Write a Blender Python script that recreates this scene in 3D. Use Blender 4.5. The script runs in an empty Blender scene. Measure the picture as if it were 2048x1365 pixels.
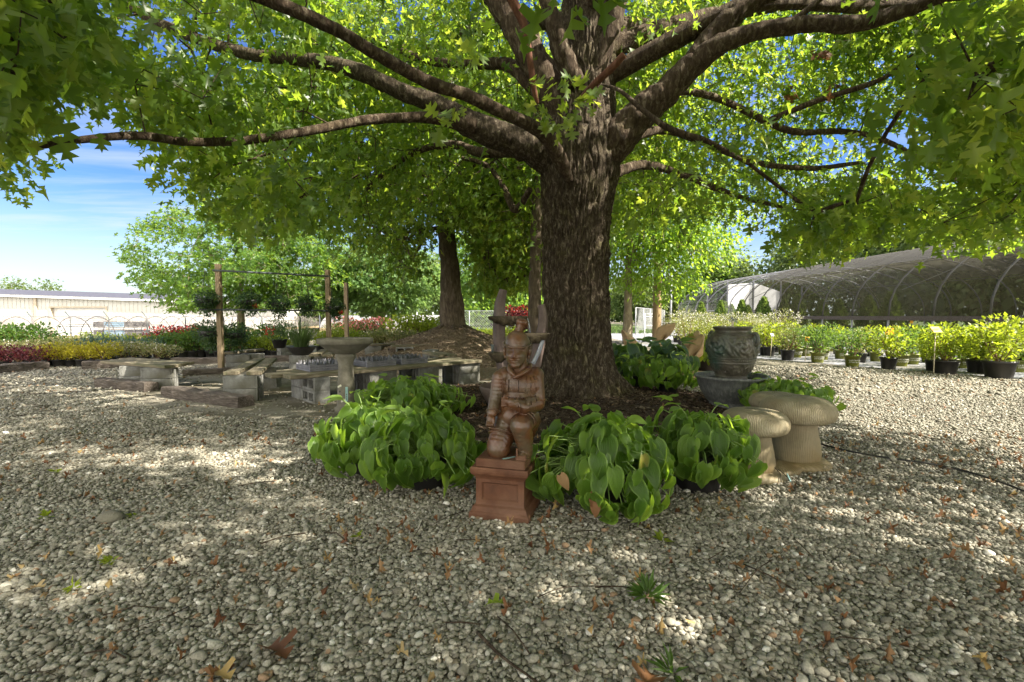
import bpy, bmesh, math, random
import numpy as np
from mathutils import Vector, Matrix, Quaternion
from mathutils.bvhtree import BVHTree
from math import sin, cos, pi, radians, sqrt, atan2
random.seed(7); RNG = np.random.default_rng(11)
sc = bpy.context.scene
C = sc.collection
# ---------------------------------------------------------------- camera
F = 967.0; H = 1.05; PITCH = radians(3.0)
cam = bpy.data.objects.new('camera', bpy.data.cameras.new('camera')); C.objects.link(cam)
cam.location = (0, 0, H); cam.rotation_euler = (pi/2 - PITCH, 0, 0)
cam.data.sensor_width = 36; cam.data.lens = F/2048*36; cam.data.clip_start = .05; cam.data.clip_end = 2000
sc.camera = cam
cp, sp = cos(PITCH), sin(PITCH)
def ray(px, py):
    x = (px-1024)/F; u = (682.5-py)/F
    d = Vector((x, cp+u*sp, -sp+u*cp)); return d/d.y
def P(px, py, Y): d = ray(px, py)*Y; return Vector((d.x, d.y, H+d.z))       # world point seen at a photo pixel, at a given distance
def G(px, py, z=0.0): d = ray(px, py); t = (z-H)/d.z; return Vector((d.x*t, d.y*t, z))
def screen(p):                                                             # (n,3) -> photo pixel x, y, depth
    x = p[:, 0]; y = p[:, 1]; z = p[:, 2]-H
    f = y*cp-z*sp; u = y*sp+z*cp
    f2 = np.where(f > .05, f, .05)
    return 1024+F*x/f2, 682.5-F*u/f2, f
# ---------------------------------------------------------------- noise
def _hash(ix, iy, iz, s):
    n = (ix*374761393+iy*668265263+iz*2147483647+s*1274126177).astype(np.int64) & 0xffffffff
    n = ((n ^ (n >> 13))*1274126177) & 0xffffffff
    n = (n ^ (n >> 16)) & 0xffffff
    return n/float(0xffffff)
def vnoise(p, s=0):
    p = np.asarray(p, float); i = np.floor(p).astype(np.int64); f = p-i; f = f*f*(3-2*f); r = 0
    for dx in (0, 1):
        for dy in (0, 1):
            for dz in (0, 1):
                w = (f[:, 0] if dx else 1-f[:, 0])*(f[:, 1] if dy else 1-f[:, 1])*(f[:, 2] if dz else 1-f[:, 2])
                r = r+w*_hash(i[:, 0]+dx, i[:, 1]+dy, i[:, 2]+dz, s)
    return r
def fbm(p, o=3, s=0):
    r = 0; a = .5; t = 0; p = np.asarray(p, float)
    for k in range(o): r = r+a*vnoise(p*2**k, s+k); t += a; a *= .5
    return r/t
def sstep(a, b, x): t = np.clip((x-a)/(b-a), 0, 1); return t*t*(3-2*t)
# ---------------------------------------------------------------- tagging
def tag(o, label=None, cat=None, group=None, kind=None):
    if label: o['label'] = label
    if cat: o['category'] = cat
    if group: o['group'] = group
    if kind: o['kind'] = kind
    return o
def thing(name, label, cat, loc=(0, 0, 0), rz=0.0, group=None):
    o = bpy.data.objects.new(name, None); C.objects.link(o); o.location = loc; o.rotation_euler = (0, 0, rz)
    o.empty_display_size = .1
    return tag(o, label, cat, group)
def link(name, me, parent=None):
    o = bpy.data.objects.new(name, me); C.objects.link(o)
    if parent is not None: o.parent = parent
    return o
def struct(o): o['kind'] = 'structure'; return o
def copy_tree(o, parent=None, **kw):
    c = o.copy(); C.objects.link(c)
    if parent is not None: c.parent = parent
    for ch in list(o.children): copy_tree(ch, c)
    return c
# ---------------------------------------------------------------- numpy mesh
def np_mesh(name, V, T, mat, rnd=None, uv=None, smooth=True, matidx=None):
    """V (n,3), T (m,3 or 4) -> mesh; rnd: per vertex float; uv: per vertex (n,2)"""
    V = np.ascontiguousarray(V, np.float32); T = np.ascontiguousarray(T, np.int32); k = T.shape[1]
    me = bpy.data.meshes.new(name); me.vertices.add(len(V)); me.vertices.foreach_set('co', V.ravel())
    me.loops.add(T.size); me.loops.foreach_set('vertex_index', T.ravel())
    me.polygons.add(len(T)); me.polygons.foreach_set('loop_start', np.arange(0, T.size, k, dtype=np.int32))
    me.polygons.foreach_set('loop_total', np.full(len(T), k, np.int32))
    if smooth: me.polygons.foreach_set('use_smooth', np.ones(len(T), bool))
    for m in (mat if isinstance(mat, (list, tuple)) else [mat]): me.materials.append(m)
    if matidx is not None: me.polygons.foreach_set('material_index', np.asarray(matidx, np.int32))
    if rnd is not None:
        a = me.attributes.new('rnd', 'FLOAT', 'POINT'); a.data.foreach_set('value', np.ascontiguousarray(rnd, np.float32))
    if uv is not None:
        l = me.uv_layers.new(name='uv'); l.data.foreach_set('uv', np.ascontiguousarray(np.asarray(uv, np.float32)[T.ravel()]).ravel())
    me.update(calc_edges=True); me.validate(); return me
def scatter(tv, tf, pos, X, Y, Z, scale, rnd, tuv=None):
    n = len(tv); k = len(pos); s = np.asarray(scale).reshape(-1, 1, 1)
    V = pos[:, None, :]+s*(tv[None, :, 0:1]*X[:, None, :]+tv[None, :, 1:2]*Y[:, None, :]+tv[None, :, 2:3]*Z[:, None, :])
    T = tf[None]+(np.arange(k)*n)[:, None, None]
    uv = None if tuv is None else np.tile(tuv, (k, 1))
    return V.reshape(-1, 3), T.reshape(-1, tf.shape[1]), np.repeat(rnd, n), uv
def unit(a): return a/np.maximum(np.linalg.norm(a, axis=-1, keepdims=True), 1e-9)
def frame(ydir, nhint):
    Y = unit(ydir); Z = nhint-(nhint*Y).sum(-1, keepdims=True)*Y; Z = unit(Z); X = np.cross(Y, Z); return X, Y, Z
def merge(parts):
    Vs, Ts, Rs, Us, o = [], [], [], [], 0
    for V, T, R, U in parts:
        Vs.append(V); Ts.append(T+o); Rs.append(R); Us.append(U if U is not None else np.zeros((len(V), 2))); o += len(V)
    return np.concatenate(Vs), np.concatenate(Ts), np.concatenate(Rs), np.concatenate(Us)
# ---------------------------------------------------------------- mesh builder
class MB:
    def __init__(s): s.v = []; s.f = []; s.sm = []
    def add(s, vs, fs, smooth=False):
        o = len(s.v); s.v += [tuple(v) for v in vs]; s.f += [tuple(i+o for i in f) for f in fs]; s.sm += [smooth]*len(fs); return s
    def box(s, c, d, rz=0, rx=0, ry=0, bev=0.0):
        hx, hy, hz = d[0]/2, d[1]/2, d[2]/2; R = Matrix.Rotation(rz, 3, 'Z') @ Matrix.Rotation(rx, 3, 'X') @ Matrix.Rotation(ry, 3, 'Y'); c = Vector(c)
        bm = bmesh.new(); bmesh.ops.create_cube(bm, size=1)
        for v in bm.verts: v.co = Vector((v.co.x*d[0], v.co.y*d[1], v.co.z*d[2]))
        if bev: bmesh.ops.bevel(bm, geom=list(bm.edges), offset=bev, segments=1, profile=.5, affect='EDGES')
        bm.verts.index_update()
        vs = [c+R @ v.co for v in bm.verts]; fs = [[v.index for v in f.verts] for f in bm.faces]; bm.free()
        return s.add(vs, fs)
    def tube(s, pts, rad, seg=8, cap=True, smooth=True):
        pts = [Vector(p) for p in pts]; n = len(pts)
        if not hasattr(rad, '__len__'): rad = [rad]*n
        up = None; vs = []; fs = []
        for i, p in enumerate(pts):
            t = (pts[min(i+1, n-1)]-pts[max(i-1, 0)]).normalized()
            if up is None:
                up = Vector((0, 0, 1)) if abs(t.z) < .9 else Vector((1, 0, 0))
            x = up-t*up.dot(t); x = x.normalized() if x.length > 1e-6 else t.orthogonal().normalized(); up = x; y = t.cross(x)
            for k in range(seg):
                a = 2*pi*k/seg; vs.append(p+(x*cos(a)+y*sin(a))*rad[i])
        for i in range(n-1):
            for k in range(seg):
                a = i*seg+k; b = i*seg+(k+1) % seg; fs.append((a, b, b+seg, a+seg))
        s.add(vs, fs, smooth)
        if cap:
            o = len(s.v)-len(vs)
            s.f.append(tuple(o+k for k in reversed(range(seg)))); s.sm.append(False)
            s.f.append(tuple(o+(n-1)*seg+k for k in range(seg))); s.sm.append(False)
        return s
    def lathe(s, prof, c=(0, 0, 0), seg=32, fn=None, smooth=True, cap=True):
        c = Vector(c); vs = []; fs = []; n = len(prof)
        for i, (r, z) in enumerate(prof):
            for k in range(seg):
                a = 2*pi*k/seg; rr = r*(fn(a, z) if fn else 1); vs.append(c+Vector((rr*cos(a), rr*sin(a), z)))
        for i in range(n-1):
            for k in range(seg):
                a = i*seg+k; b = i*seg+(k+1) % seg; fs.append((a, b, b+seg, a+seg))
        s.add(vs, fs, smooth)
        if cap:
            o = len(s.v)-len(vs)
            if prof[0][0] > 1e-4: s.f.append(tuple(o+k for k in reversed(range(seg)))); s.sm.append(False)
            if prof[-1][0] > 1e-4: s.f.append(tuple(o+(n-1)*seg+k for k in range(seg))); s.sm.append(False)
        return s
    def mesh(s, name, mat):
        me = bpy.data.meshes.new(name); me.from_pydata(s.v, [], s.f)
        me.polygons.foreach_set('use_smooth', s.sm)
        for m in (mat if isinstance(mat, (list, tuple)) else [mat]): me.materials.append(m)
        me.update(); return me
    def build(s, name, mat, parent=None): return link(name, s.mesh(name, mat), parent)
# ---------------------------------------------------------------- materials
def newmat(name):
    m = bpy.data.materials.new(name); m.use_nodes = True; nt = m.node_tree; nt.nodes.clear()
    out = nt.nodes.new('ShaderNodeOutputMaterial')
    return m, nt, out
def N(nt, t, **kw):
    n = nt.nodes.new(t)
    for k, v in kw.items():
        if k.startswith('_'): setattr(n, k[1:], v)
        else:
            key = int(k[1:]) if (k[0] == 'i' and k[1:].isdigit()) else k.replace('__', ' ')
            n.inputs[key].default_value = v
    return n
def L(nt, a, b): nt.links.new(a, b)
def ramp(nt, fac, stops):
    r = nt.nodes.new('ShaderNodeValToRGB'); e = r.color_ramp.elements
    while len(e) < len(stops): e.new(.5)
    for i, (p, c) in enumerate(stops): e[i].position = p; e[i].color = (*c, 1) if len(c) == 3 else c
    L(nt, fac, r.inputs[0]); return r.outputs[0]
def coords(nt, scale=(1, 1, 1), kind='Object'):
    t = nt.nodes.new('ShaderNodeTexCoord'); m = nt.nodes.new('ShaderNodeMapping'); m.inputs['Scale'].default_value = scale
    L(nt, t.outputs[kind], m.inputs['Vector']); return m.outputs[0]
def rough_mat(name, stops, scale=8, detail=6, rough=.85, bump=.3, bscale=None, stretch=(1, 1, 1), spec=.3, dist=.01, stains=None):
    """mottled matte surface: two octaves of noise for colour, a finer one for relief, optional large stains"""
    m, nt, out = newmat(name); v = coords(nt, stretch)
    n = N(nt, 'ShaderNodeTexNoise', Scale=scale, Detail=detail, Roughness=.65); L(nt, v, n.inputs['Vector'])
    col = ramp(nt, n.outputs[0], stops)
    if stains:
        n3 = N(nt, 'ShaderNodeTexNoise', Scale=stains[0], Detail=4.0); L(nt, v, n3.inputs['Vector'])
        f = ramp(nt, n3.outputs[0], [(.45, (0, 0, 0)), (.65, (1, 1, 1))])
        mx = nt.nodes.new('ShaderNodeMix'); mx.data_type = 'RGBA'; L(nt, f, mx.inputs[0]); L(nt, col, mx.inputs[6]); mx.inputs[7].default_value = (*stains[1], 1); col = mx.outputs[2]
    b = N(nt, 'ShaderNodeBsdfPrincipled', Roughness=rough); b.inputs['Specular IOR Level'].default_value = spec
    L(nt, col, b.inputs['Base Color'])
    n2 = N(nt, 'ShaderNodeTexNoise', Scale=bscale or scale*5, Detail=5.0); L(nt, v, n2.inputs['Vector'])
    bp = N(nt, 'ShaderNodeBump', Strength=bump, Distance=dist); L(nt, n2.outputs[0], bp.inputs['Height']); L(nt, bp.outputs[0], b.inputs['Normal'])
    L(nt, b.outputs[0], out.inputs[0]); return m
def plain(name, col, rough=.5, metal=0, spec=.5):
    return rough_mat(name, [(.3, tuple(c*.85 for c in col)), (.7, tuple(min(1, c*1.1) for c in col))], scale=6, rough=rough, bump=.08, spec=spec)
def leaf_mat(name, stops, trans, fac=.45, rough=.45, spec=.35, veins=False, vary=1.0):
    """thin leaf: diffuse + gloss mixed with translucency, colour spread over leaves by the rnd attribute"""
    m, nt, out = newmat(name)
    a = N(nt, 'ShaderNodeAttribute', _attribute_name='rnd'); col = ramp(nt, a.outputs['Fac'], stops)
    b = N(nt, 'ShaderNodeBsdfPrincipled', Roughness=rough); b.inputs['Specular IOR Level'].default_value = spec
    t = N(nt, 'ShaderNodeBsdfTranslucent')
    hs = N(nt, 'ShaderNodeMix'); hs.data_type = 'RGBA'; hs.blend_type = 'MULTIPLY'; hs.inputs[0].default_value = 1
    tc = ramp(nt, a.outputs['Fac'], trans if isinstance(trans, list) else [(0, tuple(c*.75 for c in trans)), (1, tuple(c*1.2 for c in trans))])
    base = col
    if veins:
        uv = N(nt, 'ShaderNodeUVMap', _uv_map='uv'); sx = N(nt, 'ShaderNodeSeparateXYZ'); L(nt, uv.outputs[0], sx.inputs[0])
        ab = N(nt, 'ShaderNodeMath', _operation='ABSOLUTE'); L(nt, sx.outputs[0], ab.inputs[0])
        w = N(nt, 'ShaderNodeMath', _operation='MULTIPLY', i1=31.0); L(nt, ab.outputs[0], w.inputs[0])
        sn = N(nt, 'ShaderNodeMath', _operation='SINE'); L(nt, w.outputs[0], sn.inputs[0])
        bp = N(nt, 'ShaderNodeBump', Strength=.6, Distance=.004); L(nt, sn.outputs[0], bp.inputs['Height']); L(nt, bp.outputs[0], b.inputs['Normal'])
        edge = ramp(nt, ab.outputs[0], [(.78, (0, 0, 0)), (.97, (1, 1, 1))])
        mx = N(nt, 'ShaderNodeMix'); mx.data_type = 'RGBA'; L(nt, edge, mx.inputs[0]); L(nt, col, mx.inputs[6]); mx.inputs[7].default_value = (.17, .27, .05, 1); base = mx.outputs[2]
    L(nt, base, b.inputs['Base Color']); L(nt, tc, t.inputs['Color'])
    mix = N(nt, 'ShaderNodeMixShader', i0=fac); L(nt, b.outputs[0], mix.inputs[1]); L(nt, t.outputs[0], mix.inputs[2]); L(nt, mix.outputs[0], out.inputs[0]); return m
def bark_mat(name, dark, mid, light, scale=14, moss=None, bump=.8, zs=.3, dist=.03):
    m, nt, out = newmat(name); v = coords(nt, (1, 1, zs))
    n = N(nt, 'ShaderNodeTexNoise', Scale=scale, Detail=8.0, Roughness=.7, Distortion=.6); L(nt, v, n.inputs['Vector'])
    col = ramp(nt, n.outputs[0], [(.32, dark), (.52, mid), (.72, light)])
    v2 = coords(nt, (1, 1, 1)); n2 = N(nt, 'ShaderNodeTexNoise', Scale=3.0, Detail=6.0, Roughness=.7); L(nt, v2, n2.inputs['Vector'])
    f = ramp(nt, n2.outputs[0], [(.52, (0, 0, 0)), (.68, (1, 1, 1))])
    mx = N(nt, 'ShaderNodeMix'); mx.data_type = 'RGBA'; L(nt, f, mx.inputs[0]); L(nt, col, mx.inputs[6])
    hm = N(nt, 'ShaderNodeMix'); hm.data_type = 'RGBA'; hm.blend_type = 'MULTIPLY'; hm.inputs[0].default_value = 1; L(nt, col, hm.inputs[6]); hm.inputs[7].default_value = (*(moss or (1.25, 1.3, 1.15)), 1)
    L(nt, hm.outputs[2], mx.inputs[7])
    b = N(nt, 'ShaderNodeBsdfPrincipled', Roughness=.95); b.inputs['Specular IOR Level'].default_value = .15
    L(nt, mx.outputs[2], b.inputs['Base Color'])
    bp = N(nt, 'ShaderNodeBump', Strength=bump, Distance=dist); L(nt, n.outputs[0], bp.inputs['Height']); L(nt, bp.outputs[0], b.inputs['Normal'])
    L(nt, b.outputs[0], out.inputs[0]); return m
M = {}
M['bark'] = bark_mat('bark', (.018, .013, .009), (.06, .046, .031), (.24, .205, .155), scale=30, moss=(1.05, 1.15, .78), bump=1, zs=.42, dist=.05)
M['limb'] = bark_mat('limb_bark', (.022, .015, .01), (.065, .046, .031), (.21, .178, .13), scale=24, bump=1, dist=.045)
M['limb_red'] = bark_mat('red_limb_bark', (.05, .022, .014), (.11, .05, .033), (.17, .085, .06), scale=24, bump=.4)
M['bark_far'] = bark_mat('far_bark', (.04, .03, .022), (.1, .078, .055), (.2, .165, .125), scale=12)
M['bark_pale'] = bark_mat('pale_bark', (.1, .08, .055), (.2, .165, .115), (.3, .26, .19), scale=12)
M['oak'] = leaf_mat('shade_tree_leaf', [(0, (.035, .07, .014)), (.5, (.06, .11, .02)), (1, (.1, .16, .032))], [(0, (.2, .36, .025)), (.6, (.4, .57, .04)), (1, (.66, .74, .08))], fac=.48, rough=.42, spec=.4)
M['oak_far'] = leaf_mat('oak_leaf', [(0, (.03, .075, .015)), (1, (.08, .15, .03))], [(0, (.2, .37, .035)), (1, (.46, .62, .075))], fac=.48)
M['pale_tree'] = leaf_mat('pale_tree_leaf', [(0, (.045, .1, .03)), (1, (.1, .18, .05))], [(0, (.22, .38, .08)), (1, (.4, .54, .14))], fac=.45)
M['ginkgo'] = leaf_mat('bright_tree_leaf', [(0, (.05, .11, .015)), (1, (.1, .19, .03))], [(0, (.3, .5, .03)), (1, (.52, .68, .05))], fac=.5)
M['woods'] = leaf_mat('woods_leaf', [(0, (.045, .08, .022)), (1, (.11, .15, .045))], [(0, (.18, .27, .05)), (1, (.34, .42, .1))], fac=.45)
M['brown_leaf'] = leaf_mat('dry_leaf', [(0, (.09, .032, .012)), (.35, (.16, .075, .03)), (.7, (.25, .15, .07)), (.9, (.36, .25, .09)), (1, (.24, .21, .14))], (.28, .14, .05), fac=.2, rough=.7)
M['hosta'] = leaf_mat('hosta_leaf', [(0, (.2, .17, .035)), (.06, (.04, .085, .013)), (.6, (.075, .145, .02)), (.97, (.13, .22, .032)), (1, (.15, .25, .04))], [(0, (.3, .54, .03)), (1, (.55, .76, .07))], fac=.42, rough=.36, spec=.5, veins=True)
M['hosta_blue'] = leaf_mat('blue_hosta_leaf', [(0, (.015, .045, .03)), (1, (.045, .1, .06))], [(0, (.12, .26, .04)), (1, (.3, .46, .06))], fac=.35, rough=.38, spec=.5, veins=True)
M['hosta_lime'] = leaf_mat('lime_hosta_leaf', [(0, (.1, .17, .02)), (1, (.22, .3, .03))], [(0, (.45, .6, .03)), (1, (.65, .72, .06))], fac=.45, rough=.4, veins=True)
M['stem'] = rough_mat('leaf_stalk', [(.3, (.1, .17, .04)), (.7, (.2, .28, .08))], rough=.5, bump=.05)
M['black_pot'] = rough_mat('black_plastic', [(.3, (.012, .012, .012)), (.7, (.03, .028, .026))], scale=5, rough=.5, bump=.1, spec=.4)
M['olive_pot'] = rough_mat('olive_plastic', [(.3, (.1, .11, .015)), (.7, (.15, .16, .025))], scale=5, rough=.5, bump=.05, spec=.4)
M['soil'] = rough_mat('soil', [(.3, (.018, .012, .008)), (.7, (.06, .042, .028))], scale=40, rough=1, bump=.8)
M['concrete'] = rough_mat('concrete', [(.25, (.095, .088, .066)), (.5, (.16, .148, .115)), (.75, (.25, .235, .19))], scale=9, rough=.95, bump=.5, bscale=120, stains=(2.5, (.13, .125, .09)))
M['block'] = rough_mat('cinder_block', [(.25, (.11, .11, .1)), (.5, (.2, .2, .185)), (.75, (.31, .31, .295))], scale=14, rough=1, bump=.9, bscale=160, stains=(3, (.12, .115, .085)))
M['plank'] = rough_mat('weathered_plank', [(.25, (.09, .075, .05)), (.5, (.19, .16, .11)), (.75, (.32, .28, .2))], scale=7, rough=.95, bump=.6, stretch=(1, 9, 9), stains=(1.5, (.1, .1, .055)))
M['tie'] = rough_mat('old_timber', [(.25, (.05, .038, .03)), (.5, (.14, .115, .095)), (.78, (.32, .28, .24))], scale=6, rough=1, bump=1, stretch=(1.2, 10, 10), dist=.03)
M['post'] = rough_mat('timber_post', [(.25, (.14, .1, .06)), (.5, (.24, .18, .11)), (.75, (.34, .27, .18))], scale=6, rough=.9, bump=.5, stretch=(10, 10, 1))
M['pole'] = rough_mat('utility_pole_wood', [(.25, (.1, .06, .03)), (.5, (.25, .17, .09)), (.75, (.38, .29, .17))], scale=5, rough=.95, bump=.8, stretch=(12, 12, .7))
M['pipe'] = rough_mat('dull_pipe', [(.3, (.05, .06, .06)), (.7, (.1, .115, .115))], rough=.6, bump=.05)
M['galv'] = rough_mat('galvanised_pipe', [(.3, (.2, .21, .22)), (.7, (.34, .35, .36))], rough=.45, bump=.05)
M['hoop'] = rough_mat('hoop_steel', [(.3, (.08, .085, .1)), (.7, (.14, .145, .165))], rough=.5, bump=.05)
M['terracotta'] = rough_mat('weathered_terracotta', [(.25, (.035, .013, .006)), (.5, (.092, .037, .015)), (.78, (.17, .08, .037))], scale=7, rough=.36, bump=.2, bscale=60, spec=.5, stains=(9, (.085, .06, .035)))
M['terra_base'] = rough_mat('rough_terracotta', [(.25, (.05, .02, .01)), (.5, (.105, .043, .021)), (.78, (.19, .092, .048))], scale=7, rough=.7, bump=.35, bscale=70, stains=(4, (.12, .06, .035)))
M['mushroom'] = rough_mat('stained_cast_stone', [(.25, (.13, .1, .05)), (.5, (.26, .21, .12)), (.78, (.4, .35, .23))], scale=6, rough=.6, bump=.3, spec=.35, stains=(3, (.16, .115, .045)))
M['urn'] = rough_mat('bronze_green_glaze', [(.25, (.026, .024, .017)), (.5, (.07, .063, .046)), (.8, (.17, .16, .12))], scale=10, rough=.4, bump=.4, bscale=30, spec=.5, stains=(3, (.035, .06, .045)))
M['bowl'] = rough_mat('slate_glaze', [(.25, (.04, .043, .043)), (.5, (.1, .105, .1)), (.78, (.2, .205, .19))], scale=10, rough=.5, bump=.5, stretch=(4, 4, .5), spec=.5)
M['fount'] = rough_mat('brown_cast_stone', [(.25, (.045, .031, .027)), (.5, (.095, .069, .06)), (.8, (.17, .13, .118))], scale=6, rough=.6, bump=.3)
M['fount_dark'] = rough_mat('mossy_cast_stone', [(.25, (.018, .014, .009)), (.5, (.05, .038, .022)), (.8, (.13, .105, .06))], scale=12, rough=.8, bump=.8)
M['calla'] = rough_mat('peach_cast_stone', [(.25, (.3, .19, .1)), (.5, (.44, .3, .17)), (.8, (.55, .42, .28))], scale=5, rough=.75, bump=.25)
M['paper'] = rough_mat('label_paper', [(.35, (.5, .5, .36)), (.7, (.62, .62, .5))], scale=10, rough=.7, bump=.03)
M['ink'] = plain('label_ink', (.06, .07, .06), .8)
M['teal'] = rough_mat('blue_tape', [(.3, (.2, .36, .36)), (.7, (.32, .48, .47))], rough=.5, bump=.05)
M['orange'] = rough_mat('orange_card', [(.3, (.75, .36, .02)), (.7, (.85, .45, .04))], rough=.6, bump=.03)
M['tag'] = rough_mat('plastic_tag', [(.3, (.6, .6, .55)), (.7, (.72, .72, .68))], rough=.5, bump=.03)
M['stake'] = rough_mat('bamboo_stake', [(.3, (.4, .34, .22)), (.7, (.55, .5, .38))], rough=.7, bump=.1)
M['siding'] = rough_mat('cream_metal_siding', [(.3, (.46, .46, .43)), (.7, (.52, .52, .485))], scale=2, rough=.5, bump=.04, stains=(1.2, (.46, .445, .4)))
M['trim'] = plain('tan_metal_trim', (.42, .36, .27), .5)
M['white'] = plain('white_metal', (.68, .69, .7), .45)
M['roofing'] = rough_mat('grey_roofing', [(.3, (.05, .05, .065)), (.7, (.09, .09, .11))], scale=3, rough=.7, bump=.1)
M['wire'] = plain('cable_black', (.02, .02, .02), .6)
M['link'] = plain('fence_wire', (.3, .31, .3), .4)
M['rope'] = plain('hemp_string', (.05, .045, .03), .9)
# ---------------------------------------------------------------- world, sun
SUN_EL, SUN_AZ = radians(42), radians(108)      # azimuth clockwise from +Y (the view), i.e. from the right
w = bpy.data.worlds.new('World'); sc.world = w; w.use_nodes = True; nt = w.node_tree; nt.nodes.clear()
wo = nt.nodes.new('ShaderNodeOutputWorld'); bg = nt.nodes.new('ShaderNodeBackground'); sky = nt.nodes.new('ShaderNodeTexSky')
sky.sky_type = 'NISHITA'; sky.sun_disc = False; sky.sun_elevation = SUN_EL; sky.sun_rotation = SUN_AZ; sky.air_density = 1.0; sky.dust_density = .4; sky.ozone_density = 2.5
tc = nt.nodes.new('ShaderNodeTexCoord'); sp_ = nt.nodes.new('ShaderNodeSeparateXYZ'); L(nt, tc.outputs['Generated'], sp_.inputs[0])
# thin cirrus bands: noise on the plane z = 1 above the viewer
mz = N(nt, 'ShaderNodeMath', _operation='MAXIMUM', i1=.03); L(nt, sp_.outputs[2], mz.inputs[0])
dx = N(nt, 'ShaderNodeMath', _operation='DIVIDE'); L(nt, sp_.outputs[0], dx.inputs[0]); L(nt, mz.outputs[0], dx.inputs[1])
dy = N(nt, 'ShaderNodeMath', _operation='DIVIDE'); L(nt, sp_.outputs[1], dy.inputs[0]); L(nt, mz.outputs[0], dy.inputs[1])
cb = nt.nodes.new('ShaderNodeCombineXYZ'); L(nt, dx.outputs[0], cb.inputs[0]); L(nt, dy.outputs[0], cb.inputs[1])
mp = N(nt, 'ShaderNodeMapping'); mp.inputs['Scale'].default_value = (.35, 1.1, 1); L(nt, cb.outputs[0], mp.inputs[0])
cn = N(nt, 'ShaderNodeTexNoise', Scale=1.1, Detail=7.0, Roughness=.6, Distortion=.4); L(nt, mp.outputs[0], cn.inputs['Vector'])
cf = ramp(nt, cn.outputs[0], [(.42, (0, 0, 0)), (.72, (.75, .75, .75))])
low = N(nt, 'ShaderNodeMapRange'); low.inputs[1].default_value = .0; low.inputs[2].default_value = .22; low.inputs[3].default_value = .95; low.inputs[4].default_value = .0; L(nt, sp_.outputs[2], low.inputs[0])
mxf = N(nt, 'ShaderNodeMath', _operation='MAXIMUM'); cfm = N(nt, 'ShaderNodeMath', _operation='MULTIPLY')
hi = N(nt, 'ShaderNodeMapRange'); hi.inputs[1].default_value = .22; hi.inputs[2].default_value = .5; hi.inputs[3].default_value = 1.0; hi.inputs[4].default_value = .1; L(nt, sp_.outputs[2], hi.inputs[0])
L(nt, cf, cfm.inputs[0]); L(nt, hi.outputs[0], cfm.inputs[1]); L(nt, cfm.outputs[0], mxf.inputs[0])
lowp = N(nt, 'ShaderNodeMath', _operation='POWER', i1=1.6); L(nt, low.outputs[0], lowp.inputs[0]); L(nt, lowp.outputs[0], mxf.inputs[1])
mxc = N(nt, 'ShaderNodeMix'); mxc.data_type = 'RGBA'; L(nt, mxf.outputs[0], mxc.inputs[0])
sat = N(nt, 'ShaderNodeHueSaturation', Hue=.518, Saturation=1.35, Value=.385); L(nt, sky.outputs[0], sat.inputs['Color']); L(nt, sat.outputs[0], mxc.inputs[6]); mxc.inputs[7].default_value = (1.75, 1.92, 2.05, 1)
# unseen bright warm-white cloud added behind the viewer as fill light for the shade
beh = N(nt, 'ShaderNodeMapRange'); beh.inputs[1].default_value = .05; beh.inputs[2].default_value = -.45; beh.inputs[3].default_value = 0; beh.inputs[4].default_value = .85; L(nt, sp_.outputs[1], beh.inputs[0])
mxb = N(nt, 'ShaderNodeMix'); mxb.data_type = 'RGBA'; L(nt, beh.outputs[0], mxb.inputs[0]); L(nt, mxc.outputs[2], mxb.inputs[6]); mxb.inputs[7].default_value = (9.0, 8.5, 7.7, 1)
L(nt, mxb.outputs[2], bg.inputs[0]); bg.inputs[1].default_value = .095; L(nt, bg.outputs[0], wo.inputs[0])
sl = bpy.data.lights.new('sun', 'SUN'); sl.energy = 3.7; sl.angle = radians(.55); sl.color = (1, .92, .79)
so = bpy.data.objects.new('sun', sl); C.objects.link(so)
sd = Vector((sin(SUN_AZ)*cos(SUN_EL), cos(SUN_AZ)*cos(SUN_EL), sin(SUN_EL)))
so.rotation_euler = (-sd).to_track_quat('-Z', 'Y').to_euler(); so.location = sd*60
sc.view_settings.view_transform = 'Standard'; sc.view_settings.look = 'None'; sc.view_settings.gamma = 1; sc.view_settings.exposure = 2.48
sc.cycles.max_bounces = 8; sc.cycles.diffuse_bounces = 4; sc.cycles.transmission_bounces = 6; sc.cycles.transparent_max_bounces = 12; sc.cycles.glossy_bounces = 2
sc.cycles.use_denoising = True; sc.cycles.sample_clamp_indirect = 6
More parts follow.
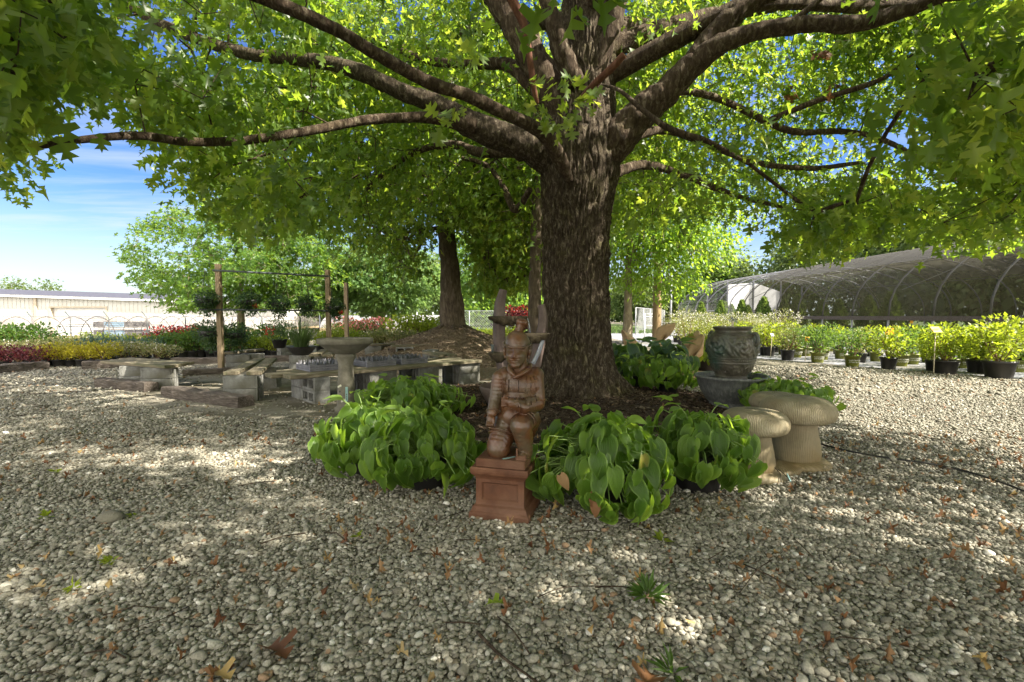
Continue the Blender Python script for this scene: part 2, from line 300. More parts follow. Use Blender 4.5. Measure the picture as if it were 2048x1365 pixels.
# where the sunlight reaches the ground: used to leave gaps in the crowns
def sun_foot(p): return p[:, 0]-sd.x/sd.z*p[:, 2], p[:, 1]-sd.y/sd.z*p[:, 2]
def seg_d(x, y, a, b):
    ax, ay = a; bx, by = b[0]-ax, b[1]-ay; t = np.clip(((x-ax)*bx+(y-ay)*by)/(bx*bx+by*by), 0, 1); return np.hypot(x-ax-t*bx, y-ay-t*by)
def sunny(p):
    x, y = sun_foot(p)
    m = (seg_d(x, y, (-1.95, 1.65), (-1.25, 2.95)) < .32) | (seg_d(x, y, (-3.6, 3.6), (-1.3, 3.4)) < .38) | (seg_d(x, y, (-7.5, 6.3), (-3.6, 6.0)) < .35) | (seg_d(x, y, (-9, 8.3), (-5, 7.9)) < .4)
    for cx, cy, r in ((.32, 1.86, .27), (.42, 1.72, .2), (2.1, 2.42, .3), (1.85, 2.2, .27), (1.55, 2.85, .25), (.75, 1.45, .25), (1.05, 1.42, .22), (2.4, 3.0, .25), (-.2, 1.9, .2), (-.9, 2.2, .2), (.1, 2.95, .3), (.95, 3.1, .3), (1.35, 2.0, .22), (1.6, 2.6, .2), (-.5, 5.3, .4), (1.05, 5.2, .4), (-2.0, 6.8, .35), (-.7, 6.35, .35), (1.5, 3.35, .25), (2.0, 3.6, .25), (-.2, 2.45, .25)): m |= np.hypot(x-cx, y-cy) < r
    big = ((x > 2.9) & (y > 4.1) & (y < 16)) | ((x < -4.2) & (y > 9)) | (np.hypot((x+1.2)/2.4, (y-11.6)/2.4) < 1) | ((x < -1.2) & (x > -3.2) & (y > 6.5) & (y < 9))
    return m | (big & (vnoise(p*1.1, 77) < .8))
# ---------------------------------------------------------------- ground
TREE = Vector((.80, 6.02, 0)); MOUND = Vector((-1.62, 13.2, 0))
def hgt(x, y):
    x = np.asarray(x, float); y = np.asarray(y, float)
    return -1.7*sstep(19, 30, y)*sstep(-9, -15, x)
BED = (.62, 5.65, 2.15, 1.95)
def bed_q(x, y): return np.sqrt(((x-BED[0])/BED[2])**2+((y-BED[1])/BED[3])**2)
def bed_z(x, y):
    q = bed_q(x, y); return .10*sstep(1.0, .35, q)+.02*(fbm(np.stack([x*3, y*3, x*0], -1), 3, 5)-.5)*sstep(1, .7, q)
def mound_z(x, y):
    r = np.sqrt((x-MOUND.x)**2+(y-MOUND.y)**2*.8); r = r*(1+.25*(fbm(np.stack([x*.7, y*.7, x*0], -1), 2, 3)-.5))
    return .86*np.clip(1-r/2.75, 0, 1)**1.15+.05*(fbm(np.stack([x*4, y*4, x*0], -1), 3, 9)-.5)
def gravel_mat():
    m, nt, out = newmat('gravel'); v = coords(nt)
    vo = N(nt, 'ShaderNodeTexVoronoi', Scale=34.0); L(nt, v, vo.inputs['Vector'])
    sx = N(nt, 'ShaderNodeSeparateColor'); L(nt, vo.outputs['Color'], sx.inputs[0])
    c = ramp(nt, sx.outputs[0], [(0, (.11, .1, .075)), (.3, (.2, .187, .145)), (.65, (.31, .292, .23)), (1, (.45, .43, .36))])
    e = N(nt, 'ShaderNodeTexVoronoi', Scale=34.0, _feature='DISTANCE_TO_EDGE'); L(nt, v, e.inputs['Vector'])
    ed = ramp(nt, e.outputs[0], [(0, (.25, .25, .25)), (.16, (1, 1, 1))])
    mx = N(nt, 'ShaderNodeMix'); mx.data_type = 'RGBA'; mx.blend_type = 'MULTIPLY'; mx.inputs[0].default_value = 1; L(nt, c, mx.inputs[6]); L(nt, ed, mx.inputs[7])
    n = N(nt, 'ShaderNodeTexNoise', Scale=.8, Detail=5.0); L(nt, v, n.inputs['Vector'])
    big = ramp(nt, n.outputs[0], [(.3, (.8, .76, .7)), (.7, (1.08, 1.06, 1.04))])
    mx2 = N(nt, 'ShaderNodeMix'); mx2.data_type = 'RGBA'; mx2.blend_type = 'MULTIPLY'; mx2.inputs[0].default_value = 1; L(nt, mx.outputs[2], mx2.inputs[6]); L(nt, big, mx2.inputs[7])
    b = N(nt, 'ShaderNodeBsdfPrincipled', Roughness=.95); b.inputs['Specular IOR Level'].default_value = .2; L(nt, mx2.outputs[2], b.inputs['Base Color'])
    bp = N(nt, 'ShaderNodeBump', Strength=1.0, Distance=.02); L(nt, e.outputs[0], bp.inputs['Height']); L(nt, bp.outputs[0], b.inputs['Normal'])
    L(nt, b.outputs[0], out.inputs[0]); return m
M['gravel'] = gravel_mat()
def pebble_mat():
    m, nt, out = newmat('pebble'); a = N(nt, 'ShaderNodeAttribute', _attribute_name='rnd')
    c = ramp(nt, a.outputs['Fac'], [(0, (.075, .069, .053)), (.25, (.17, .159, .125)), (.55, (.25, .236, .19)), (.8, (.33, .315, .262)), (.93, (.42, .405, .36)), (.97, (.22, .14, .08)), (1, (.55, .53, .48))])
    v = coords(nt); n = N(nt, 'ShaderNodeTexNoise', Scale=160.0, Detail=4.0); L(nt, v, n.inputs['Vector'])
    sp2 = ramp(nt, n.outputs[0], [(.3, (.72, .72, .7)), (.7, (1.2, 1.2, 1.2))])
    mx = N(nt, 'ShaderNodeMix'); mx.data_type = 'RGBA'; mx.blend_type = 'MULTIPLY'; mx.inputs[0].default_value = 1; L(nt, c, mx.inputs[6]); L(nt, sp2, mx.inputs[7])
    b = N(nt, 'ShaderNodeBsdfPrincipled', Roughness=.8); b.inputs['Specular IOR Level'].default_value = .3; L(nt, mx.outputs[2], b.inputs['Base Color'])
    bp = N(nt, 'ShaderNodeBump', Strength=.4, Distance=.004); L(nt, n.outputs[0], bp.inputs['Height']); L(nt, bp.outputs[0], b.inputs['Normal'])
    L(nt, b.outputs[0], out.inputs[0]); return m
M['pebble'] = pebble_mat()
M['mulch'] = rough_mat('dark_mulch', [(.25, (.014, .009, .006)), (.5, (.04, .027, .017)), (.78, (.1, .07, .045))], scale=30, detail=8, rough=1, bump=1, bscale=90, dist=.03)
M['mulch_dry'] = rough_mat('dry_mulch', [(.25, (.09, .064, .04)), (.5, (.19, .14, .09)), (.78, (.34, .26, .17))], scale=22, detail=8, rough=1, bump=1, bscale=70, dist=.03)
M['dirt'] = rough_mat('packed_dirt', [(.25, (.12, .105, .078)), (.5, (.2, .18, .14)), (.78, (.3, .275, .22))], scale=7, detail=9, rough=1, bump=.8, bscale=90, stains=(1.3, (.1, .085, .055)))
M['fabric'] = rough_mat('weed_fabric', [(.3, (.16, .165, .185)), (.7, (.26, .265, .29))], scale=3, rough=.8, bump=.2, bscale=200, stains=(.7, (.2, .19, .17)))
def grid(xs, ys, zf, name, mat, kindname=None):
    X, Y = np.meshgrid(xs, ys); Z = zf(X.ravel(), Y.ravel()); V = np.stack([X.ravel(), Y.ravel(), Z], -1)
    nx, ny = len(xs), len(ys); i = np.arange(nx*ny).reshape(ny, nx)
    T = np.stack([i[:-1, :-1], i[:-1, 1:], i[1:, 1:], i[1:, :-1]], -1).reshape(-1, 4)
    return struct(link(name, np_mesh(name, V, T, mat)))
gx = np.concatenate([[-600, -250, -120, -70, -45], np.arange(-30, 30.1, 1.0), [45, 70, 120, 250, 600]])
gy = np.concatenate([[-60, -20, -8], np.arange(-4, 46, 1.0), [60, 90, 150, 300, 700]])
grid(gx, gy, hgt, 'ground', M['gravel'])
def polar(name, cx, cy, rx, ry, zf, mat, nr=40, na=96, wob=.12, seed=1, base=.004):
    V = [(cx, cy, float(zf(np.array([cx]), np.array([cy]))[0])+base)]; rr = np.linspace(0, 1, nr+1)[1:]; a = np.arange(na)*2*pi/na
    wv = 1+wob*(fbm(np.stack([np.cos(a)*2+9, np.sin(a)*2+9, a*0], -1), 3, seed)-.5)*2
    Vs = [np.array(V)]
    for r in rr:
        x = cx+rx*r*np.cos(a)*wv; y = cy+ry*r*np.sin(a)*wv; z = zf(x, y)+base
        Vs.append(np.stack([x, y, z], -1))
    V = np.concatenate(Vs); Q = []
    for k in range(nr-1):
        o = 1+k*na
        for j in range(na): Q.append((o+j, o+(j+1) % na, o+na+(j+1) % na, o+na+j))
    for j in range(na): Q.append((0, 1+j, 1+(j+1) % na, 1+(j+1) % na))
    me = bpy.data.meshes.new(name); me.from_pydata([tuple(v) for v in V], [], [q if q[2] != q[3] else q[:3] for q in Q]); me.materials.append(mat)
    me.polygons.foreach_set('use_smooth', [True]*len(me.polygons)); me.update(); return struct(link(name, me))
z0 = lambda x, y: np.asarray(x)*0.0
polar('dirt', -2.3, 8.4, 3.4, 3.7, z0, M['dirt'], nr=12, wob=.2, seed=4, base=.004)
polar('dry_mulch_ground', -1.0, 11.6, 3.3, 3.6, lambda x, y: np.maximum(0, .0*x), M['mulch_dry'], nr=12, wob=.15, seed=6, base=.008)
polar('mulch_bed', BED[0], BED[1], BED[2], BED[3], bed_z, M['mulch'], nr=60, na=160, seed=2, base=.012)
polar('mulch_mound', MOUND.x, MOUND.y, 3.0, 3.2, lambda x, y: np.maximum(mound_z(x, y), 0), M['mulch_dry'], nr=60, na=120, wob=.05, seed=3, base=.012)
# weed fabric under the shrub rows: near edge runs from (5.7, 12.6) to (9.3, 7.3)
fb = MB(); q = [(4.6, 14.6), (6.05, 11.75), (8.15, 8.25), (8.9, 7.6), (10.2, 6.6), (13.3, 6.0), (13.3, 34), (4.6, 34)]
fb.add([(x, y, .005) for x, y in q], [tuple(range(len(q)))]); struct(fb.build('fabric_ground', M['fabric']))
# ---------------------------------------------------------------- gravel stones
def ico(sub):
    bm = bmesh.new(); bmesh.ops.create_icosphere(bm, subdivisions=sub, radius=1); bm.verts.index_update()
    v = np.array([x.co[:] for x in bm.verts]); f = np.array([[a.index for a in p.verts] for p in bm.faces]); bm.free(); return v, f
def rand_dirs(k): return unit(RNG.normal(size=(k, 3)))
def pebbles(k, y0, y1, sub, size, excl):
    t, f = ico(sub); var = []
    for s in range(8):
        d = t*(1+.5*(fbm(t*1.3+s*7, 2, s)-.5)[:, None]); cut = unit(RNG.normal(size=(5, 3)))
        for c in cut: h = d@c; d = d-np.outer(np.maximum(h-.66, 0)*.9, c)
        d[:, 0] *= 1.2; d[:, 1] *= .92; d[:, 2] *= .66; var.append(d)
    y = np.sqrt(RNG.uniform(y0*y0, y1*y1, k)); x = RNG.uniform(-1.35, 1.35, k)*(y+.3)
    keep = ~excl(x, y) & (RNG.random(k) < (np.clip(1.25*fbm(np.stack([x*1.3, y*1.3, x*0+sub], -1), 3, 41)+.22, .45, 1) if size > .007 else 1)); x = x[keep]; y = y[keep]; k = len(x); g = RNG.integers(0, 8, k); parts = []
    s = size*np.exp(RNG.normal(0, .3, k)); z = s*RNG.uniform(-.15, .75, k)
    zn = unit(np.stack([RNG.normal(0, .3, k), RNG.normal(0, .3, k), np.ones(k)], -1)); a = RNG.uniform(0, 2*pi, k)
    X, Y, Z = frame(np.stack([np.cos(a), np.sin(a), np.zeros(k)], -1), zn)
    r = RNG.beta(2.2, 2.0, k)*.93; odd = RNG.random(k); r = np.where(odd < .03, .97, r); r = np.where(odd > .985, 1.0, r)
    for i in range(8):
        q = g == i; parts.append(scatter(var[i], f, np.stack([x, y, z], -1)[q], X[q], Y[q], Z[q], s[q], r[q]))
    return merge(parts)
def excl(x, y): 
    q = bed_q(x, y); d = ((x+2.3)/3.3)**2+((y-8.4)/3.6)**2
    return ((q < .93+.14*(vnoise(np.stack([x*4, y*4, x*0], -1), 2)-.5)) & (y > 0)) | ((d < .95) & (RNG.random(len(x)) < .9)) | ((x > 6.0) & (y > 8) & (y > 11.75-(x-6.05)*1.667))
a1 = pebbles(50000, 1.15, 2.7, 2, .0086, excl); a2 = pebbles(180000, 2.6, 6.4, 1, .0097, excl); a3 = pebbles(40000, 6.2, 10, 1, .015, excl)
a0 = pebbles(60000, 1.15, 3.8, 1, .0052, excl)
V, T, R, U = merge([a0, a1, a2, a3])
tag(link('gravel_stones', np_mesh('gravel_stones', V, T, M['pebble'], R)), 'loose grey and buff gravel stones spread over the yard', 'gravel', kind='stuff')
# mulch chips on the bed, drier ones on the mound and the path behind
def chips(k, pts, size, zf):
    tv = np.array([(-.5, -.12, 0), (.5, -.1, .02), (.46, .12, 0), (-.44, .1, .05), (0, 0, .16)]); tf = np.array([(0, 1, 4), (1, 2, 4), (2, 3, 4), (3, 0, 4)])
    x, y = pts; a = RNG.uniform(0, 2*pi, k); z = zf(x, y)+.014
    X, Y, Z = frame(np.stack([-np.sin(a), np.cos(a), RNG.normal(0, .25, k)], -1), np.stack([RNG.normal(0, .35, k), RNG.normal(0, .35, k), np.ones(k)], -1))
    return scatter(tv, tf, np.stack([x, y, z], -1), X, Y, Z, size*np.exp(RNG.normal(0, .4, k)), RNG.random(k))
def chip_mat(n, st):
    m, nt, out = newmat(n); a = N(nt, 'ShaderNodeAttribute', _attribute_name='rnd'); c = ramp(nt, a.outputs['Fac'], st)
    b = N(nt, 'ShaderNodeBsdfPrincipled', Roughness=1.0); b.inputs['Specular IOR Level'].default_value = .1; L(nt, c, b.inputs['Base Color']); L(nt, b.outputs[0], out.inputs[0]); return m
k = 26000; rr = np.sqrt(RNG.random(k))*1.02; aa = RNG.uniform(0, 2*pi, k)
V, T, R, U = chips(k, (BED[0]+BED[2]*rr*np.cos(aa), BED[1]+BED[3]*rr*np.sin(aa)), .03, bed_z)
tag(link('mulch_chips', np_mesh('mulch_chips', V, T, chip_mat('chip_dark', [(0, (.012, .008, .005)), (.6, (.045, .03, .02)), (.9, (.11, .08, .055)), (1, (.2, .16, .12))]), R, smooth=False)), 'dark shredded bark mulch chips around the big tree', 'mulch', kind='stuff')
k = 22000; rr = np.sqrt(RNG.random(k))*1.0; aa = RNG.uniform(0, 2*pi, k)
V, T, R, U = chips(k, (MOUND.x+3.2*rr*np.cos(aa), MOUND.y-.4+3.4*rr*np.sin(aa)), .05, lambda x, y: np.maximum(mound_z(x, y), 0))
tag(link('mulch_chips', np_mesh('mulch_chips', V, T, chip_mat('chip_dry', [(0, (.08, .055, .034)), (.6, (.2, .148, .098)), (1, (.42, .34, .24))]), R, smooth=False)), 'dry brown bark chips covering the mound of the second tree', 'mulch', kind='stuff')
# ---------------------------------------------------------------- leaves
def oak_leaf():
    mid = [(0, 0), (0, .3), (0, .58), (0, .8), (0, 1.0)]
    half = [(.24, .10), (.07, .27), (.40, .33), (.45, .54), (.11, .57), (.30, .82), (.07, .80)]
    v = [(x, y) for x, y in mid]+[(x, y) for x, y in half]+[(-x, y) for x, y in half]
    t = []
    for s, sg in ((5, 1), (12, -1)):
        L1, s1, L2, L3, s2, L4, s3 = range(s, s+7)
        q = [(0, L1, s1), (0, s1, 1), (s1, L2, L3), (s1, L3, s2), (1, s1, s2), (1, s2, 2), (s2, L4, s3), (2, s2, s3), (2, s3, 3), (3, s3, 4)]
        t += q if sg > 0 else [(a, c, b) for a, b, c in q]
    v = np.array([(x, y, .22*abs(x)-.28*(y-.15)**2) for x, y in v]); return v, np.array(t)
def oak_leaf_low():
    half = [(.26, .12), (.07, .3), (.45, .5), (.1, .6)]
    v = [(0, 0), (0, 1.0)]+half+[(-x, y) for x, y in half]; t = []
    for s, sg in ((2, 1), (6, -1)):
        a, b, c, d = range(s, s+4); q = [(0, a, b), (b, c, d), (0, b, d), (0, d, 1)]
        t += q if sg > 0 else [(i, k, j) for i, j, k in q]
    v = np.array([(x, y, .2*abs(x)-.25*y*y) for x, y in v]); return v, np.array(t)
def simple_leaf(wd=.3):
    v = np.array([(0, 0, 0), (wd, .45, .06), (0, 1, -.12), (-wd, .45, .06)]); return v, np.array([(0, 1, 2), (0, 2, 3)])
def star_leaf():      # three pointed blades, reads as a lobed leaf cluster far away
    v = np.array([(0, 0, 0), (.14, .45, .03), (.5, .62, -.04), (.12, .62, .02), (0, 1, -.1), (-.12, .62, .02), (-.5, .62, -.04), (-.14, .45, .03)])
    return v, np.array([(0, 1, 7), (1, 2, 3), (7, 5, 6), (1, 3, 7), (7, 3, 5), (3, 4, 5)])
def curled(t, fold, droop, twist):
    v, f = t; v = v.copy(); v[:, 2] = fold*np.abs(v[:, 0])+droop*(v[:, 1]-.1)**2+twist*v[:, 0]*(v[:, 1]-.3); return v, f
OAK, OAKL, SIMP, STAR = oak_leaf(), oak_leaf_low(), simple_leaf(), star_leaf()
def leaf_cloud(centers, outward, per, tmpl, size, spread, droop=.55, rndbase=None, flat=0.0):
    k = len(centers)*per; c = np.repeat(centers, per, 0); o = np.repeat(outward, per, 0)
    off = np.clip(RNG.normal(size=(k, 3)), -1.7, 1.7)*spread*np.array([1, 1, .75-flat*.55]); pos = c+off
    d = unit(off)*.55+o*.45+RNG.normal(size=(k, 3))*.4+np.array([0, 0, -droop])
    nh = RNG.normal(size=(k, 3))*.7+np.array([0, 0, .9])+o*.3
    X, Y, Z = frame(d, nh); s = size*RNG.uniform(.65, 1.2, k)
    r = np.clip((RNG.random(k)*.75+.25*np.repeat(RNG.random(len(centers)), per)) if rndbase is None else np.repeat(rndbase, per)+RNG.normal(0, .15, k), 0, 1)
    return scatter(tmpl[0], tmpl[1], pos, X, Y, Z, s, r)
# ---------------------------------------------------------------- branching
def grow(skel, targets, step=.3, arch=.12):
    """attach every target to the nearest wood; returns nodes, parents, weights"""
    n0 = len(skel); cap = n0+len(targets)*10; nodes = np.zeros((cap, 3)); nodes[:n0] = skel; par = np.full(cap, -1); n = n0
    d0 = np.sqrt(((targets[:, None, :]-skel[None])**2).sum(-1)).min(1)
    for i in np.argsort(d0):
        t = targets[i]; d = ((nodes[:n]-t)**2).sum(1); j = int(np.argmin(d)); dist = sqrt(d[j]); m = max(1, min(9, int(dist/step)))
        p = j; a = nodes[j].copy(); jit = RNG.normal(0, .05*dist, 3)
        for q in range(1, m+1):
            f = q/m; x = a+(t-a)*f; s4 = 4*f*(1-f); x = x+jit*s4+np.array([0, 0, arch*dist*s4*.5]); nodes[n] = x; par[n] = p; p = n; n += 1
    nodes = nodes[:n]; par = par[:n]; w = np.ones(n)
    for i in range(n-1, n0-1, -1): w[par[i]] += w[i]
    return nodes, par, w, n0
def twig_mesh(name, nodes, par, w, n0, mat, r0=.0035, pw=.42, rmax=.05, seg=4):
    idx = np.arange(n0, len(nodes)); a = nodes[par[idx]]; b = nodes[idx]; rb = np.minimum(r0*w[idx]**pw, rmax); ra = np.minimum(np.where(par[idx] < n0, rb*1.15, r0*w[par[idx]]**pw), rmax)
    d = unit(b-a); h = np.where(np.abs(d[:, 2:3]) < .9, np.array([[0, 0, 1.]]), np.array([[1., 0, 0]])); x = unit(np.cross(h, d)); y = np.cross(d, x)
    V = np.zeros((len(idx), 2*seg, 3)); b = b+d*rb[:, None]*.5
    for k in range(seg):
        an = 2*pi*k/seg; o = x*cos(an)+y*sin(an); V[:, k] = a+o*ra[:, None]; V[:, seg+k] = b+o*rb[:, None]
    f = np.array([(k, (k+1) % seg, seg+(k+1) % seg, seg+k) for k in range(seg)]); T = f[None]+(np.arange(len(idx))*2*seg)[:, None, None]
    return np_mesh(name, V.reshape(-1, 3), T.reshape(-1, 4), mat)
def catmull(pts, n):
    pts = [np.array(p, float) for p in pts]; pts = [2*pts[0]-pts[1]]+pts+[2*pts[-1]-pts[-2]]; out = []; m = len(pts)-3
    for i in range(n):
        t = i/(n-1)*m; k = min(int(t), m-1); u = t-k; a, b, c, d = pts[k:k+4]
        out.append(.5*((2*b)+(-a+c)*u+(2*a-5*b+4*c-d)*u*u+(-a+3*b-3*c+d)*u**3))
    return np.array(out)
def limb(name, pts, rad, mat, parent, off, seg=14, n=None, rough=.12, seed=0):
    pts = [tuple(p) for p in pts]; n = n or max(10, len(pts)*9)
    c = catmull(pts, n); r = catmull([(q, 0, 0) for q in rad], n)[:, 0]; mb = MB(); mb.tube([Vector(p) for p in c], list(r), seg)
    V = np.array(mb.v); ax = np.repeat(c, seg, 0); d = V-ax; f = 1+rough*(fbm(V*np.array([14, 14, 10]), 3, seed)-.5)*2+rough*.6*(vnoise(V*3, seed+5)-.5)*2
    mb.v = [tuple(x) for x in (ax+d*f[:, None]-np.array(off))]; mb.build(name, mat, parent); return c
def bark_trunk(name, path, prof, mat, parent, off, seg=150, nz=240, flare=None, amp=.016, freq=15, seed=0):
    """path/prof: z -> centre x,y / radius tables; ridged bark is real relief"""
    zs = np.array([p[2] for p in path]); z = np.linspace(zs[0], zs[-1], nz); cx = np.interp(z, zs, [p[0] for p in path]); cy = np.interp(z, zs, [p[1] for p in path])
    r = np.interp(z, [p[0] for p in prof], [p[1] for p in prof]); k = np.ones(9)/9; r = np.convolve(np.pad(r, 4, 'edge'), k, 'valid'); a = np.arange(seg)*2*pi/seg
    A, Zg = np.meshgrid(a, z); R = np.repeat(r[:, None], seg, 1)
    if flare is not None: 
        for (an, am, wd) in flare[1]:
            dd = np.abs((A-an+pi) % (2*pi)-pi); R = R+am*np.exp(-(dd/wd)**2)*np.exp(-np.maximum(Zg-zs[0], 0)/flare[0])
    q = np.stack([np.cos(A)*freq*.45, np.sin(A)*freq*.45, Zg*3.0], -1).reshape(-1, 3)
    wv = fbm(q*np.array([.5, .5, 1.2]), 2, seed+3); q2 = q+np.stack([wv, wv*.7, wv*.5], -1)*2.4
    ridge = 1-np.abs(2*vnoise(q2, seed)-1); ridge2 = 1-np.abs(2*vnoise(q2*2.1, seed+8)-1); b = (ridge**1.5*.65+ridge2*.35)
    R = R+amp*(1.2-1.9*b.reshape(R.shape))+.03*(fbm(np.stack([np.cos(A)*1.5, np.sin(A)*1.5, Zg*.9], -1).reshape(-1, 3), 2, seed+20).reshape(R.shape)-.5)
    V = np.stack([cx[:, None]+R*np.cos(A), cy[:, None]+R*np.sin(A), Zg], -1).reshape(-1, 3)-np.array(off)
    i = np.arange(nz*seg).reshape(nz, seg); j = np.roll(i, -1, 1); T = np.stack([i[:-1], j[:-1], j[1:], i[1:]], -1).reshape(-1, 4)
    link(name, np_mesh(name, V, T, mat), parent); return np.stack([cx, cy, z], -1)[::6]
# ================================================================ the big tree
bt = thing('shade_tree', 'huge shade tree with furrowed trunk standing in dark mulch behind the kneeling warrior', 'tree', TREE)
OFF = tuple(TREE)
KS = [.82, .9, .85, .86, .85]
skel = [bark_trunk('trunk', [(.82, 6.02, -.06), (.80, 6.02, .6), (.79, 6.0, 1.5), (.80, 6.0, 2.4), (.84, 6.02, 3.1), (.91, 6.1, 4.2), (.99, 6.2, 5.4), (1.05, 6.3, 7), (1.1, 6.3, 9)],
    [(-.06, .56), (.15, .52), (.4, .45), (.8, .41), (1.5, .39), (2.3, .405), (2.75, .47), (3.1, .46), (3.5, .38), (4.3, .34), (5.4, .29), (7, .19), (9, .06)], M['bark'], bt, OFF, seg=440, nz=760,
    flare=(.2, [(-2.3, .3, .3), (-1.45, .2, .2), (-.85, .28, .22), (-.15, .48, .3), (.8, .3, .4), (2, .3, .4), (3.1, .36, .3)]), amp=.034, freq=25, seed=2)]
def lp(l): return [P(px, py, Y) for px, py, Y, wd in l], [wd/2*Y/F for px, py, Y, wd in l]
LIMBS = [
 ('limb', [(1150, 352, 6.0, 95), (1085, 305, 5.85, 84), (1010, 276, 5.75, 68), (930, 243, 5.65, 60), (880, 212, 5.6, 48), (805, 184, 5.6, 40), (700, 138, 5.7, 34), (600, 118, 5.9, 30), (480, 105, 6.1, 27), (330, 52, 6.4, 24), (240, 0, 6.6, 20)]),
 ('limb', [(950, 252, 5.62, 40), (860, 236, 5.5, 24), (740, 240, 5.2, 20), (620, 262, 4.8, 19), (500, 280, 4.4, 18), (380, 284, 4.0, 18), (280, 272, 3.6, 17), (180, 278, 3.3, 15), (95, 290, 3.1, 13), (20, 298, 2.9, 9), (-60, 300, 2.7, 5)]),
 ('limb', [(1140, 362, 5.58, 18), (1122, 325, 5.45, 34), (1098, 280, 5.3, 33), (1062, 252, 5.15, 31), (1000, 222, 4.95, 29), (930, 190, 4.7, 29), (860, 166, 4.5, 30), (760, 112, 4.2, 30), (680, 64, 4.0, 30), (600, 26, 3.85, 30), (490, -18, 3.7, 29), (330, -70, 3.5, 24)]),
 ('limb', [(1175, 345, 6.0, 95), (1225, 290, 5.85, 84), (1275, 232, 5.75, 72), (1330, 186, 5.65, 60), (1385, 130, 5.55, 56), (1450, 85, 5.4, 44), (1520, 62, 5.3, 38), (1620, 48, 5.15, 36), (1710, 48, 5.0, 35), (1800, 24, 4.9, 31), (1890, -8, 4.8, 27), (2050, -60, 4.6, 20)]),
 ('limb', [(1375, 140, 5.57, 48), (1410, 92, 5.55, 48), (1450, 48, 5.5, 46), (1500, 4, 5.45, 44), (1560, -60, 5.4, 36), (1650, -150, 5.4, 25)]),
 ('limb', [(1480, 20, 5.5, 26), (1540, 8, 5.6, 26), (1620, 10, 5.7, 26), (1720, 14, 5.8, 24), (1830, 4, 5.9, 20), (1960, -10, 6.1, 14), (2100, -20, 6.3, 8)]),
 ('limb', [(1575, 52, 5.2, 18), (1610, 24, 5.15, 15), (1650, -10, 5.1, 13), (1720, -70, 5.0, 9)]),
 ('limb', [(1185, 330, 6.3, 40), (1235, 290, 6.6, 26), (1285, 268, 6.9, 21), (1340, 262, 7.1, 17), (1420, 290, 7.3, 15), (1510, 325, 7.6, 13), (1620, 337, 7.9, 11), (1720, 326, 8.2, 8)]),
 ('limb', [(1220, 270, 6.2, 34), (1280, 210, 6.5, 24), (1345, 184, 6.9, 18), (1410, 190, 7.1, 16), (1470, 212, 7.3, 15), (1580, 262, 7.6, 14), (1690, 264, 7.8, 12), (1770, 282, 8.0, 11), (1860, 330, 8.2, 9), (1960, 385, 8.5, 6)]),
 ('limb', [(1540, 240, 7.4, 14), (1640, 200, 7.2, 13), (1760, 160, 7.0, 11), (1830, 108, 6.8, 8)]),
 ('limb', [(1130, 235, 6.0, 74), (1085, 150, 6.05, 66), (1035, 62, 6.1, 60), (985, -15, 6.2, 54), (900, -130, 6.4, 40), (800, -280, 6.8, 24)]),
 ('limb', [(1150, 170, 5.75, 46), (1118, 90, 5.65, 40), (1095, 0, 5.6, 36), (1060, -130, 5.5, 28), (1040, -260, 5.3, 20)]),
 ('limb', [(1180, 210, 5.8, 34), (1205, 120, 5.8, 34), (1232, 30, 5.8, 34), (1260, -60, 5.9, 30), (1330, -220, 6.0, 20)]),
 ('limb', [(1088, 320, 6.3, 34), (1030, 305, 6.6, 26), (960, 305, 7.0, 20), (900, 290, 7.4, 17), (820, 310, 7.8, 13), (730, 380, 8.2, 9)]),
 ('limb', [(1150, 250, 6.1, 30), (1060, 170, 6.3, 30), (1015, 130, 6.6, 27), (940, 128, 7.0, 22), (850, 120, 7.5, 18), (740, 80, 8, 13), (600, 60, 8.6, 9)]),
 ('limb', [(1205, 170, 5.5, 5), (1240, 182, 5.2, 8), (1285, 220, 5.0, 11), (1340, 258, 4.8, 14), (1420, 285, 4.7, 12), (1500, 330, 4.6, 7)]),
 ('limb', [(1215, 352, 6.4, 26), (1290, 330, 6.9, 20), (1370, 352, 7.3, 15), (1440, 380, 7.7, 13), (1500, 400, 8, 10), (1590, 420, 8.4, 6)]),
 ('limb', [(1060, 380, 6.6, 14), (1030, 420, 7.0, 16), (1005, 372, 7.3, 13), (970, 330, 7.6, 11), (900, 312, 8, 9)]),
]
for i, (nm, l) in enumerate(LIMBS):
    p, r = lp(l); ks = KS[i] if i < 5 else .88; r = [q*ks for q in r]; skel.append(limb(nm, p, r, M['limb'] if i != 0 else M['bark'], bt, OFF, seg=32 if max(r) > .07 else 14, n=len(l)*14, rough=.15 if i in (1, 2, 15) else .2, seed=i*3))
p, r = lp([(1076, 208, 5.3, 5), (1070, 185, 5.28, 11), (1058, 110, 5.2, 13), (1048, 50, 5.15, 16), (1020, -10, 5.1, 19), (1000, -80, 5.1, 22)]); skel.append(limb('limb', p, r, M['limb_red'], bt, OFF, seg=10, rough=.1, seed=71))
p, r = lp([(1158, 205, 5.5, 12), (1190, 168, 5.3, 14), (1225, 135, 5.2, 14), (1248, 110, 5.15, 14)]); limb('dead_stub', p, r, M['limb_red'], bt, OFF, seg=10, rough=.1, seed=75)
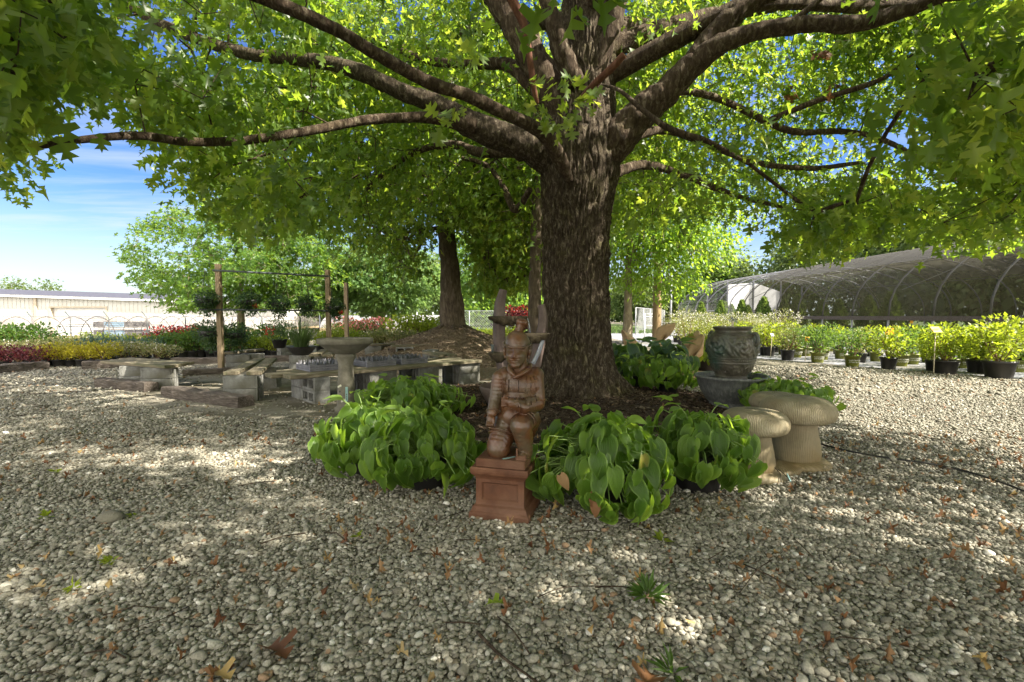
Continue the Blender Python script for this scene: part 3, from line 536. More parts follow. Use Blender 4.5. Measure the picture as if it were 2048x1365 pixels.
# limbs outside the frame that carry the rest of the crown (they shade the yard)
def out_limb(az, el, z0, l, r):
    a = np.array([.85, 6.05, z0]); d = np.array([sin(az)*cos(el), cos(az)*cos(el), sin(el)]); pts = [a+d*l*t+np.array([0, 0, -.06*(l*t)**2*.5]) for t in (0, .25, .5, .75, 1)]
    skel.append(limb('limb', pts, [r, r*.8, r*.6, r*.4, r*.15], M['limb'], bt, OFF, seg=8, n=24, seed=int(az*10)))
for az, el, z0_, l, r in [(1.3, .45, 4.2, 7.5, .14), (1.9, .4, 3.8, 7, .13), (.7, .5, 4.5, 7, .13), (.1, .5, 4.4, 7, .13), (-.6, .5, 4.6, 7, .12), (-1.3, .6, 5, 7, .12), (2.6, .55, 4.6, 7, .12), (3.5, .6, 5.0, 7, .12), (4.2, .55, 5.2, 6.5, .11), (1.0, .85, 5.6, 5.5, .1), (-.3, .9, 5.8, 5.5, .1), (2.5, .9, 5.8, 5, .1)]:
    out_limb(az, el, z0_, l, r)
skel = np.concatenate(skel)
# crown: leaf sprays through a hollow dome, thinner near the trunk, hanging low at the rim
BX = [-400, 0, 70, 85, 130, 160, 250, 330, 370, 420, 500, 600, 680, 760, 900, 1050, 1090, 1240, 1420, 1470, 1560, 1600, 1700, 1750, 1850, 1960, 2048, 2500]
BY = [470, 420, 385, 205, 235, 255, 330, 350, 400, 465, 500, 490, 465, 505, 468, 530, 500, 465, 455, 425, 450, 520, 515, 480, 490, 510, 470, 470]
LP = []
for nm, l in LIMBS[:4]+LIMBS[4:6]+LIMBS[7:10]:
    c = catmull([(a, b, 0) for a, b, y, wd in l], 60); y_ = catmull([(y, wd, 0) for a, b, y, wd in l], 60); LP.append(np.concatenate([c[:, :2], y_[:, :2]], 1))
LP = np.concatenate(LP)
def hides(px, py, d, prob=.97):
    m = np.zeros(len(px), bool)
    for i in range(0, len(px), 8000):
        s = slice(i, i+8000); q = (px[s, None]-LP[None, :, 0])**2+(py[s, None]-LP[None, :, 1])**2; rr = LP[None, :, 3]/2+.27*F/np.maximum(d[s, None], .6)
        m[s] = ((q < rr*rr) & (d[s, None] < LP[None, :, 2]+.1) & (d[s, None] > .3)).any(1)
    return m & (RNG.random(len(px)) < prob)
def sample_crown(n):
    out = []; tot = 0
    while tot < n:
        k = 40000; u = rand_dirs(k); rad = RNG.uniform(.30, 1, k)**.6; p = u*rad[:, None]*np.array([8.8, 8.2, 6.6]); p[:, 1] *= np.where(p[:, 1] < 0, 1.17, 1); p += np.array([.9, 6.1, 4.0])
        lump = fbm(p*.55, 3, 31); rh = np.sqrt(((p[:, 0]-.9)/8.8)**2+((p[:, 1]-6.1)/8.2)**2)
        zl = 1.75+1.3*np.clip(1-rh/.75, 0, 1)+.7*(vnoise(p*.8, 4)-.5)
        ok = (p[:, 2] > zl) & (p[:, 2] < 8.4) & (lump > .37)
        px, py, d = screen(p); dist = np.linalg.norm(p-np.array([0, 0, H]), axis=1); b = np.interp(px, BX, BY)
        front = d > .3; inview = front & (px > -150) & (px < 2200) & (py > -200)
        ok &= ~(inview & (py > b-np.minimum(np.where(px < 480, .36, .24)*F/np.maximum(d, .5), 190)+40*(vnoise(p*2.2, 8)-.5)))
        ok &= ~((p[:, 0] > 5.6) & ~inview & ((p[:, 2] < 3.6+.6*vnoise(p, 6)) | (p[:, 0] > 8.0)))
        ok &= ~((p[:, 2] > 6.7) & (p[:, 0] < 3.5) & ~inview & (RNG.random(k) < .85))
        ok &= ~((p[:, 0] < -4) & ~inview & (RNG.random(k) < .5))
        ok &= ~(front & (dist < 2.3) & inview & (px > 230))
        ok &= dist > 2.1
        ok &= ~(sunny(p) & (RNG.random(k) < np.where(inview, .8, .97)))
        ok &= ~(inview & (dist < 5.2) & (px > 560) & (px < 1500) & (py > -60) & (RNG.random(k) < 1.1))
        ok &= ~(inview & (d < 6.6) & (px > 1040) & (px < 1330) & (py > 60) & (RNG.random(k) < .97))
        # a few openings where the sky shows
        for hx, hy, hr in ((190, 330, 190), (110, 225, 60), (210, 225, 60), (320, 160, 36), (235, 110, 40), (520, 60, 26), (380, 190, 26), (1420, 250, 26), (1770, 200, 26), (1560, 380, 30), (1950, 330, 34),  (270, 70, 70), (440, 60, 30), (1840, 260, 60), (1690, 310, 45), (1880, 300, 50), (1480, 400, 30), (1620, 130, 24)):
            ok &= ~(inview & ((px-hx)**2+((py-hy)*1.25)**2 < hr*hr*(.55+.9*vnoise(p*1.7, 12))))
        ok &= inview | (RNG.random(k) < np.where((p[:, 1] < 4.2) & (p[:, 0] > -1.5), 1.0, .2))
        ok &= ~(inview & (px < 620) & (dist < 4.4) & (RNG.random(k) < .85)) & ~hides(px, py, d)
        out.append(p[ok]); tot += ok.sum()
    return np.concatenate(out)[:n]
tg = sample_crown(8200)
def extra(n, x0, x1, y0, y1, d0, d1, lump=.42):
    out = []; m = 0
    while m < n:
        k = 3000; px = RNG.uniform(x0, x1, k); py = RNG.uniform(y0, y1, k); Y = RNG.uniform(d0, d1, k); u = (682.5-py)/F; t = Y/(cp+u*sp); p = np.stack([(px-1024)/F*t, Y, H+(-sp+u*cp)*t], -1)
        ok = (py < np.interp(px, BX, BY)-np.minimum(np.where(px < 480, .34, .22)*F/Y, 170)+30*(vnoise(p*2.2, 8)-.5)) & ~hides(px, py, Y) & (fbm(p*.9, 3, 31) > lump) & (p[:, 2] > 1.5)
        ok &= ~((px > 1050) & (px < 1260) & (Y < 6.6)) & ~((px-190)**2+((py-330)*1.1)**2 < 185**2) & ~((px-120)**2+(py-225)**2 < 60**2) & ~((px-300)**2+(py-140)**2 < 45**2) & (np.linalg.norm(p-np.array([0, 0, H]), axis=1) > 2.1)
        ok &= ~((px-1840)**2+(py-260)**2 < 50**2) & ~((px-1690)**2+(py-310)**2 < 36**2) & ~((px-270)**2+(py-70)**2 < 55**2)
        out.append(p[ok]); m += ok.sum()
    return np.concatenate(out)[:n]
# the rim nearest the viewer, the curtain hanging behind the lower limbs, the sunlit side
tg = np.concatenate([tg, extra(40, -140, 235, -90, 330, 2.0, 3.2), extra(16, -150, 60, 150, 420, 2.1, 2.8), extra(34, 1870, 2120, -60, 230, 2.0, 3.3), extra(110, 200, 640, -60, 480, 3.6, 5.4), extra(420, 330, 1080, 100, 540, 6.6, 10.5, .47), extra(220, 600, 1000, -40, 200, 6, 9), extra(620, 1230, 2080, -20, 520, 5.6, 10.5), extra(130, 1450, 2080, 240, 520, 4.4, 6)])
nodes, par, wts, n0 = grow(skel, tg, step=.32, arch=.1)
tw = twig_mesh('twigs', nodes-TREE[:], par, wts, n0, M['limb'], r0=.0028, pw=.36, rmax=.02)
tag(link('twigs', tw, bt), kind='stuff')
outw = unit((tg-np.array([.9, 6.1, 3.4]))*np.array([1, 1, .5])); dist = np.linalg.norm(tg-np.array([0, 0, H]), axis=1); px, py, d = screen(tg)
vis = (d > .3) & (px > -250) & (px < 2300) & (py > -300)
near = (dist < 6.5) & vis
parts = []
for i, (fo, dr, tws) in enumerate([(.3, -.3, .2), (.75, -.55, -.4), (-.25, -.15, .6), (.5, .2, -.2)]):
    sel = np.arange(len(tg)) % 4 == i
    parts.append(leaf_cloud(tg[near & sel]-np.array(TREE), outw[near & sel], 16, curled(OAK, fo, dr, tws), .128, .18, droop=.75)); parts.append(leaf_cloud(tg[~near & sel]-np.array(TREE), outw[~near & sel], 14, curled(OAKL, fo, dr, tws), .14, .23, droop=.65))
V, T, R, U = merge(parts); link('crown', np_mesh('crown', V, T, M['oak'], R), bt)
# a leafy shoot growing out of the trunk's fork, and three rusty dead leaf bunches in the crown
sh = np.array([P(1105, 225, 5.0), P(1140, 210, 4.95), P(1165, 175, 5.0), P(1130, 150, 5.0), P(1120, 245, 4.95), P(1085, 175, 5.05), P(1170, 210, 5.05), P(930, 120, 4.6), P(955, 90, 4.6), P(880, 250, 4.9), P(905, 215, 4.9)])
for sh_ in (sh[:7], sh[7:9], sh[9:]):
    V, T, R, U = leaf_cloud(sh_-np.array(TREE), unit(np.tile([[0, -1, .1]], (len(sh_), 1))), 6, OAK, .17, .07, droop=.5, rndbase=np.full(len(sh_), .85)); link('leafy_shoot', np_mesh('leafy_shoot', V, T, M['oak'], R), bt)
db = np.array([P(1645, 105, 5.4), P(1582, 185, 5.6), P(1662, 175, 5.5)])
for q in db:
    V, T, R, U = leaf_cloud(q[None]-np.array(TREE), np.array([[0, 0, -1.]]), 7, OAK, .1, .03, rndbase=np.array([.25])); link('dead_leaves', np_mesh('dead_leaves', V, T, M['brown_leaf'], R), bt)
# ================================================================ other trees
def tree(name, label, base, height, trunk_r, fork, crown_c, crown_r, nclump, per, tmpl, lsize, spread, leafm, barkm, cat='tree', group=None, droop=.4, lean=(0, 0), flat=0, seed=0, lump=.42, zmin=None, arch=.1, reject=None):
    base = Vector(base); t = thing(name, label, cat, base, 0, group); B = np.array(base)
    path = [(0, 0, -.1), (lean[0]*.4, lean[1]*.4, fork*.6), (lean[0], lean[1], fork), (lean[0]*1.4, lean[1]*1.4, height*.6), (lean[0]*1.6, lean[1]*1.6, height*.93)]
    rad = [trunk_r*1.35, trunk_r*.95, trunk_r*.85, trunk_r*.5, trunk_r*.1]
    sk = limb('trunk', [np.array(p) for p in path], rad, barkm, t, (0, 0, 0), seg=18, n=40, rough=.14, seed=seed)
    out = []; n = 0
    while n < nclump:
        u = rand_dirs(6000); p = u*(RNG.random((6000, 1))**.42)*np.array(crown_r)+np.array(crown_c)
        ok = fbm(p*(2.2/max(crown_r))*2+seed, 3, seed) > lump
        if zmin is not None: ok &= p[:, 2] > zmin
        if reject is not None: ok &= ~reject(p+B)
        out.append(p[ok]); n += ok.sum()
    tg_ = np.concatenate(out)[:nclump]; skk = sk[sk[:, 2] > fork*.8]
    nd, pr, ww, k0 = grow(skk, tg_, step=max(crown_r)*.08, arch=arch)
    tag(link('branches', twig_mesh('branches', nd, pr, ww, k0, barkm, r0=trunk_r*.022, pw=.46, rmax=trunk_r*.4), t), kind='stuff')
    ow = unit((tg_-np.array(crown_c))*np.array([1, 1, .6])); V, T, R, U = leaf_cloud(tg_, ow, per, tmpl, lsize, spread, droop=droop, flat=flat)
    link('crown', np_mesh('crown', V, T, leafm, R), t); return t
mz = float(mound_z(np.array([MOUND.x]), np.array([MOUND.y]))[0])
mt = tree('shade_tree', 'mature tree with a stout trunk growing out of the brown mulch mound', (MOUND.x, MOUND.y, mz-.12), 8.6, .27, 2.6, (.3, 0, 4.2), (4.4, 4.2, 3.3), 2200, 14, OAKL, .2, .28, M['oak'], M['bark_far'], droop=.6, lean=(-.15, 0), seed=5, lump=.40, zmin=.9, reject=lambda q: ((np.abs(screen(q)[0]-905) < 62) & (q[:, 2] < 3.3)) | ((sun_foot(q)[0] < -4.5) | (np.hypot((sun_foot(q)[0]+1.6)/2, (sun_foot(q)[1]-11.8)/2) < 1)) & (RNG.random(len(q)) < .8))
rt = MB()
for k in range(11):
    a = k*.6+random.uniform(-.2, .2); l = random.uniform(.5, 1.0); pts = []
    for q in range(6):
        r = .22+l*q/5; aa = a+random.uniform(-.1, .1)*q; x, y = r*cos(aa), r*sin(aa); pts.append((x, y, float(mound_z(np.array([MOUND.x+x]), np.array([MOUND.y+y]))[0])-mz+.15-.012*q))
    rt.tube(pts, [.07*(1-q/6.5) for q in range(6)], 7)
rt.build('roots', M['bark_far'], mt)
tree('oak_tree', 'open pale-green oak with tiered drooping boughs in front of the cream shed', (-11.2, 20, 0), 6.6, .14, 2.0, (.5, 0, 3.15), (4.2, 4, 2.7), 1150, 17, OAKL, .2, .24, M['oak_far'], M['bark_pale'], droop=.25, flat=.8, seed=9, lump=.50, zmin=1.3, arch=.04)
tree('young_tree', 'young light-green tree with a slim pale trunk before the low grey tunnel', (P(765, 660, 22).x, 22, 0), 5.2, .13, 1.5, (0, 0, 2.7), (2.7, 2.4, 1.7), 800, 16, OAKL, .23, .24, M['pale_tree'], M['bark_pale'], droop=.3, flat=.6, seed=13, zmin=.75)
tree('shade_tree', 'slender pale-barked tree half hidden behind the huge furrowed trunk', (P(1068, 690, 9.6).x, 9.6, .0), 9, .12, 3.2, (.6, .6, 5.6), (3.8, 3, 3.0), 520, 12, STAR, .17, .26, M['oak'], M['bark_far'], lean=(.05, 0), seed=17, zmin=2.9)
tree('maidenhair_tree', 'bright yellow-green tree whose boughs hang around the wooden utility pole', (P(1255, 690, 18).x, 18, 0), 8.5, .15, 2.8, (1.0, 0, 4.2), (3.0, 2.4, 2.6), 900, 16, SIMP, .17, .23, M['ginkgo'], M['bark_pale'], droop=.5, seed=21, zmin=1.75)
# woods and single trees behind
BT = [ # pixel x of the base, distance, height, crown radius, label
 (640, 46, 7.5, 3.4, 'dull green tree standing behind the low grey tunnel and the hanging baskets'),
 (985, 40, 8.5, 4.0, 'broad green tree rising behind the chain-link fence next to the mound'),
 (1075, 46, 8.0, 4.0, 'olive-green tree crossed by the overhead cables behind the huge trunk'),
 (880, 52, 7.0, 3.6, 'round tree filling the gap between young tree and mulch mound'),
 (1262, 52, 5.2, 1.9, 'thin tall tree just beyond the white gate, closest to the trunk'),
 (1292, 60, 5.2, 2.0, 'narrow hazy tree behind the white gate and wooden pole'),
 (1340, 62, 6.0, 2.4, 'hazy tree standing just past the wooden utility pole'),
 (1420, 50, 6.6, 2.6, 'sunlit yellowish tree peeking over the far arch of the shade house'),
 (1380, 66, 4.6, 2.2, 'small pale tree low behind the far arch of the shade house'),
 (25, 70, 8.0, 2.6, 'bushy treetop showing above the shed roof near its taller end'),
 (95, 72, 7.6, 2.2, 'smaller treetop peeking over the shed roof beyond the garage door'),
]
for i, (px_, Y_, h_, r_, lb) in enumerate(BT):
    b = P(px_, 640, Y_); zb = float(hgt(np.array([b.x]), np.array([Y_]))[0])
    if i >= 9: h_ += 0
    tree('woodland_tree', lb, (b.x, Y_, zb), h_, .16, h_*.3, (0, 0, h_*.6), (r_, r_, h_*.42), 420 if i < 9 else 160, 13, SIMP, .42 if i != 4 else .36, .5, M['woods'] if i not in (1, 7, 8) else M['oak_far'], M['bark_far'], group='trees beyond the fences', seed=30+i, lump=.43)
WT = [(28.5, 11, 9), (30, 15.5, 10), (28.8, 20, 9), (30.5, 24.5, 10.5), (29, 29, 9.5), (31, 34, 10.5), (29.5, 39, 9), (27, 45, 9.5), (34, 18, 12), (35, 28, 12), (22, 50, 8), (33, 8, 10)]
WL = ['at the end the camera stands beside', 'second along from the camera end', 'third along from the camera end', 'fourth along from the camera end', 'about halfway along', 'just past the middle', 'second from the far end', 'at the far end', 'deeper in the woods near the camera end', 'deeper in the woods near the middle', 'past the white gable wall', 'at the very edge beyond the conifer row']
for i, (x, y, h_) in enumerate(WT):
    tree('woodland_tree', 'dark tree behind the long shade house, '+WL[i], (x, y, 0), h_, .2, h_*.3, (0, 0, h_*.52), (3.4, 3.2, h_*.46), 520, 12, SIMP, .42, .55, M['woods'], M['bark_far'], group='trees behind the shade house', seed=60+i, lump=.40)
# ================================================================ kneeling warrior on its pedestal
def bez(z): return float(bed_z(np.array([z[0]]), np.array([z[1]]))[0]) if bed_q(z[0], z[1]) < 1 else 0.0
SX, SY = .0, 2.57            # statue axis
ped = thing('pedestal', 'square rough terracotta pedestal with a recessed panel under the kneeling warrior', 'pedestal', (SX-.03, SY, 0), radians(-15))
mb = MB()
def rect(w_, z): h = w_/2; return [(-h, -h, z), (h, -h, z), (h, h, z), (-h, h, z)]
prof = [(.318, -.02), (.318, .028), (.312, .034), (.30, .04), (.292, .05), (.286, .062), (.262, .07), (.258, .078), (.258, .205), (.264, .212), (.275, .222), (.29, .228), (.30, .236), (.306, .248), (.306, .262), (.298, .27)]
vs = []; fs = []
for w_, z in prof: vs += rect(w_, z)
for i in range(len(prof)-1):
    for k in range(4):
        if prof[i][1] == .078: continue
        fs.append((i*4+k, i*4+(k+1) % 4, i*4+4+(k+1) % 4, i*4+4+k))
fs.append((3, 2, 1, 0)); o = (len(prof)-1)*4; fs.append((o, o+1, o+2, o+3)); mb.add(vs, fs)
mb.build('body', M['terra_base'], ped)
for k in range(4):           # the four faces, each with its recessed panel
    R = Matrix.Rotation(k*pi/2, 3, 'Z'); h = .129; i1 = .098; zs_ = (.078, .205); zi = (.096, .188)
    ring = lambda hw, za, zb, y: [(-hw, y, za), (hw, y, za), (hw, y, zb), (-hw, y, zb)]
    v = ring(h, *zs_, -h)+ring(i1, *zi, -h)+ring(i1-.008, zi[0]+.008, zi[1]-.008, -h+.011)
    f = []
    for a in (0, 4):
        for j in range(4): f.append((a+j, a+(j+1) % 4, a+4+(j+1) % 4, a+4+j))
    f.append((8, 9, 10, 11)); MB().add([R @ Vector(q) for q in v], f).build('panel', M['terra_base'], ped)
# --- the figure: one skin grown over the pose
def ell(bm, c, r, rot=None):
    m = bmesh.ops.create_icosphere(bm, subdivisions=3, radius=1)['verts']; R = rot.to_matrix() if rot is not None else Matrix.Identity(3)
    for v in m: v.co = Vector(c)+R @ Vector((v.co.x*r[0], v.co.y*r[1], v.co.z*r[2]))
def cap(bm, p, q, r1, r2, flat=1.0, n=7):
    p, q = Vector(p), Vector(q)
    for i in range(n):
        t = i/(n-1); c = p.lerp(q, t); r = r1+(r2-r1)*t; ell_lo(bm, c, (r, r*flat, r))
def ell_lo(bm, c, r):
    m = bmesh.ops.create_icosphere(bm, subdivisions=2, radius=1)['verts']
    for v in m: v.co = Vector(c)+Vector((v.co.x*r[0], v.co.y*r[1], v.co.z*r[2]))
def remesh(bm, vox, smooth, name):
    me = bpy.data.meshes.new(name); bm.to_mesh(me); bm.free(); ob = bpy.data.objects.new(name, me); C.objects.link(ob)
    r = ob.modifiers.new('r', 'REMESH'); r.mode = 'VOXEL'; r.voxel_size = vox; s = ob.modifiers.new('s', 'SMOOTH'); s.factor = .5; s.iterations = smooth
    dg = bpy.context.evaluated_depsgraph_get(); out = bpy.data.meshes.new_from_object(ob.evaluated_get(dg)); bpy.data.objects.remove(ob); bpy.data.meshes.remove(me)
    out.polygons.foreach_set('use_smooth', [True]*len(out.polygons)); return out
K = .00269                    # metres per photo pixel at the figure
def S(px, py, y=0.0): return P(px, py, SY+y)-Vector((SX+.02, SY, .272))      # figure-local: origin on the pedestal top
st = thing('warrior_statue', 'brown terracotta warrior in plated armour kneeling on one knee, topknot on its head', 'statue', (SX+.02, SY, .272))
bm = bmesh.new()
# head, neck
hc = S(1033, 700, -.035)
ell(bm, hc+Vector((.004, .012, .012)), (.063, .074, .082)); ell(bm, hc+Vector((-.002, -.022, -.03)), (.054, .052, .062)); ell(bm, hc+Vector((-.006, -.044, -.074)), (.028, .026, .021))
cap(bm, S(1040, 742, .0), S(1036, 722, -.012), .052, .044)
# torso
ell(bm, S(1046, 772, .01), (.112, .082, .095)); ell(bm, S(1042, 800, .0), (.098, .08, .085)); ell(bm, S(1036, 822, .0), (.1, .085, .062))
cap(bm, S(1010, 752, .01), S(1070, 752, .02), .05, .052)
ell(bm, S(1030, 845, .03), (.09, .09, .06)); ell(bm, S(1026, 836, -.055), (.06, .035, .06))     # lap and skirt
# far-side arm (hangs, fist by the kneeling thigh)
cap(bm, S(1000, 756, .0), S(992, 800, -.01), .045, .041); cap(bm, S(992, 800, -.01), S(984, 826, -.05), .04, .03)
hl = S(981, 838, -.07)
ell(bm, hl, (.022, .024, .026))
for i in range(4):
    b = hl+Vector((-.016+.011*i, -.017, -.010)); cap(bm, b, b+Vector((-.002, -.012, -.016)), .0075, .007, n=3); cap(bm, b+Vector((-.002, -.012, -.016)), b+Vector((.0, -.001, -.027)), .007, .006, n=3)
cap(bm, hl+Vector((.018, -.012, .006)), hl+Vector((.020, -.024, -.012)), .0078, .0065, n=3)
# near arm (bent across the belly, fist at the waist)
cap(bm, S(1069, 757, .012), S(1073, 800, -.012), .052, .05); cap(bm, S(1072, 806, -.02), S(1048, 815, -.10), .05, .04); cap(bm, S(1048, 815, -.1), S(1024, 806, -.118), .038, .03)
hr = S(1014, 803, -.118)
ell(bm, hr, (.022, .022, .028))
for i in range(4):
    b = hr+Vector((-.006, -.014, .018-.0125*i)); cap(bm, b, b+Vector((-.017, -.007, -.001)), .008, .0075, n=3); cap(bm, b+Vector((-.017, -.007, -.001)), b+Vector((-.018, .012, -.001)), .0075, .0065, n=3)
cap(bm, hr+Vector((.004, -.016, .022)), hr+Vector((-.012, -.02, .03)), .0085, .007, n=3)
# raised knee, shin and square-toed shoe
kn = S(1043, 852, -.115)
cap(bm, S(1056, 838, .03), kn, .068, .062); cap(bm, kn, S(1052, 903, -.085), .061, .038); cap(bm, S(1052, 909, -.085), S(1044, 915, -.125), .032, .027, n=5)
# kneeling leg
cap(bm, S(1016, 842, .0), S(998, 888, -.06), .075, .066); ell(bm, S(997, 897, -.07), (.062, .06, .056)); cap(bm, S(998, 904, -.03), S(1012, 908, .1), .05, .04)
cap(bm, S(1064, 842, .06), S(1040, 905, .12), .05, .045)
me = remesh(bm, .0036, 3, 'warrior')
V = np.zeros(len(me.vertices)*3, np.float32); me.vertices.foreach_get('co', V); V = V.reshape(-1, 3).astype(float)
# sculpt the face: a head turned a little to its right
fy = Vector((-.16, -1, -.03)).normalized(); fx = Vector((1, -.16, 0)).normalized(); fz = fx.cross(-fy).normalized(); fz = Vector((0, 0, 1))
def push(cx, cz, sx, sz, amt):
    global V
    q = V-np.array(hc); u = q@np.array(fx); z = q[:, 2]; f = q@np.array(fy); wgt = np.exp(-((u-cx)/sx)**2-((z-cz)/sz)**2)*(f > .01)
    V = V+wgt[:, None]*amt*np.array(fy)[None]
for s in (-1, 1):
    push(s*.026, -.002, .015, .009, -.015); push(s*.026, -.003, .012, .0045, .006); push(s*.026, .013, .02, .004, .006); push(s*.034, -.028, .014, .014, .005); push(s*.011, -.036, .0055, .005, .005); push(s*.016, -.0485, .014, .0035, .0045)
    push(s*.026, -.0025, .011, .0014, -.002)
push(0, -.012, .0065, .02, .011); push(0, -.031, .009, .008, .014); push(0, -.0585, .019, .0042, .005); push(0, -.0545, .02, .0018, -.0045); push(0, -.064, .016, .003, .004); push(0, -.083, .016, .01, .006)
me.vertices.foreach_set('co', V.astype(np.float32).ravel()); me.update(); me.materials.append(M['terracotta'])
body = link('figure', me, st)
bmB = bmesh.new(); bmB.from_mesh(me); bvh = BVHTree.FromBMesh(bmB)
for s, nm in ((-1, 'ear'), (1, 'ear')):
    bm = bmesh.new(); c = hc+Vector((s*.064+.003, .012, -.012)); ell(bm, c, (.010, .016, .026)); ell(bm, c+Vector((s*.003, -.008, .004)), (.008, .008, .018)); ell(bm, c+Vector((-s*.004, -.006, -.026)), (.008, .009, .012))
    m_ = remesh(bm, .003, 2, 'ear'); m_.materials.append(M['terracotta']); link('ear', m_, st)
# cap of hair with its band, topknot
bm = bmesh.new(); ell(bm, hc+Vector((.004, .016, .026)), (.068, .076, .078))
bmesh.ops.bisect_plane(bm, geom=bm.verts[:]+bm.edges[:]+bm.faces[:], plane_co=hc+Vector((0, -.05, .036)), plane_no=Vector((0, -.45, -1)), clear_outer=True)
m_ = bpy.data.meshes.new('hair'); bm.to_mesh(m_); bm.free(); m_.polygons.foreach_set('use_smooth', [True]*len(m_.polygons)); m_.materials.append(M['terracotta']); link('hair', m_, st)
mb = MB(); pts = []
for k in range(25):
    a = 2*pi*k/24; pts.append(hc+Vector((.004+.0695*cos(a), .014+.077*sin(a), .034+.034*sin(a)*.6)))
mb.tube(pts, .0055, 6, cap=False); mb.build('headband', M['terracotta'], st)
bm = bmesh.new(); b0 = hc+Vector((.012, .01, .098))
cap(bm, b0, b0+Vector((.012, 0, .03)), .022, .024); ell(bm, b0+Vector((.022, -.004, .045)), (.028, .024, .022)); ell(bm, b0+Vector((.0, -.006, .05)), (.014, .016, .02)); ell(bm, b0+Vector((.04, 0, .04)), (.012, .014, .02)); ell(bm, b0+Vector((-.012, -.012, .012)), (.010, .01, .01))
m_ = remesh(bm, .0035, 2, 'topknot'); m_.materials.append(M['terracotta']); link('topknot', m_, st)
# scarf collar: two crossing rolls
mb = MB()
for s, y0 in ((1, 0), (-1, .006)):
    pts = [S(1040, 733, .055), S(1040+s*17, 731, .03), S(1038+s*19, 738, -.03), S(1034+s*9, 748, -.072+y0), S(1031-s*5, 757, -.086+y0)]
    c = catmull(pts, 18); mb.tube([Vector(q) for q in c], list(np.interp(np.arange(18), [0, 9, 17], [.013, .0155, .008])), 8)
mb.build('scarf', M['terracotta'], st)
# plates of the corselet, laid on the chest; studs stand proud
def lay(mb, x0, x1, z0, z1, off=.010, nx=4, nz=3, dirv=Vector((.06, 1, 0)), y0=-.4):
    g = []
    for j in range(nz+1):
        for i in range(nx+1):
            x = x0+(x1-x0)*i/nx; z = z0+(z1-z0)*j/nz; h = bvh.ray_cast(Vector((x, y0, z)), dirv.normalized())
            if h[0] is None: return False
            g.append((h[0], h[1]))
    ys = [q[0].y for q in g]
    if max(ys)-min(ys) > .06: return False
    o = len(mb.v); w_ = nx+1
    top = [p+n*off for p, n in g]; vs = top+[p-n*.003 for p, n in g]; fs = []
    for j in range(nz):
        for i in range(nx): a = j*w_+i; fs.append((a, a+1, a+1+w_, a+w_))
    m = len(g); rim = [i for i in range(w_)]+[j*w_+nx for j in range(1, nz+1)]+[nz*w_+i for i in range(nx-1, -1, -1)]+[j*w_ for j in range(nz-1, 0, -1)]
    for a, b in zip(rim, rim[1:]+rim[:1]): fs.append((a, a+m, b+m, b))
    mb.add(vs, fs, False); return [top[1*w_+1], top[1*w_+nx-1]]
arm = MB(); stud = MB(); xc = [995, 1012, 1030, 1043, 1052, 1062]; zc = [758, 768, 781, 793, 804]
for j in range(len(zc)-1):
    for i in range(len(xc)-1):
        a = S(xc[i]+1.0, zc[j]+.3); b = S(xc[i+1]-1.0, zc[j+1]-1.3); r = lay(arm, a.x, b.x, b.z, a.z)
        if r:
            for q in r: arm.box(q+Vector((0, -.001, 0)), (.005, .005, .005))
arm.build('armour', M['terracotta'], st); None
# scaled sleeve on the near shoulder
slv = MB()
for j in range(7):
    for i in range(4):
        z = S(0, 752+j*6.6).z; x = S(1057+i*7.6+(j % 2)*1.8+j*.5, 700).x; lay(slv, x, x+.0175, z-.0165, z, off=.007+.002*(i % 2), nx=2, nz=2, dirv=Vector((-.1, 1, 0)))
slv.build('sleeve', M['terracotta'], st)
bnd = MB()
def ringband(c0, ax, r, th, n=28, sq=1.0):
    ax = Vector(ax).normalized(); u = ax.orthogonal().normalized(); v = ax.cross(u); pts = [Vector(c0)+(u*cos(2*pi*k/n)+v*sin(2*pi*k/n))*r for k in range(n+1)]; bnd.tube(pts, th, 6, cap=False)
ringband(S(1073, 800, -.012), (0, .15, 1), .051, .006); ringband(S(1045, 846, -.098), (.1, 1, .25), .062, .005); ringband(S(1047, 842, -.075), (.1, 1, .25), .064, .005); ringband(S(1003, 872, -.04), (.3, .5, 1), .069, .005); ringband(S(1005, 866, -.033), (.3, .5, 1), .071, .005)
ringband(S(1036, 811, -.112), (1, .2, .2), .037, .006); ringband(S(986, 824, -.045), (.15, .8, 1), .034, .005)
bnd.build('garment_bands', M['terracotta'], st)
mb = MB(); mb.box(S(1043, 916, -.135), (.056, .05, .03), rz=-.15, bev=.006); mb.box(S(1034, 905, -.15), (.011, .012, .04), bev=.003); mb.build('shoe', M['terra_base'], st)
mb = MB(); mb.box((0, 0, .024), (.262, .29, .046), rz=radians(-15), bev=.006); sl_ = mb.build('plinth', M['terra_base'], st); sl_.location = (-.045, -.015, 0)
mb = MB(); mb.box((-.035, -.12, .0485), (.075, .013, .0015), rz=radians(35)); mb.build('tape', M['teal'], st)
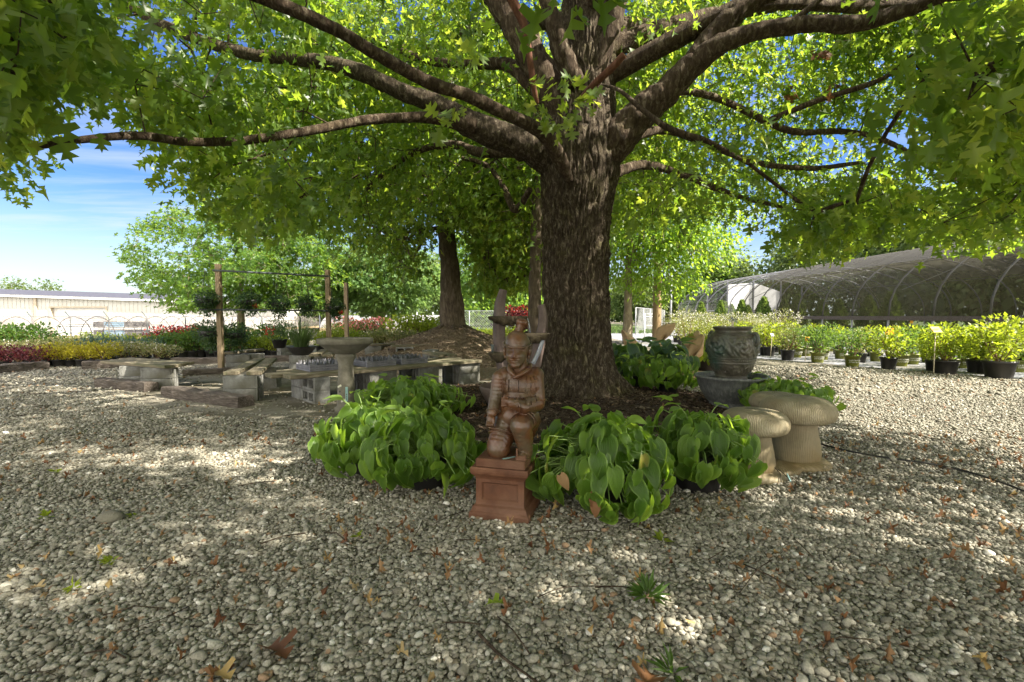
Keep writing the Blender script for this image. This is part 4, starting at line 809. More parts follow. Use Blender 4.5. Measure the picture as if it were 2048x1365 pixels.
# ================================================================ plantain lilies
def hosta_leaf(wd=.33, nu=7, nv=9):
    V = []; U = []; T = []
    for j in range(nv):
        v = j/(nv-1); w_ = wd*(sin(pi*min(1, (v*.97+.03))**.62)**.85)*(1-.12*v)
        if j == nv-1: w_ = .004
        for i in range(nu):
            u = -1+2*i/(nu-1); x = u*w_; y = v-.10*u*u*(1-v)**2; z = .17*(u*u)*w_*1.6-.34*(v-.1)**2+.012*sin(v*14)*abs(u)
            V.append((x, y, z)); U.append((u, v))
    for j in range(nv-1):
        for i in range(nu-1): a = j*nu+i; T.append((a, a+1, a+1+nu, a+nu))
    return np.array(V), np.array(T), np.array(U)
HL = hosta_leaf(); HLW = hosta_leaf(.4, 7, 9); HLS = hosta_leaf(.33, 5, 6)
def hosta(label, px, Y, Rx, Rz, n, lsize, pot_r=.16, pot_h=.2, mat='hosta', tm=HL, shoots=5, z=0.0, seed=1, group='plantain lilies around the big tree', down=1.0, Ry=None, x=None, top=.0):
    X0 = P(px, 640, Y).x if x is None else x; t = thing('hosta', label, 'potted plant', (X0, Y, z), 0, group); r = np.random.default_rng(seed); Ry = Ry or Rx
    mb = MB(); mb.lathe([(pot_r*.82, 0), (pot_r*.97, pot_h*.92), (pot_r*1.05, pot_h*.92), (pot_r*1.05, pot_h), (pot_r*.95, pot_h), (pot_r*.93, pot_h*.9)], seg=28, cap=True); mb.build('pot', M['black_pot'], t)
    MB().lathe([(pot_r*.94, pot_h*.88), (.001, pot_h*.9)], seg=20, cap=False).build('soil', M['soil'], t)
    cz = max(pot_h, Rz*.42); a = r.uniform(0, 2*pi, n); q = r.random(n)**.7; th = radians(12)+q*radians(118)*down; sh = r.uniform(.72, 1.03, n)
    wob = 1+.16*np.sin(a*3+seed)+.1*np.sin(a*5+seed*2)
    tang = np.stack([np.cos(th)*np.cos(a), np.cos(th)*np.sin(a), -np.sin(th)], -1); rad = np.stack([np.sin(th)*np.cos(a), np.sin(th)*np.sin(a), np.cos(th)], -1)
    pos = np.stack([Rx*wob*sh*rad[:, 0], Ry*wob*sh*rad[:, 1], cz+(Rz-cz)*sh*rad[:, 2]*np.where(rad[:, 2] > 0, 1, .9)], -1)
    lowlim = .05; ls = lsize*np.clip(r.normal(.92, .2, n), .45, 1.35); d = unit(tang+np.array([0, 0, -.25])+r.normal(0, .34, (n, 3)))
    pos = pos-d*ls[:, None]*.45; tip = pos[:, 2]+d[:, 2]*ls*1.1; pos[:, 2] += np.maximum(0, .015-tip); pos[:, 2] = np.maximum(pos[:, 2], .04)
    X, Yv, Z = frame(d, rad*.9+r.normal(0, .38, (n, 3))+np.array([0, 0, .25])); rv = np.clip(.12+.72*r.random(n)+.2*(sh-.8), .07, .96); rv = np.where(r.random(n) < .02, 0.0, rv)
    # a few leaves stand up on their own stalks
    ns = shoots; sa = r.uniform(0, 2*pi, ns); sp0 = np.stack([Rx*.5*np.cos(sa), Ry*.5*np.sin(sa), np.full(ns, Rz)+r.uniform(.02, .09, ns)+top], -1); sdir = unit(np.stack([np.cos(sa), np.sin(sa), r.uniform(-.2, .5, ns)], -1))
    sX, sY, sZ = frame(sdir, np.tile([[0, 0, 1.]], (ns, 1))+r.normal(0, .3, (ns, 3)))
    pos = np.concatenate([pos, sp0]); X = np.concatenate([X, sX]); Yv = np.concatenate([Yv, sY]); Z = np.concatenate([Z, sZ]); ls = np.concatenate([ls, np.full(ns, lsize*.85)]); rv = np.concatenate([rv, np.full(ns, 1.0)])
    V, T, R, U = scatter(tm[0], tm[1], pos, X, Yv, Z, ls, rv, tm[2]); link('foliage', np_mesh('foliage', V, T, M[mat], R, U), t)
    mb = MB(); rt_ = np.array([0, 0, pot_h*.9])
    for i in range(0, len(pos), 1 if n < 140 else 2):
        b = pos[i]; c0 = rt_+np.array([b[0]*.15, b[1]*.15, 0]); mid = (c0+b)/2+np.array([0, 0, .10*Rz+.04]); pts = [c0+(mid-c0)*1.0*(2*f*(1-f))/1*1 for f in (0,)]
        pts = [(1-f)**2*c0+2*f*(1-f)*(mid+np.array([0, 0, .05]))+f*f*b for f in (0, .35, .7, 1)]; mb.tube(pts, [.004, .0035, .003, .0028], 4, cap=False)
    mb.build('stalks', M['stem'], t); return t
hosta('glossy mound of ribbed leaves beside the warrior, its black pot showing low down', 848, 2.95, .34, .44, 330, .132, pot_r=.14, pot_h=.2, seed=3, shoots=5)
hosta('sunlit pale-green mound of ribbed leaves below the label on the birdbath column', 737, 3.25, .37, .44, 300, .13, seed=8, shoots=7, top=.02)
hosta('widest mound of drooping ribbed leaves, leaning on the pedestal, some leaves withered brown', 1208, 2.62, .38, .47, 430, .135, pot_r=.15, pot_h=.2, seed=5, shoots=4)
hosta('mound of ribbed leaves tucked against the shorter stone mushroom', 1402, 2.92, .34, .44, 310, .132, pot_r=.15, pot_h=.22, seed=6, shoots=7, top=.02)
hosta('dark-green mound of leaves behind the birdbath column, beside the long plank bench', 812, 4.75, .52, .40, 400, .125, pot_r=.16, pot_h=.2, seed=7, shoots=6)
hosta('leafy potted mound between the flared trunk and the glazed bowl', 1338, 6.3, .36, .44, 190, .13, pot_r=.14, pot_h=.22, seed=9, tm=HLS, z=.04)
hosta('broad low mound of grey-green leaves behind the stone mushrooms', 1572, 5.0, .45, .36, 330, .115, pot_r=.15, pot_h=.2, seed=10, shoots=6)
hosta('small leafy clump squeezed right against the back of the flared trunk', 1268, 6.9, .3, .42, 90, .14, pot_r=.12, pot_h=.2, seed=12, tm=HLS)
hosta('tall blue-green plant with broad leaves on long stalks beside the flower-shaped fountain', 1340, 7.4, .42, .60, 46, .25, pot_r=.17, pot_h=.26, mat='hosta_blue', tm=HLW, seed=14, shoots=5, down=.75)
hosta('blue-green broad-leaved plant half hidden by the edge of the huge trunk', 1262, 7.3, .36, .62, 40, .25, pot_r=.16, pot_h=.26, mat='hosta_blue', tm=HLW, seed=15, shoots=4, down=.8)
hosta('yellow-green plant with browning lower leaves in front of the glazed urn shoulder', 1408, 8.6, .36, .62, 50, .2, pot_r=.19, pot_h=.3, mat='hosta_lime', tm=HLW, seed=16, shoots=5, down=.85)
# withered leaves on the widest mound
wt = MB(); wp = np.array([P(1188, 985, 2.27), P(1192, 1005, 2.26), P(1120, 950, 2.4)]); 
WF = frame(np.array([[.1, -.2, -1], [-.1, -.1, -1], [.5, -.3, -.8]]), np.array([[.2, -1, .1], [-.4, -1, .2], [0, -1, .4]]))
for o in C.objects:
    if o.get('label', '').startswith('widest mound'): HW = o
for i in range(3):
    V, T, R, U = scatter(HL[0], HL[1], wp[i:i+1]-np.array(HW.location), *[q[i:i+1] for q in WF], np.array([.1, .08, .09])[i:i+1], np.array([.25, .4, .7])[i:i+1], HL[2]); link('withered_leaf', np_mesh('withered_leaf', V, T, M['brown_leaf'], R), HW)
# ================================================================ stone mushrooms
def ribbed(name, n, stops, dark):
    m = rough_mat(name, stops, scale=6, rough=.62, bump=.3, spec=.35, stains=(3, (.17, .12, .05))); nt = m.node_tree
    b = [q for q in nt.nodes if q.type == 'BSDF_PRINCIPLED'][0]; bp0 = [q for q in nt.nodes if q.type == 'BUMP'][0]
    g = N(nt, 'ShaderNodeTexGradient', _gradient_type='RADIAL'); t = N(nt, 'ShaderNodeTexCoord'); L(nt, t.outputs['Object'], g.inputs[0])
    nz = N(nt, 'ShaderNodeTexNoise', Scale=14.0, Detail=3.0); L(nt, t.outputs['Object'], nz.inputs['Vector'])
    ad = N(nt, 'ShaderNodeMath', _operation='MULTIPLY_ADD', i1=.018); L(nt, nz.outputs[0], ad.inputs[0]); L(nt, g.outputs['Fac'], ad.inputs[2])
    mu = N(nt, 'ShaderNodeMath', _operation='MULTIPLY', i1=2*pi*n); L(nt, ad.outputs[0], mu.inputs[0]); sn = N(nt, 'ShaderNodeMath', _operation='SINE'); L(nt, mu.outputs[0], sn.inputs[0])
    b2 = N(nt, 'ShaderNodeBump', Strength=.8, Distance=.002 if n > 100 else .001); L(nt, sn.outputs[0], b2.inputs['Height']); L(nt, bp0.outputs[0], b2.inputs['Normal']); L(nt, b2.outputs[0], b.inputs['Normal'])
    f = ramp(nt, sn.outputs[0], [(.0, (1, 1, 1)), (.28, (0, 0, 0))]); mx = N(nt, 'ShaderNodeMix'); mx.data_type = 'RGBA'; c = b.inputs['Base Color'].links[0].from_socket; f2 = N(nt, 'ShaderNodeMath', _operation='MULTIPLY', i1=dark); L(nt, f, f2.inputs[0]); L(nt, f2.outputs[0], mx.inputs[0]); L(nt, c, mx.inputs[6]); mx.inputs[7].default_value = (.05, .035, .015, 1); L(nt, mx.outputs[2], b.inputs['Base Color']); return m
M['mushroom_cap'] = ribbed('stained_cap_stone', 130, [(.25, (.18, .148, .085)), (.5, (.3, .255, .16)), (.78, (.42, .38, .275))], .22)
M['mushroom'] = ribbed('stained_stem_stone', 80, [(.25, (.14, .115, .06)), (.5, (.25, .208, .125)), (.78, (.38, .335, .22))], .2)
def mush():
    t = thing('mushroom_seat', 'cast stone cluster of three toadstools with ribbed caps sharing one lumpy base', 'garden ornament', (1.83, 3.35, 0))
    def one(x, y, rc, top, hc_, rs0, rs1, yaw):
        n = 90; rib = lambda a, z: 1+.004*abs(sin(a*n/2))
        mb = MB(); zc = top-hc_; prof = [(rc*.55, zc+.01), (rc*.8, zc), (rc*.93, zc+hc_*.10), (rc*.995, zc+hc_*.30), (rc, zc+hc_*.42), (rc*.97, zc+hc_*.6), (rc*.88, zc+hc_*.78), (rc*.72, zc+hc_*.91), (rc*.5, zc+hc_*.975), (rc*.25, top), (.002, top)]
        mb.lathe(prof, (0, 0, 0), seg=180, fn=rib, cap=False); o = mb.build('cap', M['mushroom_cap'], t); o.location = (x, y, 0)
        mb = MB(); n2 = 44; rib2 = lambda a, z: 1+.006*abs(sin(a*n2/2+z*3)); hs = zc+.02
        mb.lathe([(rs1*1.04, -.0), (rs1*1.06, hs*.12), (rs1*1.07, hs*.3), (rs1*.98, hs*.55), (rs0*1.02, hs*.8), (rs0, hs), (rs0*1.15, hs+.02)], (0, 0, 0), seg=132, fn=rib2); o = mb.build('stem', M['mushroom'], t); o.location = (x, y, 0)
    def at(px, Y): return P(px, 700, Y).x-1.83, Y-3.35
    a = at(1513, 3.14); b = at(1598, 3.38); c = at(1558, 3.78)
    one(*a, .208, .440, .15, .10, .12, 0); one(*b, .243, .485, .17, .125, .145, 0); one(*c, .205, .445, .13, .11, .13, 0)
    bm = bmesh.new(); ell(bm, (a[0]-.01, a[1]-.03, .012), (.19, .17, .05)); ell(bm, (b[0]+.02, b[1]-.02, .015), (.2, .19, .06)); ell(bm, ((a[0]+b[0])/2, (a[1]+b[1])/2, .01), (.16, .16, .045)); ell(bm, (c[0], c[1], .01), (.17, .17, .05))
    m_ = remesh(bm, .012, 4, 'base'); m_.materials.append(M['mushroom']); link('base', m_, t)
    mb = MB(); mb.tube([(a[0]+.07, a[1]-.205, .02), (a[0]+.1, a[1]-.14, .055), (a[0]+.09, a[1]-.09, .08)], .003, 5); mb.tube([(a[0]+.15, a[1]-.17, .02), (a[0]+.13, a[1]-.13, .05), (a[0]+.1, a[1]-.11, .075)], .003, 5); mb.build('string', M['rope'], t)
    MB().box((a[0]+.14, a[1]-.165, .04), (.012, .003, .05), rz=.6, rx=-.5).build('tape', M['teal'], t)
mush()
# ================================================================ urn fountain
uz = .02
uf = thing('urn_fountain', 'dark green glazed urn with scrolled relief standing in a wide slate-grey bowl', 'fountain', (P(1464, 700, 5.45).x, 5.45, uz))
MB().lathe([(.20, -.03), (.225, .0), (.235, .02), (.22, .035), (.27, .09), (.325, .18), (.36, .27), (.375, .325), (.395, .335), (.40, .35), (.39, .362), (.365, .36), (.35, .33), (.33, .27)], seg=72, fn=lambda a, z: 1+.004*sin(a*60)).build('bowl', M['bowl'], uf)
MB().lathe([(.335, .31), (.002, .311)], seg=48, cap=False).build('water', (lambda m: m)(plain('still_water', (.03, .035, .03), .06)), uf)
def relief(prof, seg, fr):
    zz = np.linspace(0, 1, 120); pz = np.array([p[1] for p in prof]); pr = np.array([p[0] for p in prof]); z = np.interp(zz, np.linspace(0, 1, len(prof)), pz); r = np.interp(zz, np.linspace(0, 1, len(prof)), pr); r = np.convolve(np.pad(r, 2, 'edge'), np.ones(5)/5, 'valid')
    a = np.arange(seg)*2*pi/seg; A, Z = np.meshgrid(a, z); R = np.repeat(r[:, None], seg, 1); D = np.zeros_like(R)
    for (z0_, z1_, n, amp) in fr:
        m = sstep(z0_, z0_+.02, Z)*sstep(z1_, z1_-.02, Z); ph = (A*n/(2*pi)) % 1-.5; zc = (Z-(z0_+z1_)/2)/((z1_-z0_)/2)
        rho = np.sqrt((ph*2.2)**2+zc**2); sw = np.sin(rho*9-np.arctan2(zc, ph*2.2)*2); D += amp*m*np.clip(sw, -.2, 1)*sstep(1.15, .75, rho)
        D += amp*.6*m*(np.abs(np.sin(A*n*1.5+zc*3)) > .82)
    for zb in (.46-.02, .53): pass
    R = R+D
    V = np.stack([R*np.cos(A), R*np.sin(A), Z], -1).reshape(-1, 3); i = np.arange(120*seg).reshape(120, seg); j = np.roll(i, -1, 1); T = np.stack([i[:-1], j[:-1], j[1:], i[1:]], -1).reshape(-1, 4); return V, T
prof = [(.165, .30), (.17, .34), (.165, .36), (.175, .38), (.205, .43), (.235, .50), (.238, .51), (.236, .52), (.245, .55), (.25, .56), (.249, .57), (.262, .62), (.27, .68), (.268, .73), (.255, .78), (.23, .815), (.205, .835), (.19, .845), (.185, .86), (.19, .875), (.205, .89), (.21, .9), (.205, .908), (.185, .905), (.17, .87)]
prof2 = [(r, z) for r, z in prof]
V, T = relief(prof2, 260, [(.375, .495, 9, .009), (.515, .555, 16, .006), (.575, .80, 6, .014)]); link('urn', np_mesh('urn', V, T, M['urn']), uf)
mb = MB()
for z, r in ((.503, .24), (.562, .254), (.355, .172), (.815, .232)): mb.tube([(r*cos(2*pi*k/60), r*sin(2*pi*k/60), z) for k in range(61)], .005, 6, cap=False)
mb.build('bands', M['urn'], uf)
for an in (-.95, 2.15):
    d = Vector((cos(an), sin(an), 0)); mb = MB(); pts = [d*.215+Vector((0, 0, .80)), d*.25+Vector((0, 0, .835)), d*.28+Vector((0, 0, .825)), d*.295+Vector((0, 0, .77)), d*.285+Vector((0, 0, .72)), d*.25+Vector((0, 0, .70))]
    c = catmull(pts, 20); mb.tube([Vector(q) for q in c], .02, 9); mb.build('handle', M['urn'], uf)
mb = MB(); mb.tube([(0, 0, .85), (0, 0, .97)], .014, 8); mb.build('spout', M['stake'], uf)
wj = MB(); 
for k in range(60):
    a = random.uniform(0, 2*pi); r = random.uniform(0, .05); wj.lathe([(.001, -.006), (.006, 0), (.001, .006)], (r*cos(a), r*sin(a), .965+random.uniform(0, .05)-r*.5), seg=5, cap=False)
mw, nt_, ot_ = newmat('water_spray'); b_ = N(nt_, 'ShaderNodeBsdfPrincipled', Roughness=.05); b_.inputs['Base Color'].default_value = (.42, .46, .52, 1); b_.inputs['Transmission Weight'].default_value = .6; L(nt_, b_.outputs[0], ot_.inputs[0]); M['spray'] = mw
wj.build('water_spray', M['spray'], uf)
# ================================================================ horn fountain behind the warrior
hz = bez((.09, 5.0))
hf = thing('horn_fountain', 'brown stone fountain of two curved horns with mossy spill troughs, behind the warrior', 'fountain', (P(1030, 700, 5.0).x, 5.0, hz))
def hp(px, py, Y=5.0): q = P(px, py, Y); return q-hf.location
MB().lathe([(.15, -.05), (.17, .02), (.22, .10), (.255, .17), (.27, .215), (.268, .23), (.25, .225), (.23, .18), (.18, .12), (.001, .10)], (-.10, -.02, 0), seg=48, fn=lambda a, z: 1+.012*cos(a*9)).build('basin', M['fount'], hf)
def horn(pts, wid, dep, yaw, name, mat):
    c = catmull(pts, 28); w_ = np.interp(np.linspace(0, 1, 28), np.linspace(0, 1, len(wid)), wid); mb = MB(); vs = []; fs = []
    for i in range(28):
        t = unit(c[min(i+1, 27)]-c[max(i-1, 0)]); x = np.array([cos(yaw), sin(yaw), 0]); x = unit(x-t*(x@t)); y = np.cross(t, x)
        for k in range(8):
            a = 2*pi*k/8+pi/8; q = np.array([cos(a), sin(a)]); q = np.sign(q)*np.abs(q)**.55; vs.append(c[i]+x*q[0]*w_[i]/2+y*q[1]*dep*w_[i]/2)
    for i in range(27):
        for k in range(8): fs.append((i*8+k, i*8+(k+1) % 8, i*8+8+(k+1) % 8, i*8+8+k))
    fs.append(tuple(range(7, -1, -1))); fs.append(tuple(27*8+k for k in range(8))); mb.add(vs, fs); mb.build(name, mat, hf)
horn([hp(1012, 790), hp(1007, 745), hp(1000, 700), hp(998, 650), hp(1000, 610), hp(1007, 580)], [.09, .105, .11, .112, .10, .07], 1.1, .5, 'horn', M['fount'])
horn([hp(1058, 790), hp(1069, 735), hp(1078, 690), hp(1085, 655), hp(1086, 630), hp(1082, 610)], [.10, .11, .11, .095, .085, .07], 1.0, -.4, 'horn', M['fount'])
def trough(a, b, h, name='trough'):
    bm = bmesh.new(); n = 9
    for i in range(n):
        t = i/(n-1); q = a.lerp(b, t); ell_lo(bm, q+Vector((0, 0, -.02*sin(pi*t)-(.01 if i % 2 else 0))), (.045, .085, h*(.55+.45*sin(pi*t))))
    bmesh.ops.bisect_plane(bm, geom=bm.verts[:]+bm.edges[:]+bm.faces[:], plane_co=a.lerp(b, .5)+Vector((0, 0, .008)), plane_no=Vector((0, 0, 1)), clear_outer=True)
    ed = [e for e in bm.edges if e.is_boundary]; bmesh.ops.holes_fill(bm, edges=ed, sides=0)
    m_ = remesh(bm, .009, 2, name); m_.materials.append(M['fount_dark']); link(name, m_, hf)
trough(hp(984, 634, 4.93), hp(1048, 634, 4.93), .075); trough(hp(1050, 668, 4.93), hp(1092, 668, 4.93), .08); trough(hp(984, 706, 4.93), hp(1012, 706, 4.93), .08)
mb = MB(); c = catmull([hp(1085, 680, 4.90), hp(1079, 700, 4.90), hp(1072, 716, 4.90), hp(1066, 728, 4.90)], 12); mb.tube([Vector(q) for q in c], .022, 8); mb.tube([hp(1052, 632, 4.9), hp(1056, 640, 4.9), hp(1059, 655, 4.9), hp(1060, 668, 4.9)], .006, 6); mb.build('water', M['spray'], hf)
mb = MB(); mb.tube([hp(985, 705, 4.9), hp(985, 690, 4.9)], .014, 8); mb.tube([hp(981, 691, 4.9), hp(989, 691, 4.9)], .008, 6); mb.build('tap', M['pipe'], hf)
# ================================================================ birdbath
bb = thing('birdbath', 'grey concrete birdbath on a tapering round column, paper label stuck low on it', 'birdbath', (P(691, 700, 5.25).x, 5.25, 0))
MB().lathe([(.125, .0), (.13, .04), (.10, .07), (.096, .10), (.078, .52), (.08, .54), (.105, .60), (.11, .62), (.108, .635), (.09, .64)], seg=40).build('column', M['concrete'], bb)
MB().lathe([(.10, .635), (.14, .65), (.22, .70), (.275, .745), (.292, .75), (.294, .80), (.288, .806), (.27, .80), (.20, .765), (.001, .755)], seg=56).build('bowl', M['concrete'], bb)
def wrap(u0, u1, z0, z1, tilt, r0, mat, name, off):
    mb = MB(); n = 8; vs = []; fs = []; cz = (z0+z1)/2; cu = (u0+u1)/2
    for j in range(2):
        for i in range(n+1):
            u = u0+(u1-u0)*i/n-cu; z = (z0, z1)[j]-cz; uu = u*cos(tilt)-z*sin(tilt)+cu; zz = u*sin(tilt)+z*cos(tilt)+cz; r = np.interp(zz, [.1, .52], [.096, .078])+off; a = -pi/2+uu/r; vs.append((r*cos(a), r*sin(a), zz))
    for i in range(n): fs.append((i, i+1, n+2+i, n+1+i))
    mb.add(vs, fs, True); return mb.build(name, mat, bb)
wrap(-.062, .012, .125, .305, .42, 0, M['paper'], 'label', .0025)
wrap(.022, .048, .13, .285, 0, 0, M['teal'], 'tape', .004)
for zc in (.175, .225): wrap(-.055, -.03, zc, zc+.02, .42, 0, M['ink'], 'print', .0035)
for zc in (.14, .16, .18, .2): wrap(.03, .04, zc, zc+.012, 0, 0, M['ink'], 'print', .005)
# ================================================================ flower-shaped stone fountain
cf_ = thing('trumpet_fountain', 'peach-coloured stone fountain of curled trumpet flowers beyond the big tree', 'fountain', (P(1385, 720, 8.2).x, 8.2, 0))
def cq(px, py, Y=8.2): return P(px, py, Y)-cf_.location
def trumpet(path, rad, lip, mat=M['calla']):
    c = catmull(path, 26); r = np.interp(np.linspace(0, 1, 26), np.linspace(0, 1, len(rad)), rad); mb = MB(); vs = []; fs = []; seg = 28; up = np.array([0, 0, 1.])
    for i in range(26):
        t = unit(c[min(i+1, 25)]-c[max(i-1, 0)]); x = unit(np.cross(t, up)); y = np.cross(x, t)
        for k in range(seg):
            a = 2*pi*k/seg; s = max(0, (i-17)/8); q = c[i]+(x*cos(a)*1.25+y*sin(a))*r[i]-t*lip*s*s*(.5-.5*sin(a))*r[i]*1.6; vs.append(q)
    for i in range(25):
        for k in range(seg): fs.append((i*seg+k, i*seg+(k+1) % seg, i*seg+seg+(k+1) % seg, i*seg+seg+k))
    mb.add(vs, fs, True); o = mb.build('trumpet', mat, cf_); md = o.modifiers.new('wall', 'SOLIDIFY'); md.thickness = .018; md.offset = 0
trumpet([cq(1352, 748), cq(1365, 728), cq(1383, 706), cq(1396, 696), cq(1410, 692)], [.05, .055, .07, .13, .2], 1.2)
trumpet([cq(1330, 748), cq(1322, 710), cq(1316, 682), cq(1326, 664), cq(1348, 664)], [.05, .05, .06, .09, .15], .8)
trumpet([cq(1380, 748, 8.6), cq(1378, 712, 8.6), cq(1375, 690, 8.6), cq(1384, 682, 8.6), cq(1398, 680, 8.6)], [.05, .05, .055, .09, .16], .9)
trumpet([cq(1300, 745, 8.5), cq(1285, 715, 8.5), cq(1272, 694, 8.5), cq(1256, 682, 8.5), cq(1240, 678, 8.5)], [.05, .05, .06, .1, .16], .9)
MB().lathe([(.55, -.02), (.56, .06), (.5, .08), (.001, .085)], seg=36).build('base', M['calla'], cf_)
ORD = ['first', 'second', 'third', 'fourth', 'fifth', 'sixth', 'seventh', 'eighth', 'ninth', 'tenth', 'eleventh', 'twelfth', 'thirteenth', 'fourteenth', 'fifteenth', 'sixteenth', 'seventeenth', 'eighteenth', 'nineteenth', 'twentieth']
# ================================================================ benches of planks on concrete blocks
def one_mesh(name, label, cat, mb, mat, loc, rz=0, group=None):
    o = mb.build(name, mat); o.location = loc; o.rotation_euler = (0, 0, rz); return tag(o, label, cat, group)
def block_mb(l=.40, w_=.19, h=.155):
    """cored block lying with its two cores facing along the width"""
    mb = MB(); t = .03; web = .032
    mb.box((0, 0, t/2), (l, w_, t), bev=.004); mb.box((0, 0, h-t/2), (l, w_, t), bev=.004)
    for x in (-l/2+web/2, 0, l/2-web/2): mb.box((x, 0, h/2), (web, w_-.004, h-2*t))
    return mb
def solid_mb(l=.40, w_=.19, h=.155):
    """block seen on its flat sides, cores showing only as grooves on the ends"""
    mb = MB(); mb.box((0, 0, h/2), (l-.05, w_, h-.003), bev=.004)
    for s in (-1, 1):
        for y in (-w_/2+.022, 0, w_/2-.022): mb.box((s*(l/2-.0125), y, h/2), (.025, .04 if y else .036, h-.005), bev=.003)
    return mb
BME = block_mb().mesh('block', M['block']); SME = solid_mb().mesh('block', M['block'])
def block(x, y, z, rz, label, cored=False):
    o = link('concrete_block', BME if cored else SME); o.location = (x, y, z); o.rotation_euler = (0, 0, rz); return tag(o, label, 'concrete block', 'concrete blocks under the benches')
def plank(a, b, z, w_, label, th=.045):
    a, b = Vector(a), Vector(b); d = b-a; l = d.length; mb = MB(); n = 6
    mb.box((0, 0, th/2), (l, w_, th), bev=.005); 
    return one_mesh('plank', label, 'plank', mb, M['plank'], ((a.x+b.x)/2, (a.y+b.y)/2, z), atan2(d.y, d.x), 'planks of the benches')
def stack(px, py, rz, where, cored=(False, False), n=2):
    g = G(px, py)
    for k in range(n): block(g.x+random.uniform(-.006, .006), g.y, k*.156, rz+random.uniform(-.03, .03), ('lower' if k == 0 else 'upper')+' concrete block '+where, cored[k])
HB = .314
# wide low bench nearest the shed side
stack(277, 772, .25, 'under the closest-to-shed slab bench, set farther back'); stack(320, 778, .25, 'under the slab bench closest to the shed, at its near corner')
gA = G(247, 764); gB = G(345, 778)
for k in range(3):
    o = Vector((-.02*k, .2*k-.12, 0)); plank(Vector((gA.x-.12, gA.y-.02, 0))+o, Vector((gB.x+.1, gB.y-.02, 0))+o, HB, .19, ('front', 'middle', 'rear')[k]+' weathered plank of the wide slab bench closest to the shed')
# bench running away in the middle
stack(488, 801, .1, 'at the near end of the two-plank bench by the post', (False, False)); stack(530, 776, .1, 'at the far end of the two-plank bench by the post')
for (p0, p1, lb) in (((462, 757), (520, 724), 'mossy plank on the post side of the two-plank bench running away'), ((508, 757), (543, 723), 'mossy plank on the birdbath side of the two-plank bench running away')):
    a = P(*p0, 5.95); b = P(*p1, 7.9); plank(a, b, HB, .17, lb)
stack(478, 741, .3, 'under the small tilted bench behind the hanging frame post'); stack(505, 739, .3, 'under the small tilted bench, on its birdbath side')
plank(G(463, 741)+Vector((0, -.1, 0)), G(489, 735)+Vector((0, .1, 0)), HB, .2, 'short plank on the small tilted bench, post side'); plank(G(488, 737)+Vector((0, -.1, 0)), G(517, 733)+Vector((0, .1, 0)), HB+.002, .2, 'short grey plank on the small tilted bench, birdbath side')
# long bench behind the birdbath
b0 = Vector((-2.74, 5.72, 0)); b1 = Vector((-.66, 7.75, 0)); dv = (b1-b0).normalized(); nv = Vector((-dv.y, dv.x, 0))
for (t, w_) in ((.12, 'near end'), (.42, 'near middle'), (.68, 'far middle'), (.93, 'far end')):
    for s in (0, 1):
        q = b0.lerp(b1, t)+nv*(-.13+.36*s)
        for k in range(2): block(q.x, q.y, k*.156, atan2(dv.y, dv.x)+pi/2+random.uniform(-.03, .03) if t < .2 else atan2(dv.y, dv.x)+random.uniform(-.03, .03), f"{('lower', 'upper')[k]} {('front', 'back')[s]} concrete block at the {w_} of the long plank bench", t < .2 and s == 0)
plank(b0-nv*.16, b1-nv*.16, HB, .23, 'front board of the long bench passing behind the birdbath'); plank(b0+nv*.1-dv*.12, b1+nv*.1-dv*.1, HB, .23, 'middle board of the long bench passing behind the birdbath'); plank(b0+nv*.36+dv*.1, b1+nv*.36, HB, .23, 'rear board of the long bench passing behind the birdbath')
# low bench across the back, before the mound
stack(810, 721, .05, 'under the low rear bench, post side', (True, True)); stack(906, 718, .05, 'under the low rear bench, mound side', (True, True))
plank(G(783, 721), G(938, 716), HB, .25, 'thin sagging board of the low rear bench before the mound')
stack(862, 728, 1.2, 'between the rear bench and the long bench', (False, False))
plank(P(852, 712, 9.3), P(872, 712, 8.6)+Vector((.1, 0, 0)), HB, .15, 'short mossy plank with a dark end, rear bench side'); plank(P(876, 711, 9.3), P(895, 711, 8.6)+Vector((.1, 0, 0)), HB, .15, 'short mossy plank with a dark end, trunk side')
stack(748, 717, .1, 'under the short back bench behind the birdbath bowl'); stack(780, 715, .1, 'under the short back bench, mound side'); plank(G(737, 718), G(798, 714), HB, .25, 'grey board of the short back bench behind the birdbath bowl')
plank(P(628, 727, 8.6), P(652, 714, 10), HB, .17, 'pale short plank behind the cup trays, grass pot side'); plank(P(655, 727, 8.6), P(672, 714, 10), HB, .17, 'pale short plank behind the cup trays, birdbath side'); stack(645, 733, .2, 'carrying the pale short planks', n=2)
stack(574, 716, .9, 'with a sunlit face behind the grass pot'); stack(604, 743, .05, 'carrying the pot of ornamental grass'); 
# old railway timbers edging the gravel
def tie(a, b, h, w_, label):
    a, b = Vector(a), Vector(b); d = b-a; l = d.length; mb = MB(); n = 22; vs = []; fs = []; m = 16
    for i in range(n+1):
        for k in range(m):
            an = 2*pi*k/m; c_, s_ = cos(an), sin(an); e = .35; y = np.sign(c_)*abs(c_)**e*w_/2; z = np.sign(s_)*abs(s_)**e*h/2; f = 1+.16*(float(vnoise(np.array([[i*.55+a.x*7, k*1.1, 1.0]]), 3)[0])-.5)*2*(1 if z > 0 else .3); vs.append((-l/2+l*i/n+.02*(float(vnoise(np.array([[k*.9, i*9.0, 2.]]), 5)[0])-.5)*(i in (0, n)), y*f, h/2+z*f))
    for i in range(n):
        for k in range(m): fs.append((i*m+k, (i+1)*m+k, (i+1)*m+(k+1) % m, i*m+(k+1) % m))
    fs.append(tuple(range(m))); fs.append(tuple(n*m+k for k in reversed(range(m)))); mb.add(vs, fs); c = (a+b)/2
    return one_mesh('timber', label, 'timber', mb, M['tie'], (c.x, c.y, -.015), atan2(d.y, d.x), 'old timbers edging the gravel')
